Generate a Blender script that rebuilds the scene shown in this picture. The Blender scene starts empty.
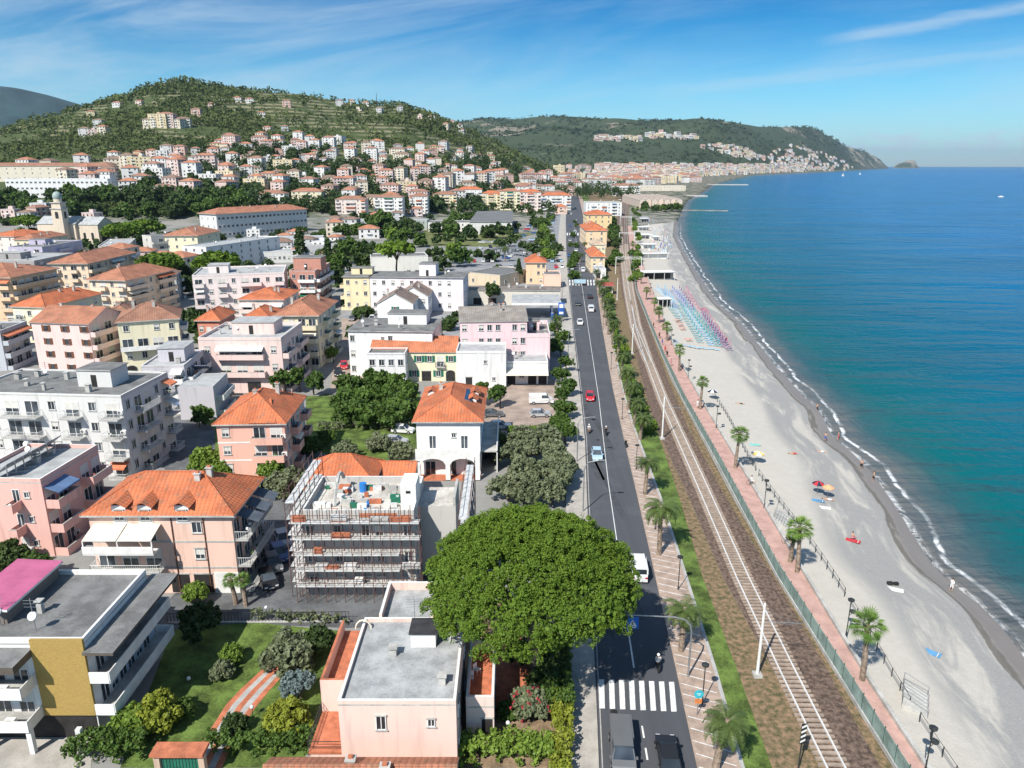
import bpy, math, random
import numpy as np
from mathutils import Vector, Matrix
R = math.radians
rng = random.Random(7)
npr = np.random.RandomState(11)
scene = bpy.context.scene
COL = scene.collection

# ---------------------------------------------------------------- camera, light, sky
CAM_H = 46.0
FPX = 740.0
PITCH = math.atan(218.5 / FPX)
CP, SP = math.cos(PITCH), math.sin(PITCH)
cam_data = bpy.data.cameras.new('camera')
cam_data.sensor_width = 36.0
cam_data.lens = 36.0 * FPX / 1024.0
cam_data.clip_start = 0.5
cam_data.clip_end = 200000.0
cam = bpy.data.objects.new('camera', cam_data)
COL.objects.link(cam)
cam.location = (0, 0, CAM_H)
cam.rotation_euler = (math.pi / 2 - PITCH, 0, 0)
scene.camera = cam

SUN_AZ = R(211.0)          # where the sun stands, clockwise from +Y
SUN_EL = R(46.0)
sun_data = bpy.data.lights.new('sun', 'SUN')
sun_data.energy = 5.0
sun_data.angle = R(0.53)
sun_data.color = (1.0, 0.955, 0.88)
sun = bpy.data.objects.new('sun', sun_data)
COL.objects.link(sun)
sd = Vector((math.sin(SUN_AZ) * math.cos(SUN_EL), math.cos(SUN_AZ) * math.cos(SUN_EL), math.sin(SUN_EL)))
sun.rotation_euler = sd.to_track_quat('Z', 'Y').to_euler()

world = bpy.data.worlds.new('World')
scene.world = world
world.use_nodes = True
wn = world.node_tree
wn.nodes.clear()


class NT:
    """tiny helper for node trees"""
    def __init__(self, tree):
        self.t = tree

    def n(self, typ, **kw):
        nd = self.t.nodes.new(typ)
        for k, v in kw.items():
            if k.startswith('i_'):
                nd.inputs[k[2:].replace('_', ' ')].default_value = v
            else:
                setattr(nd, k, v)
        return nd

    def l(self, a, b):
        self.t.links.new(a, b)

    def val(self, x, sock):
        if isinstance(x, (int, float)):
            sock.default_value = x
        elif isinstance(x, tuple):
            sock.default_value = x if len(x) != 3 or sock.type == 'VECTOR' else (*x, 1)
        else:
            self.l(x, sock)

    def math(self, op, a, b=0.0, c=None, clamp=False):
        m = self.n('ShaderNodeMath', operation=op, use_clamp=clamp)
        self.val(a, m.inputs[0]); self.val(b, m.inputs[1])
        if c is not None:
            self.val(c, m.inputs[2])
        return m.outputs[0]

    def mix(self, f, a, b, blend='MIX'):
        m = self.n('ShaderNodeMix', data_type='RGBA', blend_type=blend)
        self.val(f, m.inputs[0]); self.val(a, m.inputs[6]); self.val(b, m.inputs[7])
        return m.outputs[2]

    def noise(self, vec, scale, detail=3.0, rough=0.55, dist=0.0):
        m = self.n('ShaderNodeTexNoise')
        m.inputs['Scale'].default_value = scale
        m.inputs['Detail'].default_value = detail
        m.inputs['Roughness'].default_value = rough
        m.inputs['Distortion'].default_value = dist
        if vec is not None:
            self.l(vec, m.inputs['Vector'])
        return m.outputs['Fac']

    def ramp(self, f, stops, interp='LINEAR'):
        m = self.n('ShaderNodeValToRGB')
        cr = m.color_ramp
        cr.interpolation = interp
        while len(cr.elements) < len(stops):
            cr.elements.new(0.5)
        for e, (p, c) in zip(cr.elements, stops):
            e.position = p
            e.color = (c, c, c, 1) if isinstance(c, (int, float)) else (*c, 1)
        self.val(f, m.inputs[0])
        return m.outputs[0]

    def step(self, f, a, b):
        m = self.n('ShaderNodeMapRange', clamp=True, interpolation_type='SMOOTHSTEP')
        self.val(f, m.inputs[0])
        m.inputs[1].default_value = a; m.inputs[2].default_value = b
        m.inputs[3].default_value = 0.0; m.inputs[4].default_value = 1.0
        return m.outputs[0]


w = NT(wn)
sky = w.n('ShaderNodeTexSky', sky_type='NISHITA')
sky.sun_disc = False
sky.sun_elevation = SUN_EL
sky.sun_rotation = SUN_AZ
sky.altitude = 50
sky.air_density = 1.0
sky.dust_density = 0.35
sky.ozone_density = 2.2
tc = w.n('ShaderNodeTexCoord')
sep = w.n('ShaderNodeSeparateXYZ'); w.l(tc.outputs['Generated'], sep.inputs[0])
ux = w.math('DIVIDE', sep.outputs[0], w.math('MAXIMUM', sep.outputs[1], 0.05))   # bearing
uz = w.math('DIVIDE', sep.outputs[2], w.math('MAXIMUM', sep.outputs[1], 0.05))   # height over the horizon
hsv = w.n('ShaderNodeHueSaturation'); hsv.inputs['Saturation'].default_value = 1.0
airc = w.ramp(w.math('MAXIMUM', sep.outputs[2], 0.0), [(0.0, (0.72, 0.98, 1.22)), (0.03, (0.58, 0.94, 1.18)), (0.09, (0.38, 0.86, 1.10)), (0.18, (0.03, 0.50, 0.86)), (0.26, (0.06, 0.52, 0.90)), (0.45, (0.45, 0.80, 1.0)), (0.9, (0.80, 0.94, 1.0))])
w.l(w.mix(1.0, w.mix(1.0, sky.outputs[0], airc, 'MULTIPLY'), (1.32, 1.32, 1.32), 'MULTIPLY'), hsv.inputs['Color'])
# thin high cirrus: noise stretched along wind lines
uv = w.n('ShaderNodeCombineXYZ')
w.l(w.math('ADD', w.math('MULTIPLY', ux, 1.2), w.math('MULTIPLY', uz, 2.0)), uv.inputs[0])
w.l(w.math('SUBTRACT', w.math('MULTIPLY', uz, 9.0), w.math('MULTIPLY', ux, 1.5)), uv.inputs[1])
cirrus = w.noise(uv.outputs[0], 1.5, 6.0, 0.6, 0.6)
cir = w.step(cirrus, 0.33, 0.72)
fine = w.noise(uv.outputs[0], 6.0, 5.0, 0.65, 0.3)
cir = w.math('MULTIPLY', cir, w.math('MULTIPLY_ADD', fine, 0.8, 0.25))
lefty = w.math('MULTIPLY_ADD', w.step(ux, 0.35, -0.45), 0.70, 0.45)
cir = w.math('MULTIPLY', w.math('MULTIPLY', cir, lefty), 0.75)


def streak(x0, z0, x1, z1, wid, amt):
    """an aircraft trail lying across the sky between two directions"""
    m = (z1 - z0) / (x1 - x0)
    d = w.math('ABSOLUTE', w.math('SUBTRACT', w.math('SUBTRACT', uz, z0), w.math('MULTIPLY', w.math('SUBTRACT', ux, x0), m)))
    wobble = w.math('MULTIPLY', w.math('SUBTRACT', fine, 0.5), wid * 1.6)
    f = w.step(w.math('ADD', d, wobble), wid, 0.0)
    f = w.math('MULTIPLY', f, w.step(ux, x0, x0 + (x1 - x0) * 0.35))
    f = w.math('MULTIPLY', f, w.math('MULTIPLY_ADD', cirrus, 1.2, 0.1))
    return w.math('MULTIPLY', f, amt)


def dirof(px, py):
    a = (px - 512) / FPX; b = -(py - 384) / FPX
    y = CP + b * SP
    return a / y, (-SP + b * CP) / y


s1 = streak(*dirof(800, 46), *dirof(1024, 6), 0.012, 0.75)
s2 = streak(*dirof(560, 106), *dirof(1024, 50), 0.016, 0.42)
cloud = w.math('MAXIMUM', cir, w.math('MAXIMUM', s1, s2))
# low cumulus bank over the sea horizon
cu = w.n('ShaderNodeCombineXYZ')
w.l(w.math('MULTIPLY', ux, 22.0), cu.inputs[0]); w.l(w.math('MULTIPLY', uz, 60.0), cu.inputs[1])
cun = w.noise(cu.outputs[0], 1.3, 6.0, 0.62)
band = w.math('MULTIPLY', w.step(uz, 0.012, 0.022), w.step(uz, 0.052, 0.030))
band = w.math('MULTIPLY', band, w.step(ux, 0.36, 0.46))
cum = w.math('MULTIPLY', w.math('MULTIPLY', w.step(cun, 0.40, 0.64), band), 0.75)
cloud = w.math('MAXIMUM', cloud, cum)
skyc = w.mix(cloud, hsv.outputs[0], (7.2, 8.8, 10.2))
bg = w.n('ShaderNodeBackground'); bg.inputs['Strength'].default_value = 0.07
w.l(skyc, bg.inputs['Color'])
wo = w.n('ShaderNodeOutputWorld'); w.l(bg.outputs[0], wo.inputs[0])

scene.view_settings.view_transform = 'Standard'
scene.view_settings.look = 'None'
scene.view_settings.gamma = 1.0
scene.view_settings.exposure = 0.34
scene.render.engine = 'CYCLES'
scene.cycles.max_bounces = 5
scene.cycles.diffuse_bounces = 2
scene.cycles.glossy_bounces = 3
scene.cycles.transmission_bounces = 3
scene.cycles.volume_bounces = 0
scene.cycles.transparent_max_bounces = 12
scene.cycles.caustics_reflective = False
scene.cycles.caustics_refractive = False
scene.cycles.use_denoising = True


# ---------------------------------------------------------------- positions measured from the survey picture
def at(px, py, z=0.0):
    a = (px - 512) / FPX; b = -(py - 384) / FPX
    dx, dy, dz = a, CP + b * SP, -SP + b * CP
    t = (z - CAM_H) / dz
    return (dx * t, dy * t, z)


def proj(x, y, z):
    Z = y * CP - (z - CAM_H) * SP
    v = y * SP + (z - CAM_H) * CP
    return 512 + FPX * x / max(Z, .1), 384 - FPX * v / max(Z, .1)


# ---------------------------------------------------------------- materials
MATS = {}


def mat(name, color, rough=0.8, var=0.12, scale=0.6, bump=0.0, bscale=8.0, metal=0.0, spec=0.3, kind=None, col2=None, uvmode=False):
    if name in MATS:
        return MATS[name]
    m = bpy.data.materials.new(name)
    m.use_nodes = True
    t = NT(m.node_tree)
    b = m.node_tree.nodes['Principled BSDF']
    b.inputs['Roughness'].default_value = rough
    b.inputs['Metallic'].default_value = metal
    b.inputs['Specular IOR Level'].default_value = spec
    geo = t.n('ShaderNodeNewGeometry')
    pos = geo.outputs['Position']
    c = (*color, 1)
    if kind == 'tile':
        uvn = t.n('ShaderNodeUVMap'); uvn.uv_map = 'UVMap'
        s = t.n('ShaderNodeSeparateXYZ'); t.l(uvn.outputs[0], s.inputs[0])
        u = t.math('FRACT', t.math('MULTIPLY', s.outputs[0], 1 / 0.48))
        tri = t.math('ABSOLUTE', t.math('MULTIPLY_ADD', u, 2.0, -1.0))
        v = t.math('FRACT', t.math('MULTIPLY', s.outputs[1], 1 / 0.42))
        groove = t.step(tri, 0.55, 1.0)
        lip = t.step(v, 0.12, 0.0)
        n1 = t.noise(pos, 0.35, 4, 0.6)
        n2 = t.noise(pos, 4.0, 3, 0.7)
        base = t.mix(t.step(n1, 0.38, 0.66), c, tuple(x * 0.66 for x in color))
        base = t.mix(t.math('MULTIPLY', t.step(t.noise(pos, 1.1, 5, 0.7), 0.50, 0.64), 0.6), base, (0.22, 0.15, 0.10))
        base = t.mix(t.math('MULTIPLY', t.step(n2, 0.5, 0.75), 0.6), base, tuple(min(1, x * 1.25 + .03) for x in color))
        base = t.mix(t.math('MULTIPLY', groove, 0.5), base, tuple(x * 0.4 for x in color))
        base = t.mix(t.math('MULTIPLY', lip, 0.35), base, tuple(x * 0.45 for x in color))
        t.l(base, b.inputs['Base Color'])
        bn = t.n('ShaderNodeBump'); bn.inputs['Strength'].default_value = 0.5; bn.inputs['Distance'].default_value = 0.06
        t.l(t.math('SUBTRACT', t.math('SUBTRACT', 1.0, tri), lip), bn.inputs['Height']); t.l(bn.outputs[0], b.inputs['Normal'])
        MATS[name] = m
        return m
    if kind == 'wall':
        # plaster: soft blotches and rain streaks that run down the face
        mp = t.n('ShaderNodeMapping'); mp.inputs['Scale'].default_value = (1.3, 1.3, 0.12); t.l(pos, mp.inputs[0])
        n1 = t.noise(mp.outputs[0], 0.9, 5, 0.65)
        n2 = t.noise(pos, 0.3, 3, 0.5)
        base = t.mix(t.math('MULTIPLY', t.step(n1, 0.50, 0.72), 0.6), c, tuple(x * 0.62 for x in color))
        base = t.mix(t.math('MULTIPLY', t.step(n2, 0.4, 0.7), 0.22), base, tuple(x * 0.82 for x in color))
        t.l(base, b.inputs['Base Color'])
    elif kind == 'brick':
        uvn = t.n('ShaderNodeUVMap'); uvn.uv_map = 'UVMap'
        br = t.n('ShaderNodeTexBrick'); t.l(uvn.outputs[0], br.inputs[0])
        br.inputs['Color1'].default_value = c
        br.inputs['Color2'].default_value = (*[x * 0.75 for x in color], 1)
        br.inputs['Mortar'].default_value = (*(col2 or [x * 0.6 for x in color]), 1)
        br.inputs['Scale'].default_value = scale
        br.inputs['Mortar Size'].default_value = 0.03
        n1 = t.noise(pos, 0.8, 4, 0.6)
        t.l(t.mix(t.math('MULTIPLY', n1, 0.35), br.outputs[0], tuple(x * 0.6 for x in color)), b.inputs['Base Color'])
    elif kind == 'leaf':
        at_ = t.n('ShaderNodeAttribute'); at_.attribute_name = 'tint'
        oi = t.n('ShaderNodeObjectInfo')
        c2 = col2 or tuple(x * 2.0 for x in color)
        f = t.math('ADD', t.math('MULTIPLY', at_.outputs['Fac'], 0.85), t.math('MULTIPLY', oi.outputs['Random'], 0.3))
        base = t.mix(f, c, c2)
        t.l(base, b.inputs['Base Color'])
        b.inputs['Subsurface Weight'].default_value = 0.0
        tr = t.n('ShaderNodeBsdfTranslucent'); t.l(base, tr.inputs[0])
        ms = t.n('ShaderNodeMixShader'); ms.inputs[0].default_value = 0.22
        out = m.node_tree.nodes['Material Output']
        t.l(b.outputs[0], ms.inputs[1]); t.l(tr.outputs[0], ms.inputs[2]); t.l(ms.outputs[0], out.inputs[0])
    elif kind == 'glass':
        n1 = t.noise(pos, 0.45, 1, 0.5)
        t.l(t.mix(t.step(n1, 0.35, 0.7), c, tuple(x * 2.6 + 0.02 for x in color)), b.inputs['Base Color'])
    else:
        n1 = t.noise(pos, scale, 5, 0.6)
        n2 = t.noise(pos, scale * 9, 3, 0.6)
        f = t.math('ADD', t.math('MULTIPLY', n1, 0.7), t.math('MULTIPLY', n2, 0.3))
        lo = col2 or tuple(max(0, x * (1 - 2.2 * var)) for x in color)
        hi = tuple(min(1, x * (1 + 1.4 * var)) for x in color)
        t.l(t.mix(t.step(f, 0.33, 0.67), lo, hi), b.inputs['Base Color'])
    if bump:
        bn = t.n('ShaderNodeBump'); bn.inputs['Strength'].default_value = bump; bn.inputs['Distance'].default_value = 0.1
        t.l(t.noise(pos, bscale, 4, 0.6), bn.inputs['Height']); t.l(bn.outputs[0], b.inputs['Normal'])
    MATS[name] = m
    return m


def wallm(c):
    return mat('plaster_%02d%02d%02d' % tuple(int(x * 99) for x in c), c, 0.85, kind='wall')


def tilem(c):
    return mat('clay_tile_%02d%02d%02d' % tuple(int(x * 99) for x in c), c, 0.75, kind='tile')


ORANGE = (0.62, 0.185, 0.08)
ORANGE2 = (0.47, 0.20, 0.12)
RUST = (0.38, 0.19, 0.125)
M_white = mat('white_paint', (0.76, 0.75, 0.72), 0.6, 0.06, 1.0)
M_cream = mat('cream_canvas', (0.74, 0.68, 0.56), 0.8, 0.06, 1.0)
M_glass = mat('window_glass', (0.022, 0.028, 0.035), 0.08, kind='glass', spec=0.6)
M_dark = mat('dark_opening', (0.03, 0.028, 0.027), 0.7, 0.2, 1.0)
M_roof = mat('grey_roof_felt', (0.19, 0.19, 0.185), 0.9, 0.16, 0.5)
M_roofl = mat('pale_roof_felt', (0.40, 0.41, 0.41), 0.9, 0.12, 0.5)
M_conc = mat('concrete', (0.46, 0.45, 0.42), 0.9, 0.14, 0.6)
M_metal = mat('grey_metal', (0.34, 0.35, 0.36), 0.45, 0.08, 2.0, metal=0.6)
M_dmetal = mat('dark_metal', (0.05, 0.055, 0.055), 0.5, 0.15, 2.0, metal=0.3)
M_green = mat('green_shutter', (0.02, 0.15, 0.09), 0.6, 0.1, 2.0)
M_brown = mat('brown_shutter', (0.16, 0.07, 0.04), 0.7, 0.15, 2.0)
M_terra = mat('terracotta_paving', (0.50, 0.17, 0.09), 0.85, 0.15, 1.2)
M_rust = mat('rusty_red_pipe', (0.17, 0.095, 0.085), 0.6, 0.2, 2.0, metal=0.2)
M_plank = mat('zinc_plank', (0.66, 0.66, 0.64), 0.55, 0.12, 1.6, metal=0.15)
M_panel = mat('solar_glass', (0.03, 0.06, 0.12), 0.12, 0.2, 0.7, spec=0.8)
M_blind = mat('roller_blind', (0.62, 0.60, 0.55), 0.7, 0.06, 1.0)
M_trunk = mat('bark', (0.13, 0.095, 0.07), 0.9, 0.25, 4.0)


# ---------------------------------------------------------------- mesh building
class MB:
    def __init__(self):
        self.V, self.F, self.M, self.mats = [], [], [], []

    def mi(self, m):
        if m not in self.mats:
            self.mats.append(m)
        return self.mats.index(m)

    def poly(self, pts, m):
        k = len(self.V)
        self.V += [tuple(p) for p in pts]
        self.F.append(tuple(range(k, k + len(pts))))
        self.M.append(self.mi(m))

    def box(self, x0, x1, y0, y1, z0, z1, m, top=None, T=None):
        c = [(x0, y0, z0), (x1, y0, z0), (x1, y1, z0), (x0, y1, z0), (x0, y0, z1), (x1, y0, z1), (x1, y1, z1), (x0, y1, z1)]
        if T is not None:
            c = [tuple(T @ Vector(p)) for p in c]
        k = len(self.V)
        self.V += c
        a = self.mi(m); b = self.mi(top) if top else a
        for f, q in (((0, 3, 2, 1), a), ((4, 5, 6, 7), b), ((0, 1, 5, 4), a), ((1, 2, 6, 5), a), ((2, 3, 7, 6), a), ((3, 0, 4, 7), a)):
            self.F.append(tuple(k + i for i in f)); self.M.append(q)
        return self

    def prism(self, pts, z0, z1, m, top=None):
        """pts counter-clockwise"""
        n = len(pts)
        k = len(self.V)
        self.V += [(p[0], p[1], z0) for p in pts] + [(p[0], p[1], z1) for p in pts]
        a = self.mi(m); b = self.mi(top) if top else a
        self.F.append(tuple(k + n + i for i in range(n))); self.M.append(b)
        self.F.append(tuple(k + n - 1 - i for i in range(n))); self.M.append(a)
        for i in range(n):
            j = (i + 1) % n
            self.F.append((k + i, k + j, k + n + j, k + n + i)); self.M.append(a)
        return self

    def tube(self, p, q, r0, r1=None, n=6, m=None, cap=True):
        r1 = r0 if r1 is None else r1
        p, q = Vector(p), Vector(q)
        d = (q - p)
        if d.length < 1e-6:
            return self
        d.normalize()
        u = d.orthogonal().normalized(); v = d.cross(u)
        k = len(self.V); a = self.mi(m)
        for (c, r) in ((p, r0), (q, r1)):
            for i in range(n):
                t = 2 * math.pi * i / n
                self.V.append(tuple(c + u * (r * math.cos(t)) + v * (r * math.sin(t))))
        for i in range(n):
            j = (i + 1) % n
            self.F.append((k + i, k + j, k + n + j, k + n + i)); self.M.append(a)
        if cap:
            self.F.append(tuple(k + n - 1 - i for i in range(n))); self.M.append(a)
            self.F.append(tuple(k + n + i for i in range(n))); self.M.append(a)
        return self

    def path(self, pts, rs, n=6, m=None):
        for i in range(len(pts) - 1):
            self.tube(pts[i], pts[i + 1], rs[i], rs[i + 1], n, m)
        return self

    def ball(self, c, r, m, n=8, k=5, sz=1.0):
        b0 = len(self.V); a = self.mi(m)
        for i in range(k + 1):
            ph = math.pi * i / k
            for j in range(n):
                th = 2 * math.pi * j / n
                self.V.append((c[0] + r * math.sin(ph) * math.cos(th), c[1] + r * math.sin(ph) * math.sin(th), c[2] + r * sz * math.cos(ph)))
        for i in range(k):
            for j in range(n):
                j2 = (j + 1) % n
                self.F.append((b0 + i * n + j, b0 + (i + 1) * n + j, b0 + (i + 1) * n + j2, b0 + i * n + j2)); self.M.append(a)
        return self

    def slab(self, a, b, c, d, th, m, edge=None):
        """a thick sheet over four corners (counter-clockwise from above)"""
        up = [Vector(p) for p in (a, b, c, d)]
        nrm = (up[1] - up[0]).cross(up[3] - up[0]).normalized()
        lo = [p - nrm * th for p in up]
        self.poly(up, m)
        e = edge or m
        self.poly(lo[::-1], e)
        for i in range(4):
            j = (i + 1) % 4
            self.poly([lo[i], lo[j], up[j], up[i]], e)
        return self

    def mesh(self, name, smooth=False):
        me = bpy.data.meshes.new(name)
        me.from_pydata(self.V, [], self.F)
        for m in self.mats:
            me.materials.append(m)
        if len(self.mats) > 1:
            me.polygons.foreach_set('material_index', self.M)
        # metre-true UVs: u along the horizontal of each face, v up the face
        uvl = me.uv_layers.new(name='UVMap')
        nF = len(me.polygons)
        nrm = np.zeros(nF * 3); me.polygons.foreach_get('normal', nrm); nrm = nrm.reshape(-1, 3)
        tot = np.zeros(nF, dtype=int); me.polygons.foreach_get('loop_total', tot)
        nl = len(me.loops)
        vi = np.zeros(nl, dtype=int); me.loops.foreach_get('vertex_index', vi)
        co = np.array(self.V, dtype=float)[vi]
        t = np.stack([-nrm[:, 1], nrm[:, 0], np.zeros(nF)], 1)
        ln = np.linalg.norm(t, axis=1)
        flat = ln < 0.02
        t[flat] = (1, 0, 0); ln[flat] = 1
        t /= ln[:, None]
        bt = np.cross(nrm, t)
        fi = np.repeat(np.arange(nF), tot)
        uvd = np.stack([(co * t[fi]).sum(1), (co * bt[fi]).sum(1)], 1)
        uvl.data.foreach_set('uv', uvd.ravel())
        if smooth:
            me.polygons.foreach_set('use_smooth', [True] * nF)
        return me

    def build(self, name, parent=None, loc=(0, 0, 0), rz=0.0, smooth=False):
        return link(name, self.mesh(name, smooth), parent, loc, rz)


def link(name, me, parent=None, loc=(0, 0, 0), rz=0.0):
    o = bpy.data.objects.new(name, me)
    COL.objects.link(o)
    if parent is not None:
        o.parent = parent
    o.location = loc
    o.rotation_euler = (0, 0, rz)
    return o


def tag(o, label=None, cat=None, group=None, kind=None):
    if label: o['label'] = label
    if cat: o['category'] = cat
    if group: o['group'] = group
    if kind: o['kind'] = kind
    return o


def empty(name, loc, rz=0.0, label=None, cat=None, group=None):
    o = bpy.data.objects.new(name, None)
    COL.objects.link(o)
    o.location = loc
    o.rotation_euler = (0, 0, rz)
    o.empty_display_size = 0.5
    return tag(o, label, cat, group)


def copy_tree(o, parent=None):
    c = o.copy(); COL.objects.link(c)
    if parent is not None:
        c.parent = parent
    for ch in list(KIDS(o)):
        copy_tree(ch, c)
    return c


def KIDS(o):
    return [x for x in o.children]


def sheet(name, pts, z, m):
    """flat ground patch from pixel corners, laid a few mm over the ground"""
    P = [at(x, y, 0) for x, y in pts]
    area = sum(P[i][0] * P[(i + 1) % len(P)][1] - P[(i + 1) % len(P)][0] * P[i][1] for i in range(len(P)))
    if area < 0:
        P = P[::-1]
    b = MB(); b.poly([(p[0], p[1], z) for p in P], m)
    return tag(b.build(name), kind='structure')
# ---------------------------------------------------------------- shorelines (measured) and land heights
PROM_OUT = [at(*p) for p in [(1040, 930), (928, 768), (867, 675), (807, 576), (738, 460), (703, 402), (683, 366), (671, 338), (662, 312), (651, 285), (640, 255), (634, 235), (631, 215)]]
PROM_IN = [at(*p) for p in [(1006, 940), (898, 768), (778, 576), (722, 470), (685, 403), (665, 361), (650, 325), (637, 292), (631, 255), (627, 230), (624, 212)]]
SHORE = [at(*p, -3) for p in [(1140, 790), (1024, 652), (985, 612), (940, 574), (912, 527), (893, 500), (866, 467), (838, 440), (815, 408), (788, 380), (754, 340), (741, 322), (718, 302), (699, 275), (684, 250), (677, 236), (678, 222), (684, 208), (689, 200), (704, 192), (713, 184.5), (750, 175.5), (800, 173), (834, 171.6), (860, 170), (874, 169.2), (890, 168.6)]]


def interp(tab, yy):
    ys = np.array([p[1] for p in tab]); xs = np.array([p[0] for p in tab])
    o = np.argsort(ys)
    return np.interp(yy, ys[o], xs[o])


def x_shore(y): return interp(SHORE, y)


Y_BEACH = 640.0


def x_prom(y):
    a = interp(PROM_OUT, y)
    s = x_shore(y)
    k = np.clip((np.asarray(y) - 600.0) / 60.0, 0, 1)
    return a * (1 - k) + (s - 1.0) * k


def tab(cols, t):
    xs = [a for a, b in t]; ys = [b for a, b in t]
    return np.interp(cols, xs, ys)


RIDGE_A = [(-300, 130), (-60, 140), (0, 135), (40, 122), (70, 116), (100, 108), (120, 103), (140, 99), (160, 89), (190, 84), (220, 87), (260, 92), (300, 97), (340, 102), (375, 104), (400, 107), (430, 115), (460, 126), (480, 135), (510, 149), (545, 164), (575, 178), (620, 200), (700, 220)]
DIST_A = [(-300, 1200), (0, 1200), (190, 1500), (300, 1500), (400, 1500), (480, 1650), (545, 1800), (600, 1900), (700, 2000)]
START_A = [(-300, 480), (0, 520), (200, 560), (350, 620), (450, 720), (510, 850), (560, 1250), (620, 1500), (700, 1700)]
RIDGE_B = [(-300, 150), (300, 135), (400, 128), (465, 123), (482, 120), (520, 120), (560, 117), (585, 118), (620, 122), (660, 121), (700, 121), (730, 123), (755, 127), (780, 127), (805, 127), (815, 131), (835, 141), (850, 148), (862, 150), (875, 157), (886, 163), (900, 168), (960, 172)]
DIST_B = [(-300, 6000), (500, 6000), (700, 6200), (760, 6600), (800, 7600), (834, 9400), (874, 13000), (900, 14500), (960, 15000)]
START_B = [(-300, 3000), (500, 3000), (600, 3000), (700, 3300), (750, 4000), (800, 5400), (834, 6700), (860, 9000), (874, 10800), (900, 13500), (960, 14900)]


def vnoise(x, y, s, seed=0):
    """smooth value noise, numpy"""
    x = np.asarray(x) / s + seed * 17.3; y = np.asarray(y) / s - seed * 9.1
    xi = np.floor(x).astype(int); yi = np.floor(y).astype(int)
    fx = x - xi; fy = y - yi
    fx = fx * fx * (3 - 2 * fx); fy = fy * fy * (3 - 2 * fy)

    def h(i, j):
        v = np.sin(i * 127.1 + j * 311.7 + seed * 5.3) * 43758.5453
        return v - np.floor(v)
    return (h(xi, yi) * (1 - fx) + h(xi + 1, yi) * fx) * (1 - fy) + (h(xi, yi + 1) * (1 - fx) + h(xi + 1, yi + 1) * fx) * fy


def height(x, y):
    x = np.asarray(x, dtype=float); y = np.asarray(y, dtype=float)
    yy = np.maximum(y, 1.0)
    c = 512 + 771.5 * x / yy
    c = np.clip(c, -290, 950)
    r = yy
    za = ((165.5 - tab(c, RIDGE_A)) / 804.0) * tab(c, DIST_A) + 46.0
    za = np.maximum(za, 0)
    t = (r - tab(c, START_A)) / (tab(c, DIST_A) - tab(c, START_A))
    up = np.clip(t, 0, 1) ** 1.08
    dn = np.clip(1 - (t - 1) * 0.9, 0, 1)
    zA = za * np.where(t < 1, up, dn)
    zA += np.where((t > 0.1) & (t < 1.3), (vnoise(x, y, 120, 1) - 0.5) * 16 * np.clip(t - 0.1, 0, .3) * 3.3, 0) * np.clip(za / 60, 0, 1)
    zb = ((165.5 - tab(c, RIDGE_B)) / 804.0) * tab(c, DIST_B) + 46.0
    zb = np.maximum(zb, 0)
    tb = (r - tab(c, START_B)) / (tab(c, DIST_B) - tab(c, START_B))
    zB = zb * np.where(tb < 1, np.clip(tb, 0, 1) ** 0.85, np.clip(1 - (tb - 1) * 0.8, 0, 1))
    zB += np.where((tb > 0.0) & (tb < 1.1), (vnoise(x, y, 700, 3) - 0.5) * 130 + (vnoise(x, y, 260, 4) - 0.5) * 60, 0) * np.clip(tb * 2.2, 0, 1) * np.clip((1.0 - tb) * 4, 0, 1) * np.clip(zb / 150, 0, 1)
    z = np.maximum(zA, zB)
    return np.maximum(z, 0)


def hit(px, py, zoff=0.0, rmin=60.0, rmax=15000.0):
    """where the sight line meets the land"""
    a = (px - 512) / FPX; b = -(py - 384) / FPX
    dx, dy, dz = a, CP + b * SP, -SP + b * CP
    ys = np.geomspace(rmin, rmax, 2600)
    t = ys / dy
    zz = CAM_H + dz * t - zoff
    hh = height(dx * t, ys)
    k = np.nonzero(zz <= hh)[0]
    if len(k) == 0:
        return None
    i = k[0]
    return (float(dx * t[i]), float(ys[i]), float(hh[i]))


def grid_mesh(name, X, Y, Z, m, attr=None, smooth=True):
    nr, nc = X.shape
    co = np.stack([X, Y, Z], -1).reshape(-1, 3)
    idx = np.arange(nr * nc).reshape(nr, nc)
    q = np.stack([idx[:-1, :-1], idx[:-1, 1:], idx[1:, 1:], idx[1:, :-1]], -1).reshape(-1, 4)
    return np_mesh(name, co, q, m, attr, smooth)


def np_mesh(name, co, q, m, attr=None, smooth=False, fattr=None):
    me = bpy.data.meshes.new(name)
    k = q.shape[1]
    me.vertices.add(len(co)); me.vertices.foreach_set('co', np.ascontiguousarray(co, dtype=np.float32).ravel())
    me.loops.add(q.size); me.loops.foreach_set('vertex_index', np.ascontiguousarray(q, dtype=np.int32).ravel())
    me.polygons.add(len(q)); me.polygons.foreach_set('loop_start', np.arange(0, q.size, k, dtype=np.int32))
    me.polygons.foreach_set('use_smooth', np.full(len(q), smooth))
    if m:
        me.materials.append(m)
    if attr is not None:
        for kname, arr in attr.items():
            at_ = me.attributes.new(kname, 'FLOAT', 'POINT'); at_.data.foreach_set('value', np.ascontiguousarray(arr, dtype=np.float32).ravel())
    if fattr is not None:
        for kname, arr in fattr.items():
            at_ = me.attributes.new(kname, 'FLOAT', 'FACE'); at_.data.foreach_set('value', np.ascontiguousarray(arr, dtype=np.float32).ravel())
    me.update(calc_edges=True)
    return me


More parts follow.
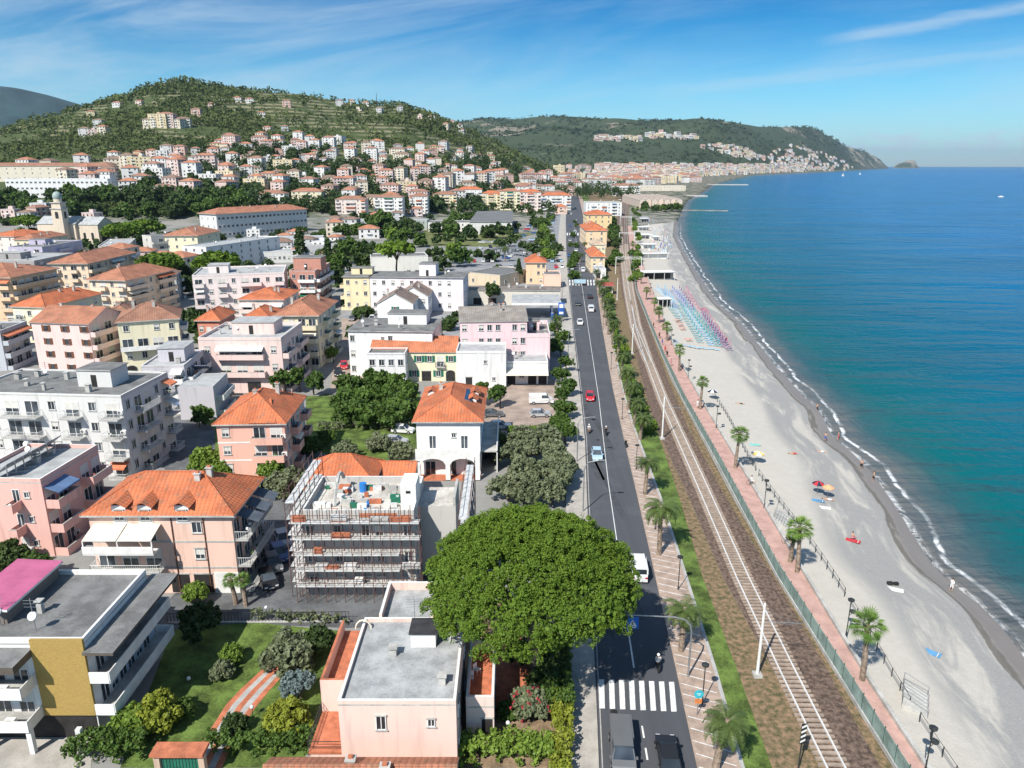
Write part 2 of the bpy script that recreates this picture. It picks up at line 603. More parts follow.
# ground material: town paving on the flat, scrub, olive terraces and bare rock on the slopes
def ground_material():
    m = bpy.data.materials.new('ground'); m.use_nodes = True
    t = NT(m.node_tree); b = m.node_tree.nodes['Principled BSDF']
    b.inputs['Roughness'].default_value = 0.95; b.inputs['Specular IOR Level'].default_value = 0.15
    geo = t.n('ShaderNodeNewGeometry'); pos = geo.outputs['Position']
    s = t.n('ShaderNodeSeparateXYZ'); t.l(pos, s.inputs[0])
    n_big = t.noise(pos, 0.012, 5, 0.6)
    n_mid = t.noise(pos, 0.06, 4, 0.6)
    n_sm = t.noise(pos, 0.6, 4, 0.65)
    town = t.mix(n_sm, (0.20, 0.20, 0.19), (0.33, 0.32, 0.30))
    town = t.mix(t.step(n_mid, 0.58, 0.66), town, (0.06, 0.085, 0.03))
    far_town = t.mix(t.step(n_mid, 0.45, 0.55), (0.28, 0.25, 0.21), (0.05, 0.075, 0.035))
    town = t.mix(t.step(s.outputs[1], 400.0, 900.0), town, far_town)
    scrub = t.mix(n_mid, (0.035, 0.060, 0.020), (0.095, 0.115, 0.045))
    # olive terraces follow the contours
    zz = t.math('ADD', s.outputs[2], t.math('MULTIPLY', n_mid, 6.0))
    ter = t.math('ABSOLUTE', t.math('MULTIPLY_ADD', t.math('FRACT', t.math('MULTIPLY', zz, 1 / 7.0)), 2.0, -1.0))
    terr = t.mix(t.step(ter, 0.3, 0.9), (0.060, 0.080, 0.032), (0.23, 0.21, 0.125))
    scrub = t.mix(t.math('MULTIPLY', t.step(n_big, 0.43, 0.51), t.step(s.outputs[2], 40.0, 80.0)), scrub, terr)
    rock = t.mix(t.noise(pos, 0.15, 5, 0.7), (0.12, 0.11, 0.085), (0.38, 0.34, 0.28))
    sn = t.n('ShaderNodeSeparateXYZ'); t.l(geo.outputs['Normal'], sn.inputs[0])
    steep = t.step(t.math('ADD', sn.outputs[2], t.math('MULTIPLY', t.math('SUBTRACT', n_big, 0.5), 0.35)), 0.86, 0.78)
    scrub = t.mix(t.math('MULTIPLY', steep, 0.75), scrub, rock)
    farhill = t.mix(t.noise(pos, 0.004, 6, 0.65), (0.028, 0.050, 0.022), (0.075, 0.090, 0.045))
    farhill = t.mix(t.math('MULTIPLY', t.step(t.noise(pos, 0.0022, 6, 0.6), 0.60, 0.67), 0.8), farhill, (0.27, 0.23, 0.18))
    cliff = t.mix(t.step(t.noise(pos, 0.003, 5, 0.7), 0.45, 0.62), farhill, (0.42, 0.36, 0.28))
    farhill = t.mix(t.step(s.outputs[1], 9000.0, 10500.0), farhill, cliff)
    slope = t.mix(t.step(s.outputs[1], 2300.0, 3200.0), scrub, farhill)
    hgt = t.step(t.math('ADD', s.outputs[2], t.math('MULTIPLY', n_mid, 6.0)), 6.0, 14.0)
    t.l(t.mix(hgt, town, slope), b.inputs['Base Color'])
    return m


M_ground = ground_material()
rows = np.concatenate([np.linspace(-30, 60, 10), np.arange(70, 400, 12), np.arange(400, 2200, 13), np.geomspace(2200, 17000, 150)])
fr = np.linspace(0, 1, 190)
Yg = rows[:, None] * np.ones_like(fr)[None, :]
xe = x_prom(rows)
xl = -0.80 * np.maximum(rows, 0) - 90
Xg = xl[:, None] + (xe - xl)[:, None] * fr[None, :]
Zg = height(Xg, Yg)
edge = np.clip((x_shore(rows)[:, None] - Xg) / 25.0, 0, 1)
far_rows = (rows > 650)[:, None]
Zg = np.where(far_rows, Zg * edge ** 0.6 + (edge - 1) * 2.5, Zg)
# skirt down the seaward edge
Xg = np.concatenate([Xg, xe[:, None] + 0.02], 1); Yg = np.concatenate([Yg, rows[:, None]], 1); Zg = np.concatenate([Zg, np.full((len(rows), 1), -8.0)], 1)
ground = link('ground', grid_mesh('ground', Xg, Yg, Zg, M_ground))
tag(ground, kind='structure')

# far blue mountain inland (behind the left end of the town)
mc = np.linspace(-260, 250, 60); rr = np.linspace(0, 1, 14)
topy = tab(mc, [(-260, 96), (-60, 82), (0, 87), (30, 90), (60, 97), (90, 106), (150, 122), (250, 160)])
Rm = 5600.0
hm = (165.5 - topy) / 804.0 * Rm + 46
yy = Rm - 2000 * (1 - rr)
Zm = hm[:, None] * (rr ** 0.8)[None, :] + (vnoise(mc[:, None] * 30, yy[None, :] * np.ones_like(mc)[:, None], 500, 5) - .5) * 120 * (rr * (1 - rr) * 4)[None, :]
Ym = yy[None, :] * np.ones_like(mc)[:, None]
Xm = (mc[:, None] - 512) / 771.5 * Ym
Ym = np.concatenate([Ym, Ym[:, -1:] + 1500], 1); Xm = np.concatenate([Xm, Xm[:, -1:]], 1); Zm = np.concatenate([Zm, np.zeros((len(mc), 1)) - 5], 1)
tag(link('mountain', grid_mesh('mountain', Xm[::-1], Ym[::-1], Zm[::-1], mat('haze_blue_forest', (.022, .050, .052), .95, .15, .004))), kind='structure')  # the blue of distant haze is mixed into this forest colour
# the little island off the cape
isl = []
ic = np.linspace(893, 920, 16); Ri = 14500.0
hi_ = tab(ic, [(893, 0), (898, 90), (903, 110), (908, 150), (914, 140), (917, 60), (920, -5)])
Yi = np.stack([np.full(16, Ri), np.full(16, Ri + 150), np.full(16, Ri + 450), np.full(16, Ri + 900)], 1)
Zi = np.stack([np.full(16, -5.0), hi_ * 0.6, hi_, np.full(16, -5.0)], 1)
Xi = (ic[:, None] - 512) / 771.5 * Yi
tag(link('island', grid_mesh('island', Xi[::-1], Yi[::-1], Zi[::-1], M_ground)), kind='structure')

# ---------------------------------------------------------------- beach
def beach_material():
    m = bpy.data.materials.new('beach_sand'); m.use_nodes = True
    t = NT(m.node_tree); b = m.node_tree.nodes['Principled BSDF']
    b.inputs['Specular IOR Level'].default_value = 0.2
    geo = t.n('ShaderNodeNewGeometry'); pos = geo.outputs['Position']
    a1 = t.n('ShaderNodeAttribute'); a1.attribute_name = 'sea_d'
    a2 = t.n('ShaderNodeAttribute'); a2.attribute_name = 'along'
    cv = t.n('ShaderNodeCombineXYZ'); t.l(t.math('MULTIPLY', a1.outputs['Fac'], 1.0), cv.inputs[0]); t.l(t.math('MULTIPLY', a2.outputs['Fac'], 0.16), cv.inputs[1])
    n1 = t.noise(cv.outputs[0], 0.30, 6, 0.65, 0.6)
    n2 = t.noise(pos, 0.7, 5, 0.7)
    n3 = t.noise(pos, 5.0, 3, 0.7)
    n0 = t.noise(cv.outputs[0], 0.09, 3, 0.5, 0.2)
    sand = t.mix(n2, (0.44, 0.410, 0.360), (0.56, 0.53, 0.475))
    sand = t.mix(t.math('MULTIPLY', t.step(n3, 0.45, 0.7), 0.35), sand, (0.40, 0.36, 0.30))
    # bands of grey shingle thrown up by the waves
    d = t.math('ADD', a1.outputs['Fac'], t.math('MULTIPLY', t.math('SUBTRACT', n0, 0.5), 6.0))
    band = t.math('MULTIPLY', t.step(d, 13.5, 9.8), t.step(n1, 0.34, 0.52))
    shing = t.mix(n3, (0.19, 0.19, 0.19), (0.40, 0.39, 0.37))
    col = t.mix(t.math('MULTIPLY', band, 0.92), sand, shing)
    wl = t.math('ADD', a1.outputs['Fac'], t.math('MULTIPLY', t.math('SUBTRACT', n1, 0.5), 5.0))
    line = t.math('MULTIPLY', t.step(wl, 3.3, 2.9), t.step(wl, 2.0, 2.5))
    col = t.mix(t.math('MULTIPLY', line, 0.85), col, (0.12, 0.11, 0.095))
    wet = t.step(wl, 2.7, 1.9)
    col = t.mix(wet, col, t.mix(n1, (0.185, 0.165, 0.150), (0.26, 0.235, 0.215)))
    t.l(col, b.inputs['Base Color'])
    t.l(t.math('MULTIPLY_ADD', wet, -0.5, 0.95), b.inputs['Roughness'])
    bn = t.n('ShaderNodeBump'); bn.inputs['Strength'].default_value = 0.35; bn.inputs['Distance'].default_value = 0.25
    t.l(t.math('ADD', n2, t.math('MULTIPLY', n3, 0.4)), bn.inputs['Height']); t.l(bn.outputs[0], b.inputs['Normal'])
    return m


rb = np.concatenate([np.arange(-30, 200, 3.0), np.arange(200, 420, 6.0), np.arange(420, 662, 10.0)])
fb = np.concatenate([np.linspace(0, 0.85, 22), np.linspace(0.87, 1.35, 26)])
xp = x_prom(rb); xs = x_shore(rb) + (vnoise(rb, rb * 0, 14, 2) - .5) * 2.2 * np.clip(1 - rb / 500, .2, 1)
Xb = xp[:, None] + (np.maximum(xs - xp, 2.0))[:, None] * fb[None, :]
Yb = rb[:, None] * np.ones_like(fb)[None, :]
Zb = -0.9 - 2.1 * np.abs(fb)[None, :] ** 1.5 + (vnoise(Xb, Yb, 3.5, 6) - .5) * 0.16 + (vnoise(Xb, Yb, 12, 8) - .5) * 0.2 * np.clip(1 - fb, 0, 1)[None, :]
Zb = np.where(fb[None, :] > 1.0, -3.0 - (fb[None, :] - 1) * 9, Zb)
cosf = 1 / np.sqrt(1 + np.gradient(x_shore(rb), rb) ** 2)
dx_sh = (xs[:, None] - Xb) * cosf[:, None]
beach = link('beach', grid_mesh('beach', Xb, Yb, Zb, beach_material(), {'sea_d': dx_sh, 'along': Yb * 1.2}))
tag(beach, kind='structure')


def beach_z(x, y):
    p = float(x_prom(y)); s = float(x_shore(y))
    f = max(0.0, (x - p) / max(s - p, 2))
    return -0.9 - 2.1 * min(f, 1.0) ** 1.5


def bat(px, py):
    """pixel on the beach"""
    z = -1.5
    for _ in range(4):
        x, y, _z = at(px, py, z)
        z = beach_z(x, y)
    return (x, y, z)


# ---------------------------------------------------------------- sea
def sea_material():
    m = bpy.data.materials.new('sea_water'); m.use_nodes = True
    t = NT(m.node_tree); b = m.node_tree.nodes['Principled BSDF']
    geo = t.n('ShaderNodeNewGeometry'); pos = geo.outputs['Position']
    a1 = t.n('ShaderNodeAttribute'); a1.attribute_name = 'sea_d'
    a2 = t.n('ShaderNodeAttribute'); a2.attribute_name = 'along'
    s = t.n('ShaderNodeSeparateXYZ'); t.l(pos, s.inputs[0])
    d = a1.outputs['Fac']
    cv = t.n('ShaderNodeCombineXYZ'); t.l(d, cv.inputs[0]); t.l(t.math('MULTIPLY', a2.outputs['Fac'], 0.22), cv.inputs[1])
    nb = t.noise(cv.outputs[0], 0.25, 4, 0.6, 0.5)
    dd = t.math('ADD', d, t.math('MULTIPLY', t.math('SUBTRACT', nb, 0.5), 6.0))
    mr = t.n('ShaderNodeMapRange', clamp=True); t.l(t.math('POWER', t.math('MAXIMUM', dd, 0.01), 0.5), mr.inputs[0]); mr.inputs[1].default_value = 0; mr.inputs[2].default_value = 30
    col = t.ramp(mr.outputs[0], [(0.0, (0.17, 0.155, 0.14)), (0.06, (0.115, 0.125, 0.125)), (0.085, (0.030, 0.095, 0.105)), (0.115, (0.003, 0.105, 0.115)), (0.22, (0.0003, 0.105, 0.185)), (0.42, (0.0002, 0.110, 0.285)), (1.0, (0.0002, 0.110, 0.330))])
    big = t.noise(pos, 0.012, 4, 0.55)
    col = t.mix(t.math('MULTIPLY', t.step(big, 0.35, 0.7), 0.35), col, (0.001, 0.050, 0.095))
    # broken foam along the wash
    nf = t.noise(cv.outputs[0], 0.9, 6, 0.7, 0.8)
    nf2 = t.noise(a2.outputs['Vector'], 1.0)
    c3 = t.n('ShaderNodeCombineXYZ'); t.l(t.math('MULTIPLY', a2.outputs['Fac'], 0.055), c3.inputs[0])
    nl = t.noise(c3.outputs[0], 1.0, 3, 0.5)
    dl = t.math('ADD', d, t.math('MULTIPLY', t.math('SUBTRACT', nl, 0.5), 4.0))
    wall = t.math('MULTIPLY', t.step(dl, 1.7, 2.0), t.step(dl, 2.6, 2.1))
    foam = t.math('MULTIPLY', wall, t.step(nf, 0.38, 0.54))
    foam = t.math('MULTIPLY', foam, t.math('MULTIPLY_ADD', t.step(nl, 0.44, 0.54), .72, .28))
    rim = t.math('MULTIPLY', t.step(d, 0.9, 0.1), t.step(nf, 0.45, 0.6))
    foam = t.math('MAXIMUM', foam, t.math('MULTIPLY', rim, 0.55))
    foam = t.math('MULTIPLY', foam, t.step(s.outputs[1], 700.0, 500.0))
    col = t.mix(foam, col, (0.80, 0.82, 0.82))
    t.l(col, b.inputs['Base Color'])
    t.l(t.math('MULTIPLY_ADD', foam, 0.6, 0.20), b.inputs['Roughness'])
    b.inputs['IOR'].default_value = 1.33
    b.inputs['Specular IOR Level'].default_value = 0.09
    # wind ripples running onto the shore, longer swell under them
    mp = t.n('ShaderNodeMapping'); mp.inputs['Rotation'].default_value = (0, 0, R(-32)); mp.inputs['Scale'].default_value = (1.0, 0.28, 1.0); t.l(pos, mp.inputs[0])
    r1 = t.noise(mp.outputs[0], 0.55, 4, 0.6, 0.4)
    mp2 = t.n('ShaderNodeMapping'); mp2.inputs['Rotation'].default_value = (0, 0, R(28)); mp2.inputs['Scale'].default_value = (0.3, 1.0, 1.0); t.l(pos, mp2.inputs[0])
    r2 = t.noise(mp2.outputs[0], 0.11, 4, 0.6, 0.3)
    r3 = t.noise(mp2.outputs[0], 0.028, 3, 0.6, 0.3)
    hgt = t.math('ADD', t.math('MULTIPLY', r1, 0.28), t.math('ADD', t.math('MULTIPLY', r2, 1.3), t.math('MULTIPLY', r3, 2.5)))
    bn = t.n('ShaderNodeBump'); bn.inputs['Strength'].default_value = 1.0; bn.inputs['Distance'].default_value = 2.6
    t.l(hgt, bn.inputs['Height']); t.l(bn.outputs[0], b.inputs['Normal'])
    return m


rs = np.concatenate([np.arange(-60, 200, 4.0), np.arange(200, 700, 12.0), np.geomspace(700, 17000, 70), np.geomspace(19000, 30000, 4)])
cs = np.concatenate([[-14, -6, -3], np.arange(0, 8, 0.8), np.arange(8, 30, 2.5), np.geomspace(32, 3000, 34), [6000, 12000, 24000, 46000]])
xs2 = x_shore(rs) + (vnoise(rs, rs * 0, 14, 2) - .5) * 2.2 * np.clip(1 - rs / 500, .2, 1) * (rs < 662)
late = rs > 11500
xs2 = np.where(late, x_shore(11000) - 12000, xs2)
Xs = xs2[:, None] + cs[None, :]
Ys = rs[:, None] * np.ones_like(cs)[None, :]
sea = link('sea', grid_mesh('sea', Xs, Ys, np.full(Xs.shape, -3.0), sea_material(), {'sea_d': np.maximum(cs, 0)[None, :] * np.ones_like(rs)[:, None] * 0.8 + np.where(late, 5000, 0)[:, None], 'along': Ys * 1.2}))
tag(sea, kind='structure')
# ---------------------------------------------------------------- road, pavements, railway, promenade
def strip(name, left, right, z, m, thick=0.0):
    """a strip between two pixel polylines of equal length"""
    b = MB()
    L = [at(*p, 0) for p in left]; Rr = [at(*p, 0) for p in right]
    for i in range(len(L) - 1):
        q = [L[i], Rr[i], Rr[i + 1], L[i + 1]]
        q = [(p[0], p[1], z) for p in q]
        b.poly(q, m)
        if thick:
            for a, c in ((L[i], L[i + 1]), (Rr[i + 1], Rr[i])):
                b.poly([(a[0], a[1], z - thick), (a[0], a[1], z), (c[0], c[1], z), (c[0], c[1], z - thick)], m)
    return tag(b.build(name), kind='structure')


def asphalt():
    m = bpy.data.materials.new('asphalt'); m.use_nodes = True
    t = NT(m.node_tree); b = m.node_tree.nodes['Principled BSDF']
    b.inputs['Roughness'].default_value = 0.85; b.inputs['Specular IOR Level'].default_value = 0.25
    geo = t.n('ShaderNodeNewGeometry'); pos = geo.outputs['Position']
    mp = t.n('ShaderNodeMapping'); mp.inputs['Rotation'].default_value = (0, 0, R(4.3)); mp.inputs['Scale'].default_value = (1.0, 0.03, 1.0); t.l(pos, mp.inputs[0])
    lanes = t.noise(mp.outputs[0], 0.9, 4, 0.6)
    n1 = t.noise(pos, 0.12, 5, 0.6); n2 = t.noise(pos, 6.0, 3, 0.7)
    c = t.mix(lanes, (0.058, 0.062, 0.072), (0.105, 0.110, 0.122))
    c = t.mix(t.math('MULTIPLY', t.step(n1, 0.5, 0.62), 0.35), c, (0.125, 0.128, 0.135))
    c = t.mix(t.math('MULTIPLY', n2, 0.3), c, (0.072, 0.075, 0.082))
    t.l(c, b.inputs['Base Color'])
    return m


M_asph = asphalt()
M_pave = mat('pavement_slabs', (0.42, 0.39, 0.35), 0.9, 0.10, 0.5, bump=0.15)
M_kerb = mat('kerb_stone', (0.42, 0.41, 0.39), 0.9, 0.1, 1.0)
M_line = mat('road_paint', (0.74, 0.74, 0.72), 0.7, 0.10, 1.6)
M_street = mat('side_street', (0.13, 0.135, 0.14), 0.9, 0.18, 0.25)
M_lot = mat('car_park_asphalt', (0.27, 0.275, 0.285), 0.9, 0.12, 0.15)
M_yard = mat('pinkish_yard_paving', (0.37, 0.29, 0.24), 0.9, 0.15, 0.3)
M_grass = mat('lawn', (0.11, 0.165, 0.035), 0.95, 0.30, 0.45, bump=0.4, bscale=6)
M_grassd = mat('dry_grass', (0.16, 0.175, 0.065), 0.95, 0.25, 0.25, bump=0.4, bscale=6)
M_weed = mat('weedy_verge', (0.24, 0.155, 0.095), 0.95, 0.25, 1.8, bump=0.8, bscale=4, col2=(0.060, 0.070, 0.028))
M_soil = mat('bare_soil', (0.27, 0.19, 0.12), 0.95, 0.25, 0.5, bump=0.4)
M_ball = mat('track_ballast', (0.17, 0.120, 0.092), 0.95, 0.3, 2.2, bump=1.0, bscale=9, col2=(0.055, 0.037, 0.030))
M_steel = mat('rail_steel', (0.74, 0.73, 0.71), 0.5, 0.05, 1.0, metal=0.1)
M_sleep = mat('concrete_sleeper', (0.36, 0.29, 0.235), 0.9, 0.15, 1.5)
M_prom = mat('pink_promenade_paving', (0.50, 0.32, 0.275), 0.9, 0.10, 0.6, bump=0.1)
M_meshg = mat('green_windbreak_net', (0.27, 0.36, 0.32), 0.8, 0.16, 0.8)
M_tealg = mat('green_post', (0.03, 0.11, 0.085), 0.6, 0.1, 1.0)

road_l = [(604, 860), (599, 768), (597, 716), (587, 500), (585, 440), (580, 390), (573, 330), (569, 290), (566, 250), (565.5, 220), (567, 200), (568, 190)]
road_r = [(718, 860), (697, 768), (684, 706), (638, 500), (624, 440), (613, 390), (602.5, 330), (597, 290), (589, 250), (584, 220), (579.5, 200), (577, 190)]
strip('road', road_l, road_r, 0.008, M_asph)
pav_l = [(570, 860), (571, 768), (571, 716), (566, 500), (566, 440), (563, 390), (559, 330), (557, 290), (557, 250), (560, 220), (563, 200), (565, 190)]
strip('pavement', pav_l, road_l, 0.13, M_pave, 0.12)
kl = [(x - 0.1, y) for x, y in road_l]
pt = MB()
for (px_, py_, w_, l_) in ((610, 640, 1.1, 9), (650, 700, 1.0, 6), (601, 480, 1.3, 14), (625, 520, .9, 22), (592, 420, 1.2, 10), (612, 450, 1.1, 16), (640, 620, 1.4, 7)):
    p_ = at(px_, py_); pt.poly([(p_[0] - w_ / 2, p_[1], .011), (p_[0] + w_ / 2, p_[1], .011), (p_[0] + w_ / 2 - l_ * .075, p_[1] + l_, .011), (p_[0] - w_ / 2 - l_ * .075, p_[1] + l_, .011)], mat('asphalt_patch', (.072, .075, .083), .9, .15, .6))
for (px_, py_) in ((614, 712), (606, 560), (633, 590), (598, 440)):
    p_ = at(px_, py_); pt.poly([(p_[0] + .35 * math.cos(a_), p_[1] + .35 * math.sin(a_), .0125) for a_ in [k_ * .785 for k_ in range(8)]], M_dark)
tag(pt.build('road_patches'), kind='structure')
# parking bays paved in brick, with white slanting lines
park_r = [(775, 860), (740, 768), (713, 670), (684, 576), (660, 500), (632, 425), (622, 390), (610, 330), (604, 290), (595, 250), (589, 220), (583, 200), (580, 190)]
park_l = [(718, 860), (697, 768), (676, 670), (655, 576), (638, 500), (621, 425), (613, 390), (602.5, 330), (597, 290), (589, 250), (584, 220), (579.5, 200), (577, 190)]
M_bay = mat('parking_bay_brick', (0.40, 0.305, 0.245), 0.9, 0.13, 0.8)
strip('parking_bays', park_l, park_r, 0.09, M_bay, 0.09)
# painted markings
mk = MB()
def pline(b, a, c, wd, z, m):
    a = Vector(a); c = Vector(c); d = (c - a); d.normalize(); nn = Vector((-d.y, d.x, 0)) * wd / 2
    b.poly([(a - nn)[:2] + (z,) if False else (a.x - nn.x, a.y - nn.y, z), (a.x + nn.x, a.y + nn.y, z), (c.x + nn.x, c.y + nn.y, z), (c.x - nn.x, c.y - nn.y, z)][::-1], m)
cl = [(617, 542), (608, 480), (599, 400), (590, 340), (584, 300), (577, 250), (574, 220)]
CW = [at(*p) for p in cl]
for i in range(len(CW) - 1):
    pline(mk, CW[i], CW[i + 1], 0.10, 0.014, M_line)
for a, c in (((619, 560), (621.5, 578)), ((624, 598), (626, 612)), ((627, 622), (634, 668)), ((642, 726), (644, 738)), ((645.5, 748), (647.5, 760)), ((649, 770), (651, 785))):
    pline(mk, at(*a), at(*c), 0.15, 0.014, M_line)
for pts, off in ((road_l, 0.28),):
    PP = [at(*p) for p in pts[:10]]
    for i in range(len(PP) - 1):
        a = (PP[i][0] + off, PP[i][1], 0); c = (PP[i + 1][0] + off, PP[i + 1][1], 0)
        pline(mk, a, c, 0.10, 0.014, M_kerb)
for k in range(8):            # zebra crossing
    x0 = 599.5 + k * 10.25
    q = [at(x0, 708.5 + k * .45), at(x0 + 5.4, 708.5 + k * .45), at(x0 + 4.6 - k * .25, 679.5 + k * .35), at(x0 - 0.6 - k * .25, 679.5 + k * .35)]
    mk.poly([(p[0], p[1], 0.015) for p in q], M_line)
for y in (234, 281, 284):
    xa, xb = 566 + (y - 220) * .05, 590 + (y - 230) * .12
    for k in range(9):
        x0 = xa + (xb - xa) * k / 9
        q = [at(x0, y + 1.4), at(x0 + 1.3, y + 1.4), at(x0 + 1.3, y - 1.2), at(x0, y - 1.2)]
        mk.poly([(p[0], p[1], 0.015) for p in q], M_line)
tag(mk.build('road_markings'), kind='structure')
bm_ = MB()
PL = [at(*p) for p in park_l]; PR = [at(*p) for p in park_r]
for k in range(120):
    y = 45 + k * 1.42
    xa = float(interp(PL, y)); xb = float(interp(PR, y - 1.3))
    pline(bm_, (xa + 0.15, y, 0), (xb - 0.25, y - 1.3, 0), 0.09, 0.096, M_line)
tag(bm_.build('bay_markings'), kind='structure')
kb = MB()
for i in range(len(PR) - 4):
    a, c = PR[i], PR[i + 1]
    kb.prism([(a[0], a[1]), (a[0] + .35, a[1]), (c[0] + .35, c[1]), (c[0], c[1])], -0.05, 0.16, M_kerb)
tag(kb.build('kerb'), kind='structure')
# grass verge, weeds, ballast, soil shelf
gv_r = [(800, 860), (772, 768), (737, 670), (702, 576), (680, 500), (655, 425), (640, 390), (619, 330), (611, 290), (602, 250), (595, 220), (589, 200), (586, 190)]
strip('grass_verge', park_r, gv_r, 0.05, M_grass)
bl_l = [(880, 860), (828, 768), (773, 670), (722, 576), (690, 500), (655, 425), (642, 380), (630, 330), (621, 290), (617, 250), (616, 220), (620, 200), (622, 192)]
strip('weeds', gv_r, bl_l, 0.02, M_weed)
bl_r = [(935, 860), (880, 768), (827, 670), (773, 576), (727, 500), (689, 430), (668, 380), (650, 330), (637, 290), (630, 250), (627, 220), (629.5, 200), (629.5, 192)]
strip('railway_ballast', bl_l, bl_r, 0.06, M_ball)
fence_l = [(948, 860), (893, 768), (836, 670), (777, 576), (734, 500), (697, 430), (671, 380), (652, 332), (638, 294), (631.5, 255), (627.8, 220), (630, 200), (630, 192)]
strip('track_verge', bl_r, fence_l, 0.015, M_weed)
# promenade
pi_ = PROM_IN; po = [(p[0] - 0.35, p[1], 0) for p in PROM_OUT]
ys_ = np.concatenate([np.arange(34, 200, 6.0), np.arange(200, 620, 20.0)])
b = MB(); b2 = MB()
for i in range(len(ys_) - 1):
    y0, y1 = ys_[i], ys_[i + 1]
    a0, a1 = float(interp(PROM_IN, y0)), float(interp(PROM_IN, y1)); c0, c1 = float(x_prom(y0)) - .35, float(x_prom(y1)) - .35
    b.poly([(a0, y0, .02), (c0, y0, .02), (c1, y1, .02), (a1, y1, .02)], M_prom)
    b2.prism([(c0, y0), (c0 + .33, y0), (c1 + .33, y1), (c1, y1)], -1.6, 0.42, M_conc)
tag(b.build('promenade'), kind='structure')
tag(b2.build('parapet_wall'), 'low pale concrete parapet wall between the pink promenade and the beach', 'wall')


def railway(label, cpts, near):
    C = [at(*p) for p in cpts]
    seg = [(Vector(C[i]), Vector(C[i + 1])) for i in range(len(C) - 1)]
    tot = sum((c - a).length for a, c in seg)
    def point(s):
        for a, c in seg:
            L = (c - a).length
            if s <= L or (a, c) == seg[-1]:
                d = (c - a).normalized()
                return a + d * s, d
            s -= L
    root = empty('railway_track', (C[0][0], C[0][1], 0), 0, label, 'railway track', 'railway tracks')
    o = Vector((C[0][0], C[0][1], 0))
    for sgn in (-1, 1):
        b = MB(); s = 0
        while s < tot - 1:
            e = min(s + 4, tot)
            p, d = point(s); q, d2 = point(e)
            n1 = Vector((d.y, -d.x, 0)); n2 = Vector((d2.y, -d2.x, 0))
            i0 = p + n1 * (sgn * .7175 - .06) - o; i1 = p + n1 * (sgn * .7175 + .06) - o; j0 = q + n2 * (sgn * .7175 - .06) - o; j1 = q + n2 * (sgn * .7175 + .06) - o
            b.prism([(i0.x, i0.y), (i1.x, i1.y), (j1.x, j1.y), (j0.x, j0.y)], .14, .32, M_steel)
            s = e
        b.build('rail', root)
    sl = MB(); sl.box(-1.25, 1.25, -.13, .13, .02, .2, M_sleep); sm = sl.mesh('sleeper')
    rest = MB(); n = 0; s = 0.3
    while s < min(tot, 420):
        p, d = point(s); a = math.atan2(d.y, d.x) - math.pi / 2
        if near and n < 100:
            link('sleeper', sm, root, p - o, a)
        else:
            T = Matrix.Translation(p - o) @ Matrix.Rotation(a, 4, 'Z')
            rest.box(-1.25, 1.25, -.13, .13, .02, .2, M_sleep, T=T)
        n += 1; s += 0.62 if s < 200 else 1.2
    tag(rest.build('sleepers', root), kind='stuff')
    return root


TA = [(890, 860), (834.5, 768), (785, 668), (741, 576), (702, 487), (663, 400), (648, 360), (637, 325), (631, 290), (626.5, 250), (625.5, 220), (627, 204), (627.5, 196)]
railway('railway track with bright rails nearest the promenade fence', TA, True)
TB = [(648, 362), (634, 328), (626.5, 290), (621.5, 250), (620.8, 220), (624.2, 204), (625.5, 196)]
railway('second railway track that branches off and runs further inland', TB, False)

# promenade windbreak fence: posts and panels
fr_ = empty('promenade_fence', (PROM_IN[1][0], PROM_IN[1][1], 0), 0, 'long green netting fence with dark posts between railway and pink promenade', 'fence')
o0 = Vector((PROM_IN[1][0], PROM_IN[1][1], 0))
yk = 40.0; pts = []
while yk < 420:
    pts.append(Vector((float(interp(PROM_IN, yk)) - .25, yk, 0))); yk += 2.0 if yk < 210 else 4.0
base = MB(); restp = MB()
cb = MB(); cb.box(-.035, .035, -.035, .035, 0.3, 2.1, M_tealg); pm = cb.mesh('post')
for i in range(len(pts) - 1):
    a, c = pts[i] - o0, pts[i + 1] - o0
    base.prism([(a.x - .12, a.y), (a.x + .12, a.y), (c.x + .12, c.y), (c.x - .12, c.y)], -.1, .42, M_conc)
    q = MB() if i < 98 else restp
    q.poly([(a.x, a.y, .5), (c.x, c.y, .5), (c.x, c.y, 1.95), (a.x, a.y, 1.95)], M_meshg)
    q.poly([(a.x - .03, a.y, .5), (a.x - .03, a.y, 1.95), (c.x - .03, c.y, 1.95), (c.x - .03, c.y, .5)], M_meshg)
    q.poly([(a.x - .03, a.y, 1.95), (a.x, a.y, 1.95), (c.x, c.y, 1.95), (c.x - .03, c.y, 1.95)], M_meshg)
    if i < 98:
        q.build('panel', fr_); link('post', pm, fr_, a)
tag(restp.build('panels', fr_), kind='stuff')
base.build('footing_wall', fr_)

# thin railing on the beach side, with posts
rl = empty('beach_railing', (0, 0, 0), 0, 'thin dark metal railing along the beach side of the promenade', 'railing')
b = MB()
yk = 44.0
while yk < 150:
    x = float(x_prom(yk)) + 3.0 + math.sin(yk * .1) * .6; x2 = float(x_prom(yk + 2)) + 3.0 + math.sin(yk * .1 + .2) * .6
    z = beach_z(x, yk); b.box(x - .035, x + .035, yk - .035, yk + .035, z - .1, z + 1.1, M_dmetal)
    if int(yk / 2) % 9 != 0:
        for h in (.5, 1.05):
            b.tube((x, yk, z + h), (x2, yk + 2, z + h), .022, n=4, m=M_dmetal)
    yk += 2.0
o = b.build('post_and_rails', rl)

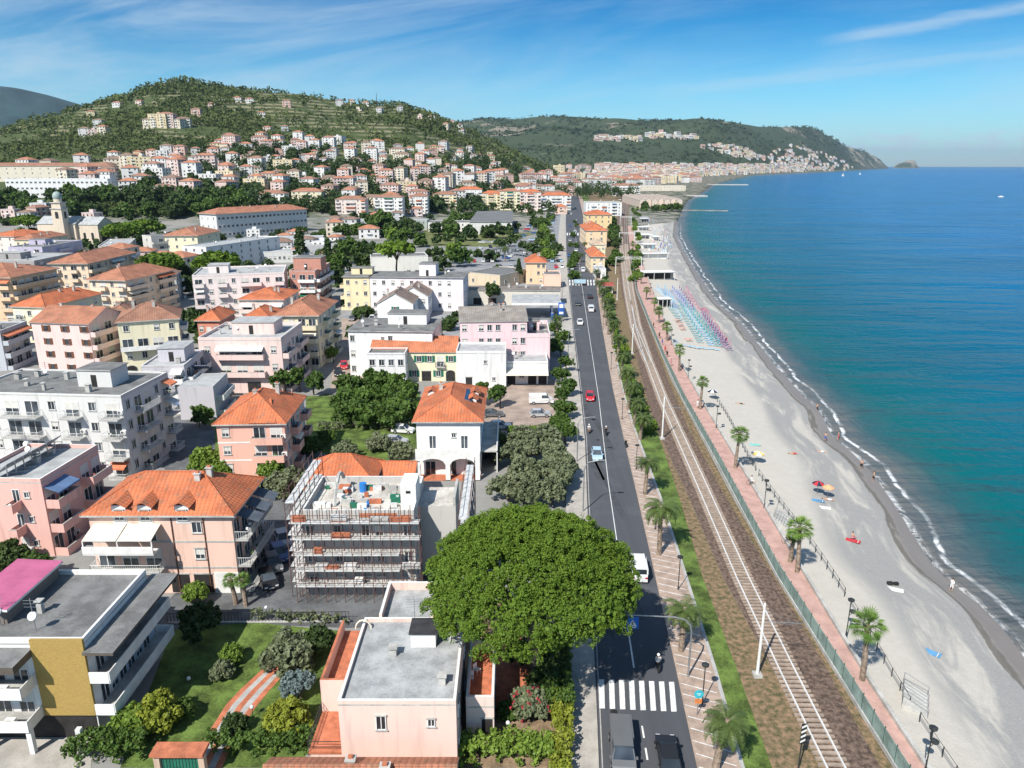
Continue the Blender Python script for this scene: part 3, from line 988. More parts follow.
# ---------------------------------------------------------------- yards, lawns and side streets on the flat
sheet('lawn', [(120, 768), (172, 630), (250, 622), (350, 632), (330, 700), (300, 768)], 0.016, M_grass)
sheet('driveway', [(150, 640), (168, 600), (190, 580), (275, 560), (440, 566), (440, 626), (345, 628), (250, 624), (160, 640)], 0.012, M_street)
sheet('side_street', [(235, 600), (262, 480), (300, 470), (300, 600)], 0.020, M_street)
sheet('terrace_yard', [(0, 780), (0, 720), (95, 722), (90, 780)], 0.020, M_pave)
PB = [(186, 768), (207, 735), (226, 705), (240, 690), (268, 664), (300, 640)]
PC = [(222, 768), (234, 740), (255, 708), (270, 690), (290, 668), (318, 644)]
for k, mm in enumerate((M_terra, M_kerb, M_terra, M_kerb, M_terra)):
    A = [(a[0] + (c[0] - a[0]) * k / 5, a[1] + (c[1] - a[1]) * k / 5) for a, c in zip(PB, PC)]
    Bq = [(a[0] + (c[0] - a[0]) * (k + 1) / 5, a[1] + (c[1] - a[1]) * (k + 1) / 5) for a, c in zip(PB, PC)]
    strip('garden_path', A, Bq, 0.024, mm)
sheet('garden_soil', [(450, 768), (452, 600), (560, 600), (560, 768)], 0.020, M_soil)
sheet('terracotta_patio', [(478, 705), (480, 640), (520, 636), (552, 690), (508, 712)], 0.026, M_terra)
sheet('parking_yard', [(484, 436), (566, 440), (562, 392), (548, 376), (480, 378)], 0.016, M_yard)
sheet('lawn', [(306, 446), (306, 396), (345, 396), (420, 392), (418, 452), (360, 468)], 0.016, M_grass)
sheet('courtyard', [(330, 388), (342, 318), (380, 322), (392, 392)], 0.020, M_yard)
sheet('side_street', [(342, 322), (345, 300), (470, 316), (480, 330), (470, 392), (455, 384), (440, 330)], 0.012, M_lot)
sheet('forecourt', [(470, 318), (478, 286), (566, 286), (571, 330), (571, 345), (550, 330)], 0.016, M_lot)
sheet('car_park', [(440, 268), (455, 240), (560, 240), (563, 290), (500, 284), (470, 276)], 0.020, M_lot)
sheet('car_park', [(545, 240), (545, 213), (566, 210), (566, 240)], 0.026, M_lot)
sheet('sports_field', [(418, 246), (425, 229), (535, 233), (500, 247)], 0.030, M_grassd)
sheet('back_garden', [(195, 470), (200, 420), (225, 415), (300, 410), (305, 470), (280, 500)], 0.020, M_grass)
sheet('side_street', [(165, 470), (150, 430), (190, 410), (215, 430), (215, 470)], 0.024, M_street)
sheet('beach_club_lot', [(585, 262), (590, 205), (600, 205), (606, 262)], 0.03, M_lot)

# ---------------------------------------------------------------- openings and balconies
MESHC = {}


def win_mesh(kind, w, h):
    k = (kind, round(w, 1), round(h, 1))
    if k in MESHC:
        return MESHC[k]
    w, h = round(w, 1), round(h, 1)
    f = MB(); p = MB(); s = MB()
    t = .07
    fm = {'s': M_white, 'w': M_white, 'd': M_white, 'k': M_brown}.get(kind, M_white)
    if kind in 'wsrkH':
        z0 = .0
        f.box(-w / 2, w / 2, -.05, .04, z0, z0 + t, fm); f.box(-w / 2 - .06, w / 2 + .06, -.16, .04, h - t, h + .03, M_conc)
        f.box(-w / 2, -w / 2 + t, -.11, .04, t, h - t, fm); f.box(w / 2 - t, w / 2, -.11, .04, t, h - t, fm)
        f.box(-.03, .03, -.045, .03, t, h - t, fm)
        f.box(-w / 2 - .1, w / 2 + .1, -.14, .03, -.07, 0, M_conc)
        p.box(-w / 2 + t, w / 2 - t, -.015, .02, t, h - t, M_glass)
        if kind in 'r':
            s.box(-w / 2 + t, w / 2 - t, -.035, -.018, h * .4, h - t, M_blind)
        if kind in 'sk':
            sm = M_green if kind == 's' else M_brown
            for sg in (-1, 1):
                a, c = sorted((sg * (w / 2 + .02), sg * (w / 2 + .02 + w * .5)))
                s.box(a, c, -.08, -.03, -.02, h + .02, sm)
    elif kind in 'dD':
        f.box(-w / 2, w / 2, -.05, .04, h - t, h, fm)
        f.box(-w / 2, -w / 2 + t, -.05, .04, 0, h - t, fm); f.box(w / 2 - t, w / 2, -.05, .04, 0, h - t, fm); f.box(-.04, .04, -.045, .03, 0, h - t, fm)
        p.box(-w / 2 + t, w / 2 - t, -.015, .02, 0.0, h - t, M_glass)
        if kind == 'D':
            s.box(-w / 2 + t, w / 2 - t, -.035, -.018, h * .45, h - t, M_blind)
    elif kind == 'g':
        f.box(-w / 2 - .1, w / 2 + .1, -.05, .04, h, h + .15, M_conc)
        p.box(-w / 2, w / 2, -.02, .03, 0.02, h, M_dark)
    elif kind == 'a':
        n = 10
        pts = [(-w / 2, 0), (w / 2, 0)] + [(w / 2 * math.cos(math.pi * i / n), h - w / 2 * .7 + w / 2 * .7 * math.sin(math.pi * i / n)) for i in range(n + 1)]
        p.poly([(x, -.03, z) for x, z in pts], M_dark)
        out = [(x * 1.1, z if z <= 0 else z + .1) for x, z in pts]
        for i in range(1, len(pts)):
            j = (i + 1) % len(pts)
            f.poly([(out[i][0], -.05, out[i][1]), (pts[i][0], -.05, pts[i][1]), (pts[j][0], -.05, pts[j][1]), (out[j][0], -.05, out[j][1])][::-1], M_conc)
    MESHC[k] = (f.mesh('frame'), p.mesh('pane'), s.mesh('shutter') if s.V else None)
    return MESHC[k]


ONE = {}
L_GR = mat('pot_plants', (.05, .10, .02), .8, .2, 3)
AWN = [M_cream, M_white, M_green, mat('orange_awning', (.62, .2, .1), .8), mat('striped_blue_awning', (.12, .2, .35), .8)]


def win_one(kind, w, h):
    """the same opening as a single mesh (far houses)"""
    k = (kind, round(w, 1), round(h, 1))
    if k in ONE:
        return ONE[k]
    f, p, s = win_mesh(kind, w, h)
    b = MB()
    for me in (f, p, s):
        if me is None: continue
        o = len(b.V); b.V += [tuple(v.co) for v in me.vertices]
        for pl in me.polygons:
            b.F.append(tuple(o + i for i in pl.vertices)); b.M.append(b.mi(me.materials[pl.material_index]))
    ONE[k] = b.mesh('window')
    return ONE[k]


def put_window(root, T, rot, kind, w, h, lvl):
    loc = T
    nm = 'door' if kind in 'dD' else 'garage_door' if kind == 'g' else 'window'
    if lvl >= 2:
        f, p, s = win_mesh(kind, w, h)
        o = link(nm, f, root, loc, rot)
        link('pane', p, o)
        if s: link('shutter', s, o)
    else:
        o = link(nm, win_one(kind, w, h), root, loc, rot)
    return o


def balcony(root, T, rot, w, dep, style, colm, lvl, awn=None, z_under=.16):
    b = MB(); b.box(-w / 2, w / 2, -dep, .03, -z_under, 0, colm if style == 'solid' else M_conc)
    o = b.build('balcony', root, T, rot)
    r = MB()
    if style == 'solid':
        r.box(-w / 2, w / 2, -dep, -dep + .12, 0.0, .95, colm); r.box(-w / 2, -w / 2 + .12, -dep + .12, 0, 0, .95, colm); r.box(w / 2 - .12, w / 2, -dep + .12, 0, 0, .95, colm)
        r.box(-w / 2 - .02, w / 2 + .02, -dep - .02, -dep + .14, .95, 1.0, M_conc)
    elif style == 'band':
        r.box(-w / 2, w / 2, -dep - .03, -dep + .06, -.2, .85, M_white); r.box(-w / 2 - .03, -w / 2 + .05, -dep + .06, 0, -.2, .85, M_white); r.box(w / 2 - .05, w / 2 + .03, -dep + .06, 0, -.2, .85, M_white)
    else:
        mm = M_metal if style == 'bars' else M_white if style == 'wbars' else M_green
        for (a, c) in (((-w / 2, -dep), (w / 2, -dep)), ((-w / 2, -dep), (-w / 2, 0)), ((w / 2, -dep), (w / 2, 0))):
            r.tube((*a, 1.0), (*c, 1.0), .03, n=4, m=mm); r.tube((*a, .12), (*c, .12), .02, n=4, m=mm)
            L = math.dist(a, c); n = max(1, int(L / (.22 if lvl >= 2 else .5)))
            for i in range(n + 1):
                x = a[0] + (c[0] - a[0]) * i / n; y = a[1] + (c[1] - a[1]) * i / n
                r.box(x - .015, x + .015, y - .015, y + .015, 0, 1.0, mm)
    r.build('railing', o)
    if awn is not None:
        a = MB(); a.slab((-w / 2 + .1, -dep - .1, 1.95), (w / 2 - .1, -dep - .1, 1.95), (w / 2 - .1, -.02, 2.55), (-w / 2 + .1, -.02, 2.55), .05, awn)
        a.box(-w / 2 + .1, w / 2 - .1, -dep - .12, -dep - .09, 1.72, 1.95, awn)
        a.build('awning', o)
    return o


def facade(root, O, rot, W, h, ns, spec, P):
    """O: left end of the facade at ground (local), rot: facade turn about z"""
    rows_ = spec.split('/')
    sh = h / ns
    ex = (math.cos(rot), math.sin(rot))
    for k in range(ns):
        row = rows_[min(k, len(rows_) - 1)]
        n = len(row)
        bw = W / n
        i = 0
        while i < n:
            c = row[i]
            z = k * sh
            def T(x, zz): return (O[0] + ex[0] * x, O[1] + ex[1] * x, zz)
            if c in 'BA':
                j = i
                while j < n and row[j] == c: j += 1
                wd = (j - i) * bw
                bb = min(wd - .3, wd)
                balcony(root, T((i + j) / 2 * bw, z + .1), rot, bb, P['bal'], P['style'], P['bm'], P['lvl'], P['awn'] if c == 'A' else rng.choice(AWN) if rng.random() < (.22 if P['lvl'] < 2 else .10) else None)
                for q in range(i, j):
                    dk = 'D' if rng.random() < .45 else 'd'
                    put_window(root, T((q + .5) * bw, z + .12), rot, dk, min(2.2, bw * .7), min(2.3, sh - .4), P['lvl'])
                if P['lvl'] and rng.random() < .35:
                    pb = MB()
                    for _ in range(4):
                        s_ = rng.uniform(.12, .24); x_ = rng.uniform(-.4, .4) * bb; pb.ball((x_, -P['bal'] + .35, rng.uniform(.5, 1.15)), s_, rng.choice([L_GR, L_GR, M_terra, M_white]), 5, 3)
                    pb.build('balcony_plants', root, T((i + j) / 2 * bw, z + .1), rot)
                if rng.random() < .25:
                    pb = MB(); pb.box(-.4, .4, -.36, -.02, .5, 1.05, M_white); pb.box(-.3, .1, -.37, -.361, .56, 1.0, M_dark); pb.build('air_conditioner', root, T((q + .9) * bw, z + .2), rot)
                i = j
                continue
            hw = min(1.4, sh * .48)
            if c in 'wsrkH':
                kk = c
                if c == 'w' and rng.random() < .35: kk = 'r'
                put_window(root, T((i + .5) * bw, z + sh * .33), rot, kk, min(1.15 if c != 'H' else 2.2, bw * .6), hw, P['lvl'])
            elif c == 'p':
                put_window(root, T((i + .5) * bw, z + sh * .42), rot, 'w', min(.7, bw * .5), .8, P['lvl'])
            elif c == 'd':
                put_window(root, T((i + .5) * bw, z + .08), rot, 'd', min(1.3, bw * .7), min(2.15, sh - .4), P['lvl'])
            elif c == 'g':
                put_window(root, T((i + .5) * bw, .05 + z), rot, 'g', min(2.8, bw * .8), min(2.3, sh - .5), P['lvl'])
            elif c == 'a':
                put_window(root, T((i + .5) * bw, .05 + z), rot, 'a', min(2.6, bw * .75), min(2.5, sh - .3), P['lvl'])
            i += 1


def chimney(parent, x, y, z0, z1, m=None, s=.35):
    b = MB(); b.box(x - s, x + s, y - s * .8, y + s * .8, z0, z1, m or M_conc)
    b.box(x - s - .1, x + s + .1, y - s * .8 - .1, y + s * .8 + .1, z1, z1 + .1, M_conc)
    b.box(x - s * .6, x + s * .6, y - s * .4, y + s * .4, z1 + .1, z1 + .32, M_terra)
    return b.build('chimney', parent)


def hip_roof(root, x0, x1, y0, y1, h, ov, rise, tm, fm, ridge_dir=None, name='roof'):
    b = MB()
    X0, X1, Y0, Y1 = x0 - ov, x1 + ov, y0 - ov, y1 + ov
    b.box(X0, X1, Y0, Y1, h, h + .2, fm)
    z = h + .2
    w, d = X1 - X0, Y1 - Y0
    if ridge_dir is None: ridge_dir = 'x' if w >= d else 'y'
    if ridge_dir == 'x':
        q = min(d / 2, w / 2)
        A, B = (X0 + q, (Y0 + Y1) / 2, z + rise), (X1 - q, (Y0 + Y1) / 2, z + rise)
        if abs(A[0] - B[0]) < .05: B = (A[0] + .05, A[1], A[2])
        b.poly([(X0, Y0, z), (X1, Y0, z), B, A], tm); b.poly([(X1, Y0, z), (X1, Y1, z), B], tm); b.poly([(X1, Y1, z), (X0, Y1, z), A, B], tm); b.poly([(X0, Y1, z), (X0, Y0, z), A], tm)
        ends = [((X0, Y0, z), A), ((X0, Y1, z), A), ((X1, Y0, z), B), ((X1, Y1, z), B), (A, B)]
    else:
        q = min(w / 2, d / 2)
        A, B = ((X0 + X1) / 2, Y0 + q, z + rise), ((X0 + X1) / 2, Y1 - q, z + rise)
        if abs(A[1] - B[1]) < .05: B = (A[0], A[1] + .05, A[2])
        b.poly([(X0, Y0, z), (X1, Y0, z), A], tm); b.poly([(X1, Y0, z), (X1, Y1, z), B, A], tm); b.poly([(X1, Y1, z), (X0, Y1, z), B], tm); b.poly([(X0, Y1, z), (X0, Y0, z), A, B], tm)
        ends = [((X0, Y0, z), A), ((X1, Y0, z), A), ((X0, Y1, z), B), ((X1, Y1, z), B), (A, B)]
    for p, q2 in ends:
        b.tube(p, q2, .11, n=5, m=tm)
    return b.build(name, root)


def gable_roof(root, x0, x1, y0, y1, h, ov, rise, tm, fm, wm, axis='x', name='roof'):
    """axis: the way the ridge runs"""
    b = MB()
    X0, X1, Y0, Y1 = x0 - ov, x1 + ov, y0 - ov, y1 + ov
    if axis == 'x':
        ym = (Y0 + Y1) / 2; s = rise / ((y1 - y0) / 2); zl = h - ov * s
        b.slab((X0, Y0, zl + .15), (X1, Y0, zl + .15), (X1, ym, h + rise + .15), (X0, ym, h + rise + .15), .15, tm, fm)
        b.slab((X1, Y1, zl + .15), (X0, Y1, zl + .15), (X0, ym, h + rise + .15), (X1, ym, h + rise + .15), .15, tm, fm)
        for x, fl in ((x0, 1), (x1, 0)):
            tri = [(x, y0, h), (x, y1, h), (x, ym, h + rise - .02)]
            b.poly(tri[::-1] if fl else tri, wm)
        b.tube((X0, ym, h + rise + .16), (X1, ym, h + rise + .16), .11, n=5, m=tm)
    else:
        xm = (X0 + X1) / 2; s = rise / ((x1 - x0) / 2); zl = h - ov * s
        b.slab((X0, Y1, zl + .15), (X0, Y0, zl + .15), (xm, Y0, h + rise + .15), (xm, Y1, h + rise + .15), .15, tm, fm)
        b.slab((X1, Y0, zl + .15), (X1, Y1, zl + .15), (xm, Y1, h + rise + .15), (xm, Y0, h + rise + .15), .15, tm, fm)
        for y, fl in ((y0, 0), (y1, 1)):
            tri = [(x0, y, h), (x1, y, h), (xm, y, h + rise - .02)]
            b.poly(tri[::-1] if fl else tri, wm)
        b.tube((xm, Y0, h + rise + .16), (xm, Y1, h + rise + .16), .11, n=5, m=tm)
    return b.build(name, root)


def flat_roof(root, x0, x1, y0, y1, h, par, rm, wm, hut=None, vents=3, ov=0.0, name='roof'):
    b = MB()
    X0, X1, Y0, Y1 = x0 - ov, x1 + ov, y0 - ov, y1 + ov
    b.box(X0, X1, Y0, Y1, h, h + .15, M_conc, top=rm)
    t = .22
    if par > 0:
        z0, z1 = h + .153, h + .15 + par
        for (a0, a1, c0, c1) in ((X0, X1, Y0, Y0 + t), (X0, X1, Y1 - t, Y1), (X0, X0 + t, Y0 + t, Y1 - t), (X1 - t, X1, Y0 + t, Y1 - t)):
            b.box(a0, a1, c0, c1, z0, z1, wm, top=M_white)
    o = b.build(name, root)
    for k in range(2 if vents else 0):
        ax_, ay_ = X0 + (X1 - X0) * rng.uniform(.1, .9), Y0 + (Y1 - Y0) * rng.uniform(.1, .9); q = MB()
        q.tube((ax_, ay_, h + .1), (ax_, ay_, h + 3.2), .035, n=4, m=M_metal)
        for e in range(3): q.tube((ax_ - .6, ay_, h + 2.4 + e * .3), (ax_ + .6, ay_, h + 2.4 + e * .3), .02, n=4, m=M_metal)
        q.tube((ax_, ay_ - .1, h + 1.6), (ax_, ay_ - .18, h + 1.65), .4, .36, 10, M_white); q.build('antenna', o)
    if hut:
        hx, hy, hw, hd, hh = hut
        q = MB(); q.box(hx, hx + hw, hy, hy + hd, h + .155, h + hh, wm); q.box(hx - .2, hx + hw + .2, hy - .2, hy + hd + .2, h + hh, h + hh + .15, M_conc, top=rm)
        q.box(hx + hw * .4, hx + hw * .4 + .9, hy - .03, hy + .02, h + .2, h + min(2.1, hh - .2), M_dark)
        q.build('stair_tower', o)
    for k in range(vents):
        vx = X0 + (X1 - X0) * rng.uniform(.1, .9); vy = Y0 + (Y1 - Y0) * rng.uniform(.15, .85)
        if hut and hut[0] - .8 < vx < hut[0] + hut[2] + .8 and hut[1] - .8 < vy < hut[1] + hut[3] + .8: continue
        q = MB(); s = rng.uniform(.2, .4); q.box(vx - s, vx + s, vy - s, vy + s, h + .155, h + rng.uniform(.7, 1.3), M_conc); q.box(vx - s - .1, vx + s + .1, vy - s - .1, vy + s + .1, h + 1.3, h + 1.38, M_conc)
        q.build('chimney', o)
    return o


BLD = []


def building(name, label, cat, fl, fr, br, h, ns=3, wall=(.7, .6, .5), roof='flat', rc=None, rise=None, ov=.5, F='www', Rt='ww', L='', K='', bal=1.3, style='solid', bm=None, awn=None, lvl=1, g=0.0, group=None, hut=None, par=.4, vents=3, rm=None, depth=None, chim=2, axis=None, gz=None, band=False, wm=None, lab2=None):
    """fl, fr, br: pixels of front-left, front-right and back-right corners of the eaves, h above the ground g"""
    A = Vector(at(*fl, g + h)); B = Vector(at(*fr, g + h))
    d = (B - A); W = math.hypot(d.x, d.y); ang = math.atan2(d.y, d.x)
    nrm = Vector((-math.sin(ang), math.cos(ang), 0))
    if depth is None:
        C = Vector(at(*br, g + h)); depth = abs((C - B).dot(nrm))
    D = depth
    mid = (A + B) / 2 + nrm * (D / 2)
    root = empty(name, (mid.x, mid.y, g), ang, label, cat, group)
    x0, x1, y0, y1 = -W / 2, W / 2, -D / 2, D / 2
    wm = wm or wallm(wall)
    b = MB(); b.box(x0, x1, y0, y1, -4 if g else -.3, h, wm)
    if band:
        sh = h / ns
        for k in range(1, ns):
            b.box(x0 - .04, x1 + .04, y0 - .04, y1 + .04, k * sh - .12, k * sh + .1, M_white if band == 'w' else M_conc)
    b.build('wall', root)
    P = dict(bal=bal, style=style, bm=bm or wm, lvl=lvl, awn=awn)
    if F: facade(root, (x0, y0), 0, W, h, ns, F, P)
    if Rt: facade(root, (x1, y0), math.pi / 2, D, h, ns, Rt, P)
    if L: facade(root, (x0, y1), -math.pi / 2, D, h, ns, L, P)
    if K: facade(root, (x1, y1), math.pi, W, h, ns, K, P)
    rise = rise if rise is not None else min(W, D) * .2
    tm = tilem(rc or ORANGE)
    if roof == 'hip': ro = hip_roof(root, x0, x1, y0, y1, h, ov, rise, tm, M_conc, axis)
    elif roof == 'gx': ro = gable_roof(root, x0, x1, y0, y1, h, ov, rise, tm, M_conc, wm, 'x')
    elif roof == 'gy': ro = gable_roof(root, x0, x1, y0, y1, h, ov, rise, tm, M_conc, wm, 'y')
    elif roof == 'flat':
        if hut: hut = (x0 + hut[0] * W, y0 + hut[1] * D, hut[2], hut[3], hut[4])
        ro = flat_roof(root, x0, x1, y0, y1, h, par, rm or M_roof, wm, hut, vents, ov=0 if par > 0 else ov)
    else: ro = None
    if roof in ('hip', 'gx', 'gy') and ro:
        for k in range(chim):
            cx = x0 + W * rng.uniform(.2, .8); cy = y0 + D * rng.uniform(.3, .75)
            chimney(ro, cx, cy, h + .2, h + rise + rng.uniform(.2, .7), s=.3)

    BLD.append((mid.x, mid.y, W, D, ang))
    return root, W, D, ro
# ---------------------------------------------------------------- the buildings one can tell apart
PINK = (.72, .43, .37); PALEP = (.74, .62, .56); SALM = (.78, .53, .43); CREAM = (.74, .66, .46); WHT = (.76, .75, .72); OCH = (.70, .50, .33); LIL = (.55, .53, .56); YEL = (.76, .70, .50)


def box_part(root, name, x0, x1, y0, y1, z0, z1, m, top=None):
    b = MB(); b.box(x0, x1, y0, y1, z0, z1, m, top=top)
    return b.build(name, root)


# 1 bottom-left flats with the ochre brick end
r, W, D, ro = building('apartment_block', 'low flats at the bottom left with an ochre brick end wall and grey flat roof', 'apartment block', (-75, 645), (84, 645), (146, 575), 9.0, 3, WHT, 'flat', F='.', Rt='.', lvl=2, par=.45, vents=1)
x0, x1, y0, y1 = -W / 2, W / 2, -D / 2, D / 2
M_brk = mat('ochre_brick', (.50, .34, .10), .85, kind='brick', scale=3.2, col2=(.30, .20, .07))
b = MB(); b.box(x1 - 4.2, x1 + .05, y0 - .25, y0 - .004, 2.4, 9.63, M_brk); b.build('brick_wall', r)
for z in (2.6, 5.7):
    balcony(r, ((x0 + x1 - 4.2) / 2, y0, z), 0, W - 4.3, 2.2, 'band', M_white, 2)
    for q in range(4):
        put_window(r, (x1 - 5.6 - q * 1.9, y0, z + .02), 0, 'd' if q % 2 else 'D', 1.3, 2.15, 2)
    balcony(r, (x1, (y0 + y1) / 2, z), math.pi / 2, D + .4, 1.7, 'band', M_white, 2)
    for q in range(6):
        put_window(r, (x1, y0 + 1.6 + q * (D - 2) / 6, z + .02), math.pi / 2, 'dwD'[q % 3] if q % 3 != 1 else 'r', 1.2, 2.1 if q % 3 != 1 else 1.3, 2)
M_eave = mat('dark_brown_eave', (.13, .11, .09), .8)
box_part(r, 'canopy', x1 + .004, x1 + 2.5, y0 - .5, y1 + 1.0, 8.35, 8.6, M_eave, M_roof)
box_part(r, 'canopy', x0, x1 - 4.2, y0 - 2.5, y0 - .004, 8.1, 8.75, M_eave, M_roof)
M_mag = mat('magenta_sheet_roof', (.50, .13, .24), .6, .08, .5)
b = MB(); b.box(x0 + 1.5, x1 - 7.8, y1 - 8.0, y1 - .6, 9.16, 10.6, wallm((.20, .17, .15))); b.slab((x0 + 1.2, y1 - 8.3, 10.9), (x1 - 7.4, y1 - 8.3, 10.7), (x1 - 7.4, y1 - .3, 10.7), (x0 + 1.2, y1 - .3, 10.9), .22, M_mag, M_white)
b.build('penthouse', r)
chimney(r, x1 - 8.2, y0 + 4.2, 9.16, 10.3, mat('old_brick', (.30, .14, .09), .9, kind='brick', scale=4), .28)
box_part(r, 'undercroft_shade', x0, x1 - .1, y0 - .03, y0 - .002, .02, 2.5, M_dark)  # dark sheet on the wall, standing in for the shade among the pilotis
for q in range(3): box_part(r, 'pilotis', x0 + 4 + q * 4, x0 + 4.4 + q * 4, y0 - 1.9, y0 - 1.5, 0, 2.4, M_white)
for z in (3.2, 6.3):      # outdoor air conditioners on the front balconies
    b = MB(); b.box(x1 - 6.3, x1 - 5.5, y0 - 1.9, y0 - 1.55, z - .45, z + .15, M_white); b.box(x1 - 6.15, x1 - 5.75, y0 - 1.91, y0 - 1.9, z - .38, z + .08, M_dark); b.build('air_conditioner', r)

# 2 pink flats with the solar collectors
r, W, D, ro = building('apartment_block', 'deep pink flats at the left edge with a row of solar collectors on the roof', 'apartment block', (-35, 482), (41, 484), (97, 449), 9.6, 3, PINK, 'flat', F='Bp..Bp.', Rt='BB.BB', lvl=2, bal=1.7, par=.5, rm=M_roofl, vents=2)
b = MB()
n = 7; L = D * .9
for i in range(n):
    ya = -D / 2 + D * .06 + L * i / n; yb = ya + L / n - .12
    b.slab((W / 2 - 6.4, yb, 10.2), (W / 2 - 6.4, ya, 10.2), (W / 2 - 4.4, ya, 11.7), (W / 2 - 4.4, yb, 11.7), .1, M_panel, M_metal)
    b.box(W / 2 - 4.6, W / 2 - 4.5, ya, ya + .1, 9.75, 11.55, M_metal)
b.build('solar_collector', r)

# 3 salmon block with the big orange hipped roof
r, W, D, ro = building('apartment_block', 'salmon block with bright orange hipped roof and three white dormers', 'apartment block', (88, 515), (231, 515), (268, 481), 9.6, 3, SALM, 'hip', ORANGE, 3.0, .6, F='gg.gg./BBB.w./ddd.w.', Rt='BBBB', lvl=2, bal=1.5, style='wbars', chim=2, band='s')
x0, y0 = -W / 2, -D / 2
for fx in (.22, .40, .66):
    cx = x0 + W * fx
    b = MB(); b.box(cx - .75, cx + .75, y0 - .05, y0 + 2.4, 8.6, 10.75, M_white); b.build('dormer', r)
    b = MB(); b.slab((cx - 1.15, y0 + 3.6, 11.0), (cx - 1.15, y0 - .5, 10.75), (cx, y0 - .5, 11.35), (cx, y0 + 3.6, 11.6), .1, tilem(ORANGE)); b.slab((cx, y0 + 3.6, 11.6), (cx, y0 - .5, 11.35), (cx + 1.15, y0 - .5, 10.75), (cx + 1.15, y0 + 3.6, 11.0), .1, tilem(ORANGE)); b.build('dormer_roof', r)
    put_window(r, (cx, y0 - .05, 9.0), 0, 'w', 1.1, 1.3, 2)
b = MB()
pw = W * .47
b.slab((x0 + .5, y0 - 2.7, 7.9), (x0 + .5 + pw / 2 - .06, y0 - 2.7, 7.9), (x0 + .5 + pw / 2 - .06, y0 - .1, 8.6), (x0 + .5, y0 - .1, 8.6), .08, M_cream)
b.slab((x0 + .5 + pw / 2 + .06, y0 - 2.7, 7.9), (x0 + .5 + pw, y0 - 2.7, 7.9), (x0 + .5 + pw, y0 - .1, 8.6), (x0 + .5 + pw / 2 + .06, y0 - .1, 8.6), .08, M_cream)
for q in (0, .5, 1):
    b.box(x0 + .5 + pw * q - .06, x0 + .5 + pw * q + .06, y0 - 2.62, y0 - 2.5, 6.4, 7.85, M_white)
b.build('pergola', r)
b = MB(); b.box(x0 + .4, x0 + .6 + pw, y0 - 2.7, y0 - 1.5, 6.2, 6.4, M_white); b.box(x0 + .4, x0 + .6 + pw, y0 - 2.75, y0 - 2.65, 6.4, 7.2, M_white); b.build('terrace_slab', r)
for fx in (.575, .80):
    b = MB(); b.tube((x0 + W * fx, y0 - .08, 0), (x0 + W * fx, y0 - .08, 9.5), .06, m=M_brown); b.build('downpipe', r)
for q in range(3):
    b = MB(); b.slab((W / 2 + 2.4, -D / 2 + 1.4 + q * D * .3, 8.1), (W / 2 + 2.4, -D / 2 + 1.2 + (q + .85) * D * .3, 8.1), (W / 2 + .05, -D / 2 + 1.2 + (q + .85) * D * .3, 8.9), (W / 2 + .05, -D / 2 + 1.4 + q * D * .3, 8.9), .06, mat('dark_awning', (.10, .12, .15), .8)); b.build('awning', r)
b = MB(); b.box(x0 + W * .83, W / 2 + .06, y0 - .06, y0 + .02, 0, 2.6, M_white); b.build('white_plinth', r)

# 4 big white flats
building('apartment_block', 'large white five-bay flats with grey flat roof and white stair hut', 'apartment block', (-40, 394), (121, 398), (167, 374), 12.8, 4, (.63, .62, .60), 'flat', F='BwBBwBwB', Rt='wBBwB', lvl=2, bal=1.5, style='wbars', hut=(.62, .35, 5.5, 4.5, 2.8), vents=8, par=.25)
# 5 pink gabled
building('apartment_block', 'pale pink gabled block with brown shutters left of the yellow arcade house', 'apartment block', (31, 322), (88, 324), (114, 313), 12.0, 4, (.76, .56, .52), 'gx', ORANGE2, 2.6, .4, F='.k.k.k', Rt='BBB', lvl=1, bal=1.3)
# 6 yellow arcade house
building('apartment_block', 'yellow house with ground-floor arches and long white balcony', 'apartment block', (117, 323), (178, 319), (197, 309), 12.5, 4, YEL, 'hip', RUST, 3.2, .5, F='aaaa/wwww/BBBB/w.ww', Rt='wBBw', lvl=2, style='band', bal=1.5)
building('house', 'brown tiled house tucked behind the yellow arcade house', 'house', (99, 320), (136, 318), (150, 309), 10.5, 3, CREAM, 'hip', RUST, 2.4, .5, F='www')
building('apartment_block', 'long orange-beige flats at the left edge with balconies in shade', 'apartment block', (-60, 277), (10, 278), (64, 269), 13.5, 4, OCH, 'hip', ORANGE2, 3.0, .8, F='BwBwB', Rt='BBBBBBB', style='solid')
building('apartment_block', 'ochre flats behind, upper of the two with red-brown hipped roofs', 'apartment block', (50, 264), (87, 264), (138, 253), 12.5, 4, (.78, .62, .46), 'hip', ORANGE2, 3.0, .8, F='BwBw', Rt='BBwBBwB')
building('apartment_block', 'ochre flats in front, lower of the two with red-brown hipped roofs', 'apartment block', (89, 280), (125, 281), (161, 270), 12, 4, (.79, .62, .46), 'hip', ORANGE2, 3.0, .8, F='wBwB', Rt='BBwBB')
building('house', 'cream house with orange roof and side balconies above the pale pink block', 'house', (12, 307), (45, 308), (90, 294), 10, 3, YEL, 'hip', ORANGE, 2.6, .5, F='BwB', Rt='wwBw', style='wbars')
building('house', 'grey-white house at the left edge beside the pale pink block', 'house', (-60, 334), (0, 333), (25, 323), 9, 3, (.50, .52, .55), 'flat', F='BBw', Rt='BBB', vents=2)
r, W, D, ro = building('apartment_block', 'modern grey terraced block with blue-grey roofs between yellow and pink blocks', 'apartment block', (141, 368), (184, 367), (212, 351), 9.0, 3, LIL, 'flat', F='BwB', Rt='BBB', lvl=1, style='band', par=.3, hut=(.25, .3, 5, 6, 2.8), rm=M_roofl)
M_slate = mat('blue_slate_roof', (.10, .12, .19), .6, .12, .8)
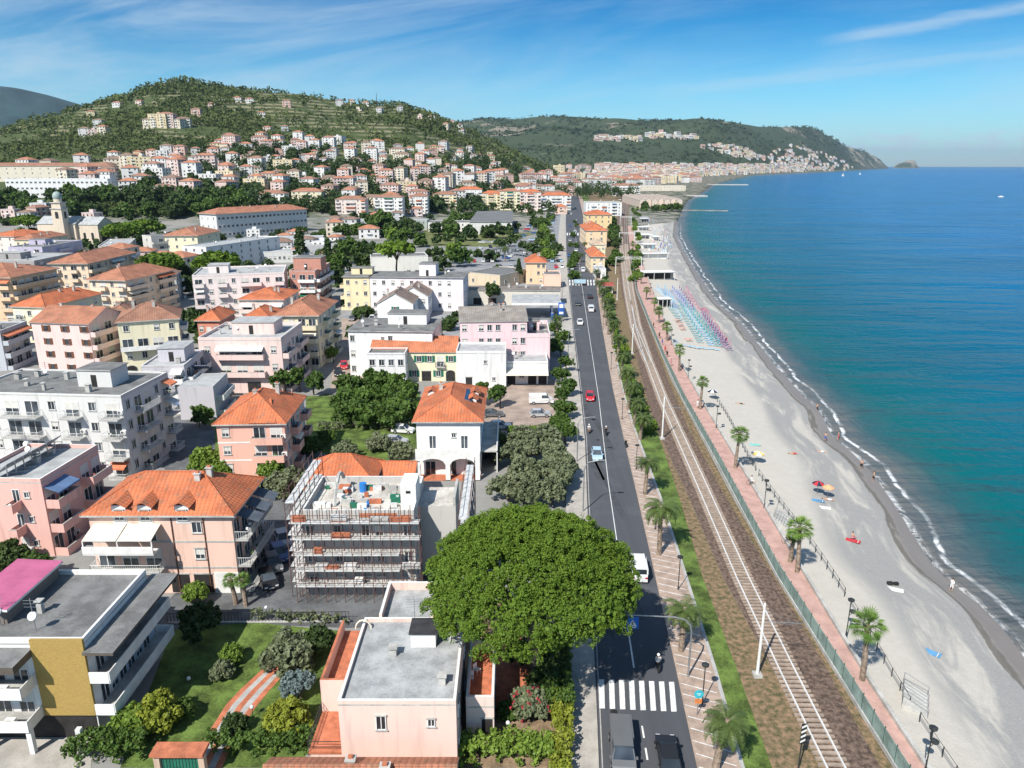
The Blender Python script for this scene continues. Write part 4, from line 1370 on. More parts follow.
b = MB(); b.box(W / 2 + .004, W / 2 + 6.5, -D / 2 - 5, D / 2 - 8, -.3, 6.4, wallm(LIL), M_roofl); b.slab((W / 2 - .1, -D / 2 + 6, 7.0), (W / 2 + 3, -D / 2 + 6, 7.0), (W / 2 + 3, D / 2 - 9, 8.2), (W / 2 - .1, D / 2 - 9, 8.2), .15, M_slate); b.build('lower_wing', r)
for z in (.4, 3.4):
    balcony(r, (W / 2 + 6.5, 0 - 6.0, z), math.pi / 2, D - 5, 1.3, 'band', M_white, 1)
r, W, D, ro = building('apartment_block', 'pink block with white awnings, roof terrace and glassy penthouse', 'apartment block', (198, 341), (281, 341), (304, 325), 11.2, 3, (.76, .58, .53), 'flat', F='w.gw/wBBBw/rAAAr', Rt='BBwBB', lvl=2, style='solid', awn=M_white, hut=(.3, .35, 9, 6, 2.7), vents=4, par=.6, rm=M_roofl)
building('apartment_block', 'cream four-storey block with brown tiled hipped roof beside the courtyard trees', 'apartment block', (275, 316), (317, 316), (332, 302), 12.5, 4, CREAM, 'hip', ORANGE2, 2.6, .7, F='wwBB', Rt='wBwB')
building('house', 'low house with orange hipped roof and two white awnings', 'house', (239, 300), (283, 300), (292, 291), 7.5, 2, PALEP, 'hip', ORANGE, 2.2, .6, F='AdA', Rt='ww', awn=M_white)
building('house', 'red house with orange hipped roof between yellow and pink blocks', 'house', (197, 321), (219, 321), (232, 313), 8, 2, (.60, .25, .18), 'hip', ORANGE, 2.2, .6, F='wBw', Rt='ww')
building('house', 'orange roofed house just behind the pink block with roof terrace', 'house', (240, 321), (271, 321), (280, 312), 10.5, 3, PALEP, 'hip', ORANGE, 2.4, .6, F='www')
building('apartment_block', 'long pale pink flats with deep balconies and orange blinds', 'apartment block', (192, 277), (284, 274), (291, 266), 13, 4, (.77, .67, .64), 'flat', F='BwBwBBwB', Rt='ww', awn=mat('orange_awning', (.62, .2, .1), .8), hut=(.15, .3, 6, 6, 2.6), vents=6, rm=M_roofl)
building('apartment_block', 'brick-red and white flats with a brick stair tower on the roof', 'apartment block', (289, 272), (315, 272), (330, 264), 13, 4, (.52, .25, .19), 'flat', F='wBB', Rt='BBBB', style='band', hut=(.05, .2, 9, 7, 4))
building('apartment_block', 'ochre end of the long flats beside the car yard', 'apartment block', (343, 277), (369, 277), None, 11, 3, (.80, .66, .42), 'flat', depth=13, F='wpw', Rt='', L='BB', hut=(.2, .4, 7, 4, 2.2), par=0, ov=.5)
building('apartment_block', 'long very pale pink flats with dark grey roof behind the white gabled houses', 'apartment block', (369.4, 277), (463, 278), None, 11, 3, (.78, .71, .72), 'flat', depth=13, F='wwrwwrwwr.', Rt='ww', hut=(.52, .2, 5.5, 6, 4), par=0, ov=.5, vents=2)
GBR = (.30, .22, .18)
building('house', 'white gabled house with a green window, nearest of the white gabled row', 'house', (377, 303.5), (413, 303.5), None, 7, 2, (.78, .77, .75), 'gy', GBR, 3.0, .3, depth=12, F='.s.', Rt='w.w')
building('house', 'white gabled house, second of the white gabled row', 'house', (398, 296), (428, 296), None, 7, 2, (.78, .77, .75), 'gy', GBR, 2.8, .3, depth=12, F='..w', Rt='www')
building('house', 'white gabled house, tallest and farthest of the white gabled row', 'house', (417, 289), (447, 289), None, 7.2, 2, (.78, .77, .75), 'gy', GBR, 2.8, .3, depth=14, F='w.w', Rt='wBw')
building('apartment_block', 'blank white block with flat grey roof and white hut above the orange roofed house', 'apartment block', (348, 331), (432, 332), None, 10.5, 3, (.76, .75, .73), 'flat', depth=14, F='w...pw.....', Rt='w.w', L='ww', hut=(.4, .5, 9, 5, 2.6), par=0, ov=.4, vents=3)
r, W, D, ro = building('house', 'pale yellow house with long orange roof and green shutters', 'house', (371, 352), (456, 352), None, 6.7, 2, YEL, 'gx', (.58, .20, .10), 2.3, .35, depth=10, F='...sgsa/....ssBs', Rt='...', style='bars', bal=.8, lvl=2)
building('house', 'white veranda wing glazed on the upper floor below the long orange roof', 'house', (367, 355), (405, 355), None, 7.0, 2, (.74, .73, .72), 'flat', depth=5.0, F='www/HHHH', Rt='w', par=.3, vents=0, lvl=2)
# 22 the large pink and white complex beside the road
building('apartment_block', 'tall bright pink building with grey roof ridge beside the main road', 'apartment block', (460, 322), (527, 321), None, 12.5, 4, (.80, .57, .58), 'gx', (.33, .30, .27), 2.0, .3, depth=14, F='w.www.ww/wwBwwBww/w.www.ww', Rt='w', lvl=1, style='solid', bm=M_white)
building('apartment_block', 'pink seaward wing with railed roof terrace next to the petrol station', 'apartment block', (527, 338), (550, 338), None, 8.6, 3, (.80, .57, .58), 'flat', depth=15, F='...', Rt='www', par=.9, vents=1, hut=(.1, .5, 2.5, 2.5, 2.4))
building('annex', 'blank white walled annex in front of the tall pink building', 'annex', (456, 354), (506, 354), None, 7.5, 2, (.72, .71, .69), 'flat', depth=8.5, F='.g..p./...p..', Rt='', par=.5, vents=0, rm=M_roofl)
r, W, D, ro = building('annex', 'low white shop front with long cream awning below the pink building', 'annex', (506, 364), (548, 364), None, 4.6, 1, (.80, .78, .75), 'flat', depth=10, F='gwgg', Rt='g', par=.4, vents=1, rm=M_roofl)
b = MB(); b.slab((-W / 2, -D / 2 - 3.2, 2.9), (W / 2, -D / 2 - 3.2, 2.9), (W / 2, -D / 2 - .02, 3.7), (-W / 2, -D / 2 - .02, 3.7), .06, M_cream); b.build('awning', r)
building('house', 'small white house with grey roof just behind the tall pink building', 'house', (478, 316), (505, 316), None, 6, 2, (.76, .74, .72), 'gy', (.34, .30, .27), 2.0, .3, depth=10, F='ww', Rt='ww')
# petrol station
A = Vector(at(512, 303, 5.4)); B_ = Vector(at(562, 304, 5.4)); W = (B_ - A).length; cx, cy = (A.x + B_.x) / 2, A.y + 6.5
r = empty('petrol_station_canopy', (cx, cy, 0), 0, 'wide white petrol station canopy on columns beside the road', 'canopy')
b = MB(); b.box(-W / 2, W / 2, -6.5, 9.5, 4.7, 5.4, M_white, M_roofl); b.build('canopy_roof', r)
for sx in (-.32, .32):
    for sy in (-3, 4):
        b = MB(); b.box(W * sx - .25, W * sx + .25, sy - .25, sy + .25, 0, 4.7, M_white); b.build('column', r)
        b = MB(); b.box(W * sx - .4, W * sx + .4, sy - 1.8, sy - .8, 0, 1.9, mat('blue_paint', (.03, .12, .45), .5), M_white); b.build('fuel_pump', r)
building('annex', 'flat brown-roofed workshop behind the petrol station canopy', 'annex', (440, 290), (560, 291), None, 5.0, 1, (.62, .58, .50), 'flat', depth=9, F='g.gg.g.g', Rt='', par=0, ov=.3, rm=mat('brown_roof_felt', (.22, .19, .17), .9, .15, .3), vents=4)
building('house', 'pale apricot house with orange hipped roof by the roundabout', 'house', (526, 263), (546, 263), None, 8.5, 3, (.78, .55, .36), 'hip', ORANGE, 2.6, .6, depth=13, F='ww/..ww', Rt='ww')
building('annex', 'apricot flat-roofed wing beside the house at the roundabout', 'annex', (544, 276), (561, 276), None, 4.8, 1, (.80, .55, .42), 'flat', depth=12, F='..', Rt='w', par=.5, vents=0)
# sign and info totem of the station
r = empty('petrol_sign', at(561, 322), 0, 'blue and white petrol price totem at the kerb beside the canopy', 'sign')
b = MB(); b.box(-.9, .9, -.15, .15, 2.2, 6.0, mat('blue_paint', (.03, .12, .45), .5)); b.build('sign_board', r)
b = MB(); b.box(-.15, .15, -.1, .1, 0, 2.2, M_metal); b.build('post', r)
b = MB(); b.box(-.6, .6, -.18, -.152, 4.4, 5.6, M_white); b.box(-.6, .6, -.18, -.152, 2.5, 3.2, M_white); b.build('price_panel', r)

# 25 white villa with orange roof
r, W, D, ro = building('villa', 'white villa with orange roof, arcade and dark solar panels', 'villa', (416, 422), (480, 422), (478, 390), 8.7, 2, (.82, .81, .79), 'hip', ORANGE, 2.6, .6, F='..../.d.pd.', Rt='w.w', lvl=2, axis='y', chim=1)
y0 = -D / 2
b = MB(); b.box(-W / 2, W / 2, y0 - 2.2, y0 - .004, 3.9, 4.2, M_white); b.box(-W / 2, W / 2, y0 - 2.2, y0 - 2.05, 4.2, 5.1, M_white)
for k in range(3): b.box(-W / 2 + k * (W - .7) / 2, -W / 2 + .7 + k * (W - .7) / 2, y0 - 2.2, y0 - 1.6, 0, 3.9, M_white)
for k in range(2):
    xa = -W / 2 + .7 + k * (W - .7) / 2; xb = xa + (W - .7) / 2 - .7; n = 10
    for i in range(n):
        t0, t1 = i / n, (i + 1) / n
        zz = lambda t: 2.6 + 1.0 * math.sqrt(max(0, 1 - (2 * t - 1) ** 2))
        b.poly([(xa + (xb - xa) * t0, y0 - 2.2, zz(t0)), (xa + (xb - xa) * t1, y0 - 2.2, zz(t1)), (xa + (xb - xa) * t1, y0 - 2.2, 3.9), (xa + (xb - xa) * t0, y0 - 2.2, 3.9)], M_white)
b.box(-W / 2, W / 2, y0 - 2.2, y0 - .004, -.3, .12, M_terra)
b.build('arcade', r)
for q in range(3): put_window(r, (-W / 2 + 2 + q * 3.2, y0, .15), 0, 'd', 1.6, 2.2, 2)
b = MB()
for (xa, ya) in ((-1.6, 3), (.2, 0), (1.9, 0)):
    b.slab((xa, -2.5 + ya, 10.55), (xa + 1.5, -2.5 + ya, 10.1), (xa + 1.5, 3.5 + ya, 10.1), (xa, 3.5 + ya, 10.55), .08, M_panel, M_metal)
b.build('solar_panel', r)
for (xa, ya) in ((3.6, 2.0), (3.4, -1.5), (-3.6, 2.5)):
    b = MB(); b.box(xa - .6, xa + .6, ya, ya + 1.8, 8.9, 10.2, M_white); b.slab((xa - .95, ya - .3, 10.15), (xa, ya - .3, 10.7), (xa, ya + 2.1, 10.7), (xa - .95, ya + 2.1, 10.15), .1, tilem(ORANGE)); b.slab((xa, ya - .3, 10.7), (xa + .95, ya - .3, 10.15), (xa + .95, ya + 2.1, 10.15), (xa, ya + 2.1, 10.7), .1, tilem(ORANGE)); b.build('dormer', r)
b = MB(); b.box(W / 2 + .004, W / 2 + 2.6, -D / 2 + 1, D / 2 - 2, 3.4, 3.6, M_conc); b.box(W / 2 + 2.45, W / 2 + 2.6, -D / 2 + 1, D / 2 - 2, -.2, 4.5, M_white); b.build('side_terrace', r)

# 26 salmon gable house
r, W, D, ro = building('house', 'salmon house with wide orange roof and corner loggias beside the garden trees', 'house', (216, 425), (284, 424), (309, 398), 8.6, 3, (.74, .43, .34), 'hip', ORANGE, 3.2, .5, F='r.BB', Rt='wBwB', lvl=2, bal=1.2, band='w', style='solid', axis='y')
b = MB(); b.slab((W * .0, -D / 2 - .55, 9.0), (W * .40, -D / 2 - .55, 9.0), (W * .2, -D / 2 + 5, 11.2), (W * .19, -D / 2 + 5, 11.2), .12, tilem(ORANGE)); b.build('gablet', r)
# 27 low orange house behind the scaffolding
building('house', 'low orange house with red tiled roof just behind the scaffolded building', 'house', (303, 483), (372, 483), (386, 463), 5.6, 2, (.70, .28, .14), 'hip', (.66, .19, .08), 2.6, .5, F='w.ww', Rt='ww', lvl=1, chim=0)
building('annex', 'long low tiled lean-to joining the scaffolded building and the white villa', 'annex', (360, 476), (413, 476), None, 5.0, 1, (.60, .40, .30), 'gx', (.66, .19, .08), 1.0, .3, depth=5, F='...', Rt='', chim=0)

# 28 the building under scaffolding
r, W, D, ro = building('building_under_repair', 'grey building under repair behind dark red scaffolding with white decks', 'building', (302, 519), (414, 519), (419, 484), 9.3, 3, (.50, .48, .45), 'flat', F='w.w.ww.w', Rt='w.ww', lvl=1, par=.9, vents=0, rm=mat('raw_screed', (.52, .49, .44), .9, .2, .4))
box_part(r, 'rear_block', W / 2 + .004, W / 2 + 4.2, -D / 2 + 4, D / 2, -.3, 8.9, wallm((.50, .48, .45)), MATS['raw_screed']); box_part(r, 'parapet', W / 2 + 3.9, W / 2 + 4.2, -D / 2 + 4, D / 2, 8.903, 10.0, M_conc)
q = box_part(r, 'roof_hut', W * .36, W * .36 + 1.7, -D / 2 + 2.2, -D / 2 + 5.5, 9.46, 12.3, M_white); box_part(r, 'louvre', W * .36 + .6, W * .36 + 1.1, -D / 2 + 2.16, -D / 2 + 2.19, 11.3, 11.6, M_dark)
box_part(r, 'brick_patch', W * .1 - 1, W * .35, -D / 2 - .03, -D / 2 - .003, 9.5, 10.0, mat('new_brick', (.60, .22, .11), .85, kind='brick', scale=4))
b = MB(); b.box(W * .02, W * .05, -D / 2 + 1, -D / 2 + 4, 9.47, 9.6, mat('blue_sheet', (.03, .20, .55), .5)); b.build('blue_tarpaulin', r)
b = MB(); b.tube((-W * .06, D / 2 - 2.4, 9.46), (-W * .06, D / 2 - 2.4, 10.5), .42, n=10, m=mat('blue_sheet', (.03, .20, .55), .5)); b.build('water_butt', r)
b = MB()
n = 9
for i in range(n):   # arched roof rib on the left side
    a0, a1 = math.pi * i / n, math.pi * (i + 1) / n
    b.tube((-W * .26, -D * .2 + D * .55 * (i / n), 9.5 + 2.6 * math.sin(a0 / 1.2)), (-W * .26, -D * .2 + D * .55 * ((i + 1) / n), 9.5 + 2.6 * math.sin(a1 / 1.2)), .22, n=5, m=M_conc)
b.build('roof_rib', r)
for k in range(46):
    s = rng.uniform(.15, .8); xx = rng.uniform(-W * .42, W * .3); yy_ = rng.uniform(-D * .35, D * .4)
    b = MB(); b.box(xx - s, xx + s, yy_ - s * .4, yy_ + s * .4, 9.46, 9.5 + rng.uniform(.2, .6), rng.choice([M_plank, M_conc, M_terra, M_green, M_white]))
    b.build('building_material', r)
rx, ry, rz = r.location
sc_ = empty('scaffolding', (rx, ry - D / 2 - 1.6, 0), r.rotation_euler.z, 'dark red tube scaffolding with five white plank decks in front of the grey building', 'scaffolding')
SW = W + 1.5
nb = 13
for i in range(nb + 1):
    x = -SW / 2 + SW * i / nb
    for y in (0, 1.05):
        b = MB(); b.tube((x, y, 0), (x, y, 11.2), .045, n=5, m=M_rust); b.build('upright', sc_)
for k in range(5):
    z = 1.9 * (k + 1)
    if k > 0 or True:
        b = MB(); b.box(-SW / 2 - .2, (SW / 2 if k > 2 else SW * .33), .05, 1.0, z, z + .07, M_plank); b.box(-SW / 2 - .2, (SW / 2 if k > 2 else SW * .33), -.02, .02, z + .02, z + .2, M_plank); b.build('deck', sc_)
    for h in (.5, 1.0):
        b = MB(); b.tube((-SW / 2, -.03, z + h), (SW / 2, -.03, z + h), .035, n=4, m=M_rust); b.build('guard_rail', sc_)
for i in range(16):
    xa = -SW / 2 + rng.randint(0, nb - 2) * SW / nb; z = 1.9 * rng.randint(1, 5); b = MB(); b.box(xa, xa + SW / nb * rng.uniform(.8, 2), rng.uniform(.2, .5), rng.uniform(.6, .95), z + .08, z + rng.uniform(.2, .8), rng.choice([M_plank, M_conc, M_terra, M_white])); b.build('stacked_material', sc_)
for k in range(4):
    for i in range(0, nb, 3):
        x = -SW / 2 + SW * i / nb
        b = MB(); b.tube((x, -.05, 1.9 * k + .1), (x + SW / nb, -.05, 1.9 * (k + 1)), .03, n=4, m=M_rust); b.build('brace', sc_)
for sgn, px_, ln, ttl in ((-1, -SW / 2 - .3, 12, 'left'), (1, SW / 2 + 4.6, 15, 'right')):
    s2 = empty('scaffolding', (rx, ry - D / 2 - .5, 0), r.rotation_euler.z, 'tube scaffolding with white decks on the %s side of the grey building' % ('landward' if sgn < 0 else 'seaward'), 'scaffolding')
    for k in range(5 if sgn > 0 else 6):
        z = 1.9 * (k + 1)
        b = MB(); b.box(px_ - .5, px_ + .5, 0, ln, z, z + .07, M_plank); b.build('deck', s2)
        b = MB()
        for xx in (-.55, .55):
            b.tube((px_ + xx, 0, z + 1), (px_ + xx, ln, z + 1), .035, n=4, m=M_rust)
        b.build('guard_rail', s2)
    for i in range(7):
        for xx in (-.55, .55):
            b = MB(); b.tube((px_ + xx, ln * i / 6, 0), (px_ + xx, ln * i / 6, 10.6 if sgn > 0 else 12.6), .045, n=5, m=M_rust); b.build('upright', s2)

# 29 pale pink house in the foreground
r, W, D, ro = building('villa', 'pale pink flat-roofed house in the foreground with worn grey roof', 'villa', (338, 706), (456, 706), (466, 622), 6.5, 2, (.78, .57, .49), 'flat', F='......./..H..p.', Rt='w.w', L='.p.', lvl=2, par=.35, vents=0, rm=mat('weathered_roof', (.37, .38, .38), .9, .14, .6, col2=(.24, .25, .255)))
PP_ = wallm((.78, .57, .49)); x0, y0, x1, y1 = -W / 2, -D / 2, W / 2, D / 2
wx1 = x0 + 6.2
b = MB(); b.box(x0 + 1.3, wx1, y1 + .004, y1 + 5.5, -.3, 6.5, PP_, MATS['weathered_roof'])
for (a0, a1, c0, c1) in ((x0 + 1.3, x0 + 1.55, y1 + .004, y1 + 5.5), (wx1 - .25, wx1, y1 + .004, y1 + 5.5), (x0 + 1.55, wx1 - .25, y1 + 5.25, y1 + 5.5)):
    b.box(a0, a1, c0, c1, 6.503, 7.3, PP_, M_white)
b.build('rear_wing', r)
b = MB()
b.box(x0 - 2.6, x0 - .004, y0 + 4.5, y1 + 2, -.3, 4.2, PP_, M_terra)
for (a0, a1, c0, c1) in ((x0 - 2.6, x0 - 2.38, y0 + 4.5, y1 + 2), (x0 - 2.38, x0 - .004, y0 + 4.5, y0 + 4.72)):
    b.box(a0, a1, c0, c1, 4.203, 5.3, PP_, M_terra)
b.build('side_terrace', r)
b = MB(); b.box(x0 - 2.6, x0 - .004, y0 - .0, y0 + 4.49, 2.0, 2.2, M_terra)
for h in (.5, 1.0): b.tube((x0 - 2.6, y0, 2.2 + h), (x0 - 2.6, y0 + 4.4, 2.2 + h), .03, n=4, m=M_dmetal); b.tube((x0 - 2.6, y0, 2.2 + h), (x0, y0, 2.2 + h), .03, n=4, m=M_dmetal)
for k in range(14): b.box(x0 - 2.6, x0 - 2.57, y0 + k * .33, y0 + k * .33 + .03, 2.2, 3.2, M_dmetal)
b.box(x0 - 2.5, x0 - .004, y0 + .1, y0 + 4.4, -.3, 2.0, PP_)
b.build('railed_balcony', r)
hx = x0 + W * .52
b = MB(); b.box(hx, hx + 2.1, y1 - 3.9, y1 - 1.9, 6.66, 8.0, M_white); b.box(hx - .15, hx + 2.25, y1 - 4.05, y1 - 1.75, 8.0, 8.12, mat('black_felt', (.045, .045, .05), .8, .2, 1.0)); b.build('roof_hut', r)
for (fx, fy) in ((.37, .55), (.86, .22)):
    b = MB(); b.box(x0 + W * fx - .28, x0 + W * fx + .28, y0 + D * fy - .28, y0 + D * fy + .28, 6.66, 7.25, M_conc); b.box(x0 + W * fx - .38, x0 + W * fx + .38, y0 + D * fy - .38, y0 + D * fy + .38, 7.4, 7.5, M_conc)
    for sx in (-.25, .2): b.box(x0 + W * fx + sx, x0 + W * fx + sx + .05, y0 + D * fy - .2, y0 + D * fy + .2, 7.25, 7.4, M_conc)
    b.build('chimney', r)
b = MB(); b.tube((hx + .1, y1 - 1.8, 6.6), (hx + .1, y1 - 1.8, 10.2), .03, n=4, m=M_metal)
for k in range(4): b.tube((hx - .6, y1 - 1.8, 9.2 + k * .25), (hx + .8, y1 - 1.8, 9.3 + k * .25), .015, n=4, m=M_metal)
b.build('antenna', r)
b = MB(); b.box(hx + 3.2, x1 - 1, y1 - 3.2, y1 - 2.4, 6.66, 6.78, M_plank); b.box(hx + 4, hx + 4.9, y1 - 2.2, y1 - 1.4, 6.66, 6.8, M_terra); b.build('loose_tiles', r)
n_ = 9
b = MB()
for i in range(n_):
    a0, a1 = math.pi * i / n_, math.pi * (i + 1) / n_
    b.tube((x0 + .1 + .7 * math.cos(a0), y1 - 1.2, 6.6 + .9 * math.sin(a0)), (x0 + .1 + .7 * math.cos(a1), y1 - 1.2, 6.6 + .9 * math.sin(a1)), .08, n=5, m=M_cream)
b.build('arch', r)
# 30 terrace wing to the right
r, W2, D2, ro = building('annex', 'pink walled terracotta roof terrace on the seaward side of the foreground house', 'annex', (466, 708), (494, 708), (500, 650), 3.4, 1, (.78, .61, .54), 'flat', F='.g', Rt='.a.', par=.95, vents=0, rm=M_terra, lvl=2)
building('annex', 'low shed roofed in orange tiles at the bottom edge', 'shed', (262, 790), (452, 790), None, 3.0, 1, (.68, .47, .38), 'gx', ORANGE2, .7, .3, depth=2.8, F='....', Rt='', chim=2)
# garden gate with tiled canopy
g0 = Vector(at(152, 752, 2.6)); g1 = Vector(at(205, 752, 2.6)); gw = (g1 - g0).length
r = empty('garden_gate', ((g0.x + g1.x) / 2, g0.y, 0), 0, 'green slatted driveway gate under a small terracotta canopy', 'gate')
b = MB(); b.box(-gw / 2, gw / 2, -.5, .9, 2.5, 2.75, M_terra); b.build('canopy', r)
for sx in (-1, 1):
    b = MB(); a, c = sorted((sx * (gw / 2 - .1), sx * (gw / 2 - .55))); b.box(a, c, -.2, .3, 0, 2.5, wallm((.55, .40, .30))); b.build('pillar', r)
b = MB(); b.box(-gw / 2 + .58, gw / 2 - .58, .0, .05, .05, 2.4, M_green)
k = -gw / 2 + .7
while k < gw / 2 - .6: b.box(k, k + .05, -.04, -.001, .05, 2.4, M_tealg); k += .25
b.build('gate_leaf', r)


# ---------------------------------------------------------------- the town further off
def fb(name, label, cat, x0, x1, yb, yt, depth, col, roof='hip', rc=ORANGE2, ns=None, F=None, Rt='ww', rot=0, **kw):
    h0 = hit((x0 + x1) / 2, yb)
    g = h0[2]
    a = at(x0, yb, g); c = at(x1, yb, g)
    sc = math.hypot(a[1], 0) / 771.5
    h = (yb - yt) * sc * 1.02
    ns = ns or max(2, round(h / 3.1))
    W = math.hypot(c[0] - a[0], c[1] - a[1])
    F = F if F is not None else 'wBw' * max(1, int(W / 12))
    r, W, D, ro = building(name, label, cat, proj(a[0], a[1], g + h), proj(c[0], c[1], g + h), None, h, ns, col, roof, rc, depth=depth, g=g, F=F, Rt=Rt, **kw)
    return r


# long hospital wing with red-brown roof
r, W, D, ro = building('hospital_wing', 'very long three-storey wing with red-brown roof and shaded seaward front', 'hospital', (199, 213.5), (216, 214.5), (325, 210), 15.5, 3, (.62, .62, .60), 'hip', ORANGE2, 3.5, 1.0, F='www', Rt='HHHHHHHHHHHHHHHHHHHHHH', style='bars', chim=4, lvl=1)
fb('hotel', 'huge white hotel with rows of tall windows at the left above the church', 'hotel', 8, 110, 197, 180, 16, (.72, .72, .72), 'flat', F='HHHHHHHHHHHHHHHHHHHHHH', ns=3, Rt='www', hut=(.9, .3, 9, 8, 4))
fb('hotel', 'long cream hotel range behind and above the huge white hotel', 'hotel', -20, 112, 180, 167, 16, (.66, .60, .50), 'hip', RUST, F='wwwwwwwwwwwwwwww', ns=3)
building('house', 'yellow house with broad red-brown roof and white roof box', 'house', (163, 236), (197, 236), (222, 231), 11, 3, YEL, 'hip', ORANGE2, 3.4, .8, F='wwww', Rt='www')
building('apartment_block', 'long white block with grey flat roof and rows of small windows', 'apartment block', (182, 247), (206, 248), (242, 236), 11, 4, (.74, .74, .72), 'flat', F='www', Rt='wwwwwwww', par=.3, rm=M_roofl)
building('annex', 'low hall with pale metal roof left of the yellow house', 'hall', (98, 247), (128, 246), (144, 239), 8, 2, (.50, .46, .40), 'flat', F='ww', Rt='www', rm=M_roofl)
building('house', 'narrow grey stair block beside the yellow house', 'house', (142, 236), (151, 237), (165, 232), 11, 3, (.60, .57, .52), 'flat', F='w', Rt='BB', vents=1)
building('house', 'lilac house with roof terrace in front of the church', 'house', (8, 248), (42, 248), (62, 241), 9, 3, (.50, .46, .58), 'flat', F='BwB', Rt='wBw', hut=(.1, .4, 8, 6, 2.6))
building('house', 'small orange roofed house left of the lilac house', 'house', (-14, 236), (14, 237), (22, 232), 9, 3, PALEP, 'hip', ORANGE, 2.5, .6, F='www')
building('house', 'small rusty roofed house directly in front of the church nave', 'house', (14, 240), (35, 240), (42, 235), 8, 2, CREAM, 'hip', ORANGE2, 2.5, .6, F='www')
building('apartment_block', 'dark terraced flats with plants at the left edge above the ochre flats', 'apartment block', (-30, 262), (34, 262), (60, 254), 9, 3, (.34, .32, .31), 'flat', F='BBwBB', Rt='BBB', hut=(.2, .3, 10, 7, 2.6), rm=M_roofl)
building('house', 'orange roofed hall among the trees below the white hotel', 'house', (-6, 211), (29, 211), None, 7, 2, PALEP, 'hip', ORANGE, 3.2, .6, depth=22, F='wwww')
building('gym_hall', 'wide gym hall with dark grey roof and shaded glass side', 'sports hall', (470, 222), (512, 222), None, 8.5, 2, (.64, .63, .60), 'flat', depth=125, F='....', Rt='wwwwwwwwww', par=0, ov=.6, rm=mat('dark_grey_roof', (.17, .17, .17), .8, .08, .1), vents=0)
building('school', 'low white school wing with a strip of small windows left of the gym hall', 'school', (428, 223), (469.5, 223), None, 6, 2, (.72, .71, .68), 'flat', depth=22, F='wwwwwwwww', Rt='', rm=M_roof, par=.2, vents=2)
building('school', 'long glassy green-grey school wing on the far side of the lawns', 'school', (329, 220.5), (427, 220.5), None, 7, 2, (.36, .40, .37), 'flat', depth=16, F='wwwwwwwwwwwww', Rt='', rm=M_roofl, par=.2, vents=2)
building('annex', 'white hall with blank walls behind the umbrella pine of the courtyard', 'hall', (371, 258), (428, 256.5), None, 8, 2, (.76, .74, .68), 'flat', depth=14, F='....', Rt='www', rm=M_roof, par=.3, vents=0)
building('annex', 'low flat-roofed pavilion left of the round car ramp', 'hall', (468, 273), (500, 276), None, 5, 1, (.60, .50, .36), 'flat', depth=22, F='w.w', Rt='www', rm=mat('dark_grey_roof', (.17, .17, .17), .8, .08, .1), par=.2, vents=0)
# seafront row of orange houses
building('house', 'ochre seafront house with broad orange roof, farthest of the row by the tracks', 'house', (586.5, 215), (612, 215), None, 10, 3, (.72, .55, .30), 'hip', ORANGE, 3.0, .6, depth=26, F='wwww', Rt='wwwww', L='wwwww')
building('house', 'long orange roofed ochre house in the middle of the seafront row', 'house', (586, 231), (607, 231), None, 9.5, 3, (.76, .56, .36), 'hip', ORANGE, 3.2, .5, depth=40, F='ww', Rt='wwwwww', L='wwwwww')
building('house', 'cream seafront house with flat front between two orange roofs', 'house', (592, 245), (605.5, 245), None, 9.5, 3, (.78, .70, .48), 'hip', (.66, .50, .36), 1.6, .3, depth=15, F='w.w', Rt='www', L='www')
building('house', 'narrow orange roofed house, nearest of the seafront row', 'house', (591, 257), (605, 257), None, 7, 3, (.76, .60, .40), 'hip', ORANGE, 2.6, .6, depth=24, F='ww', Rt='www', L='www')
building('annex', 'white kiosk with red roof at the near end of the seafront row', 'kiosk', (596, 270), (606, 270), None, 3.6, 1, (.74, .72, .70), 'flat', depth=12, F='gw', Rt='g', rm=M_roofl, vents=1)
building('annex', 'small red roofed kiosk beside the tracks', 'kiosk', (601, 286), (613, 286), None, 3.2, 1, (.60, .56, .50), 'gx', (.42, .10, .07), .8, .4, depth=5, F='g', Rt='', chim=0)
building('apartment_block', 'white flats with flat roof behind the seafront row', 'apartment block', (586, 203), (622, 203), None, 12, 4, (.72, .72, .70), 'flat', depth=24, F='wBwBwBw', Rt='www', style='band')
for a in [(457, 482, 202, 190, 'white flats with orange roof left of the yellow flats row', WHT, ORANGE), (482, 500, 208, 194, 'cream flats with long balconies, left half of the row behind the gym', CREAM, ORANGE), (500, 520, 210, 192, 'yellowish balcony flats directly behind the gym hall', YEL, ORANGE2), (520, 541, 212, 193, 'white and pink flats right behind the gym hall', PALEP, ORANGE), (541, 571, 210, 196, 'orange roofed white flats at the end of the avenue', WHT, ORANGE), (612, 640, 196, 186, 'wide white flats at the far end of the tracks', WHT, RUST), (336, 366, 214, 200, 'pinkish flats with deep balconies behind the glassy school wing', PALEP, RUST), (375, 403, 215, 198, 'white and pink balcony flats behind the middle of the school wing', WHT, RUST), (410, 428, 213, 197, 'white stepped flats behind the right end of the school wing', WHT, RUST), (255, 285, 203, 194, 'white flats rising behind the hospital roof, left', WHT, RUST), (292, 322, 202, 192, 'cream flats rising behind the hospital roof, right', CREAM, ORANGE2), (433, 457, 206, 195, 'cream flats between the school and the white flats', CREAM, RUST)]:
    fb('apartment_block', a[4], 'apartment block', a[0], a[1], a[2], a[3], 14, a[5], 'hip', a[6], F='BwBBwB')
r = fb('house', 'small pavilion with pyramid orange roof near the car park trees', 'house', 555, 567, 214, 207, 12, (.70, .5, .4), 'hip', ORANGE)
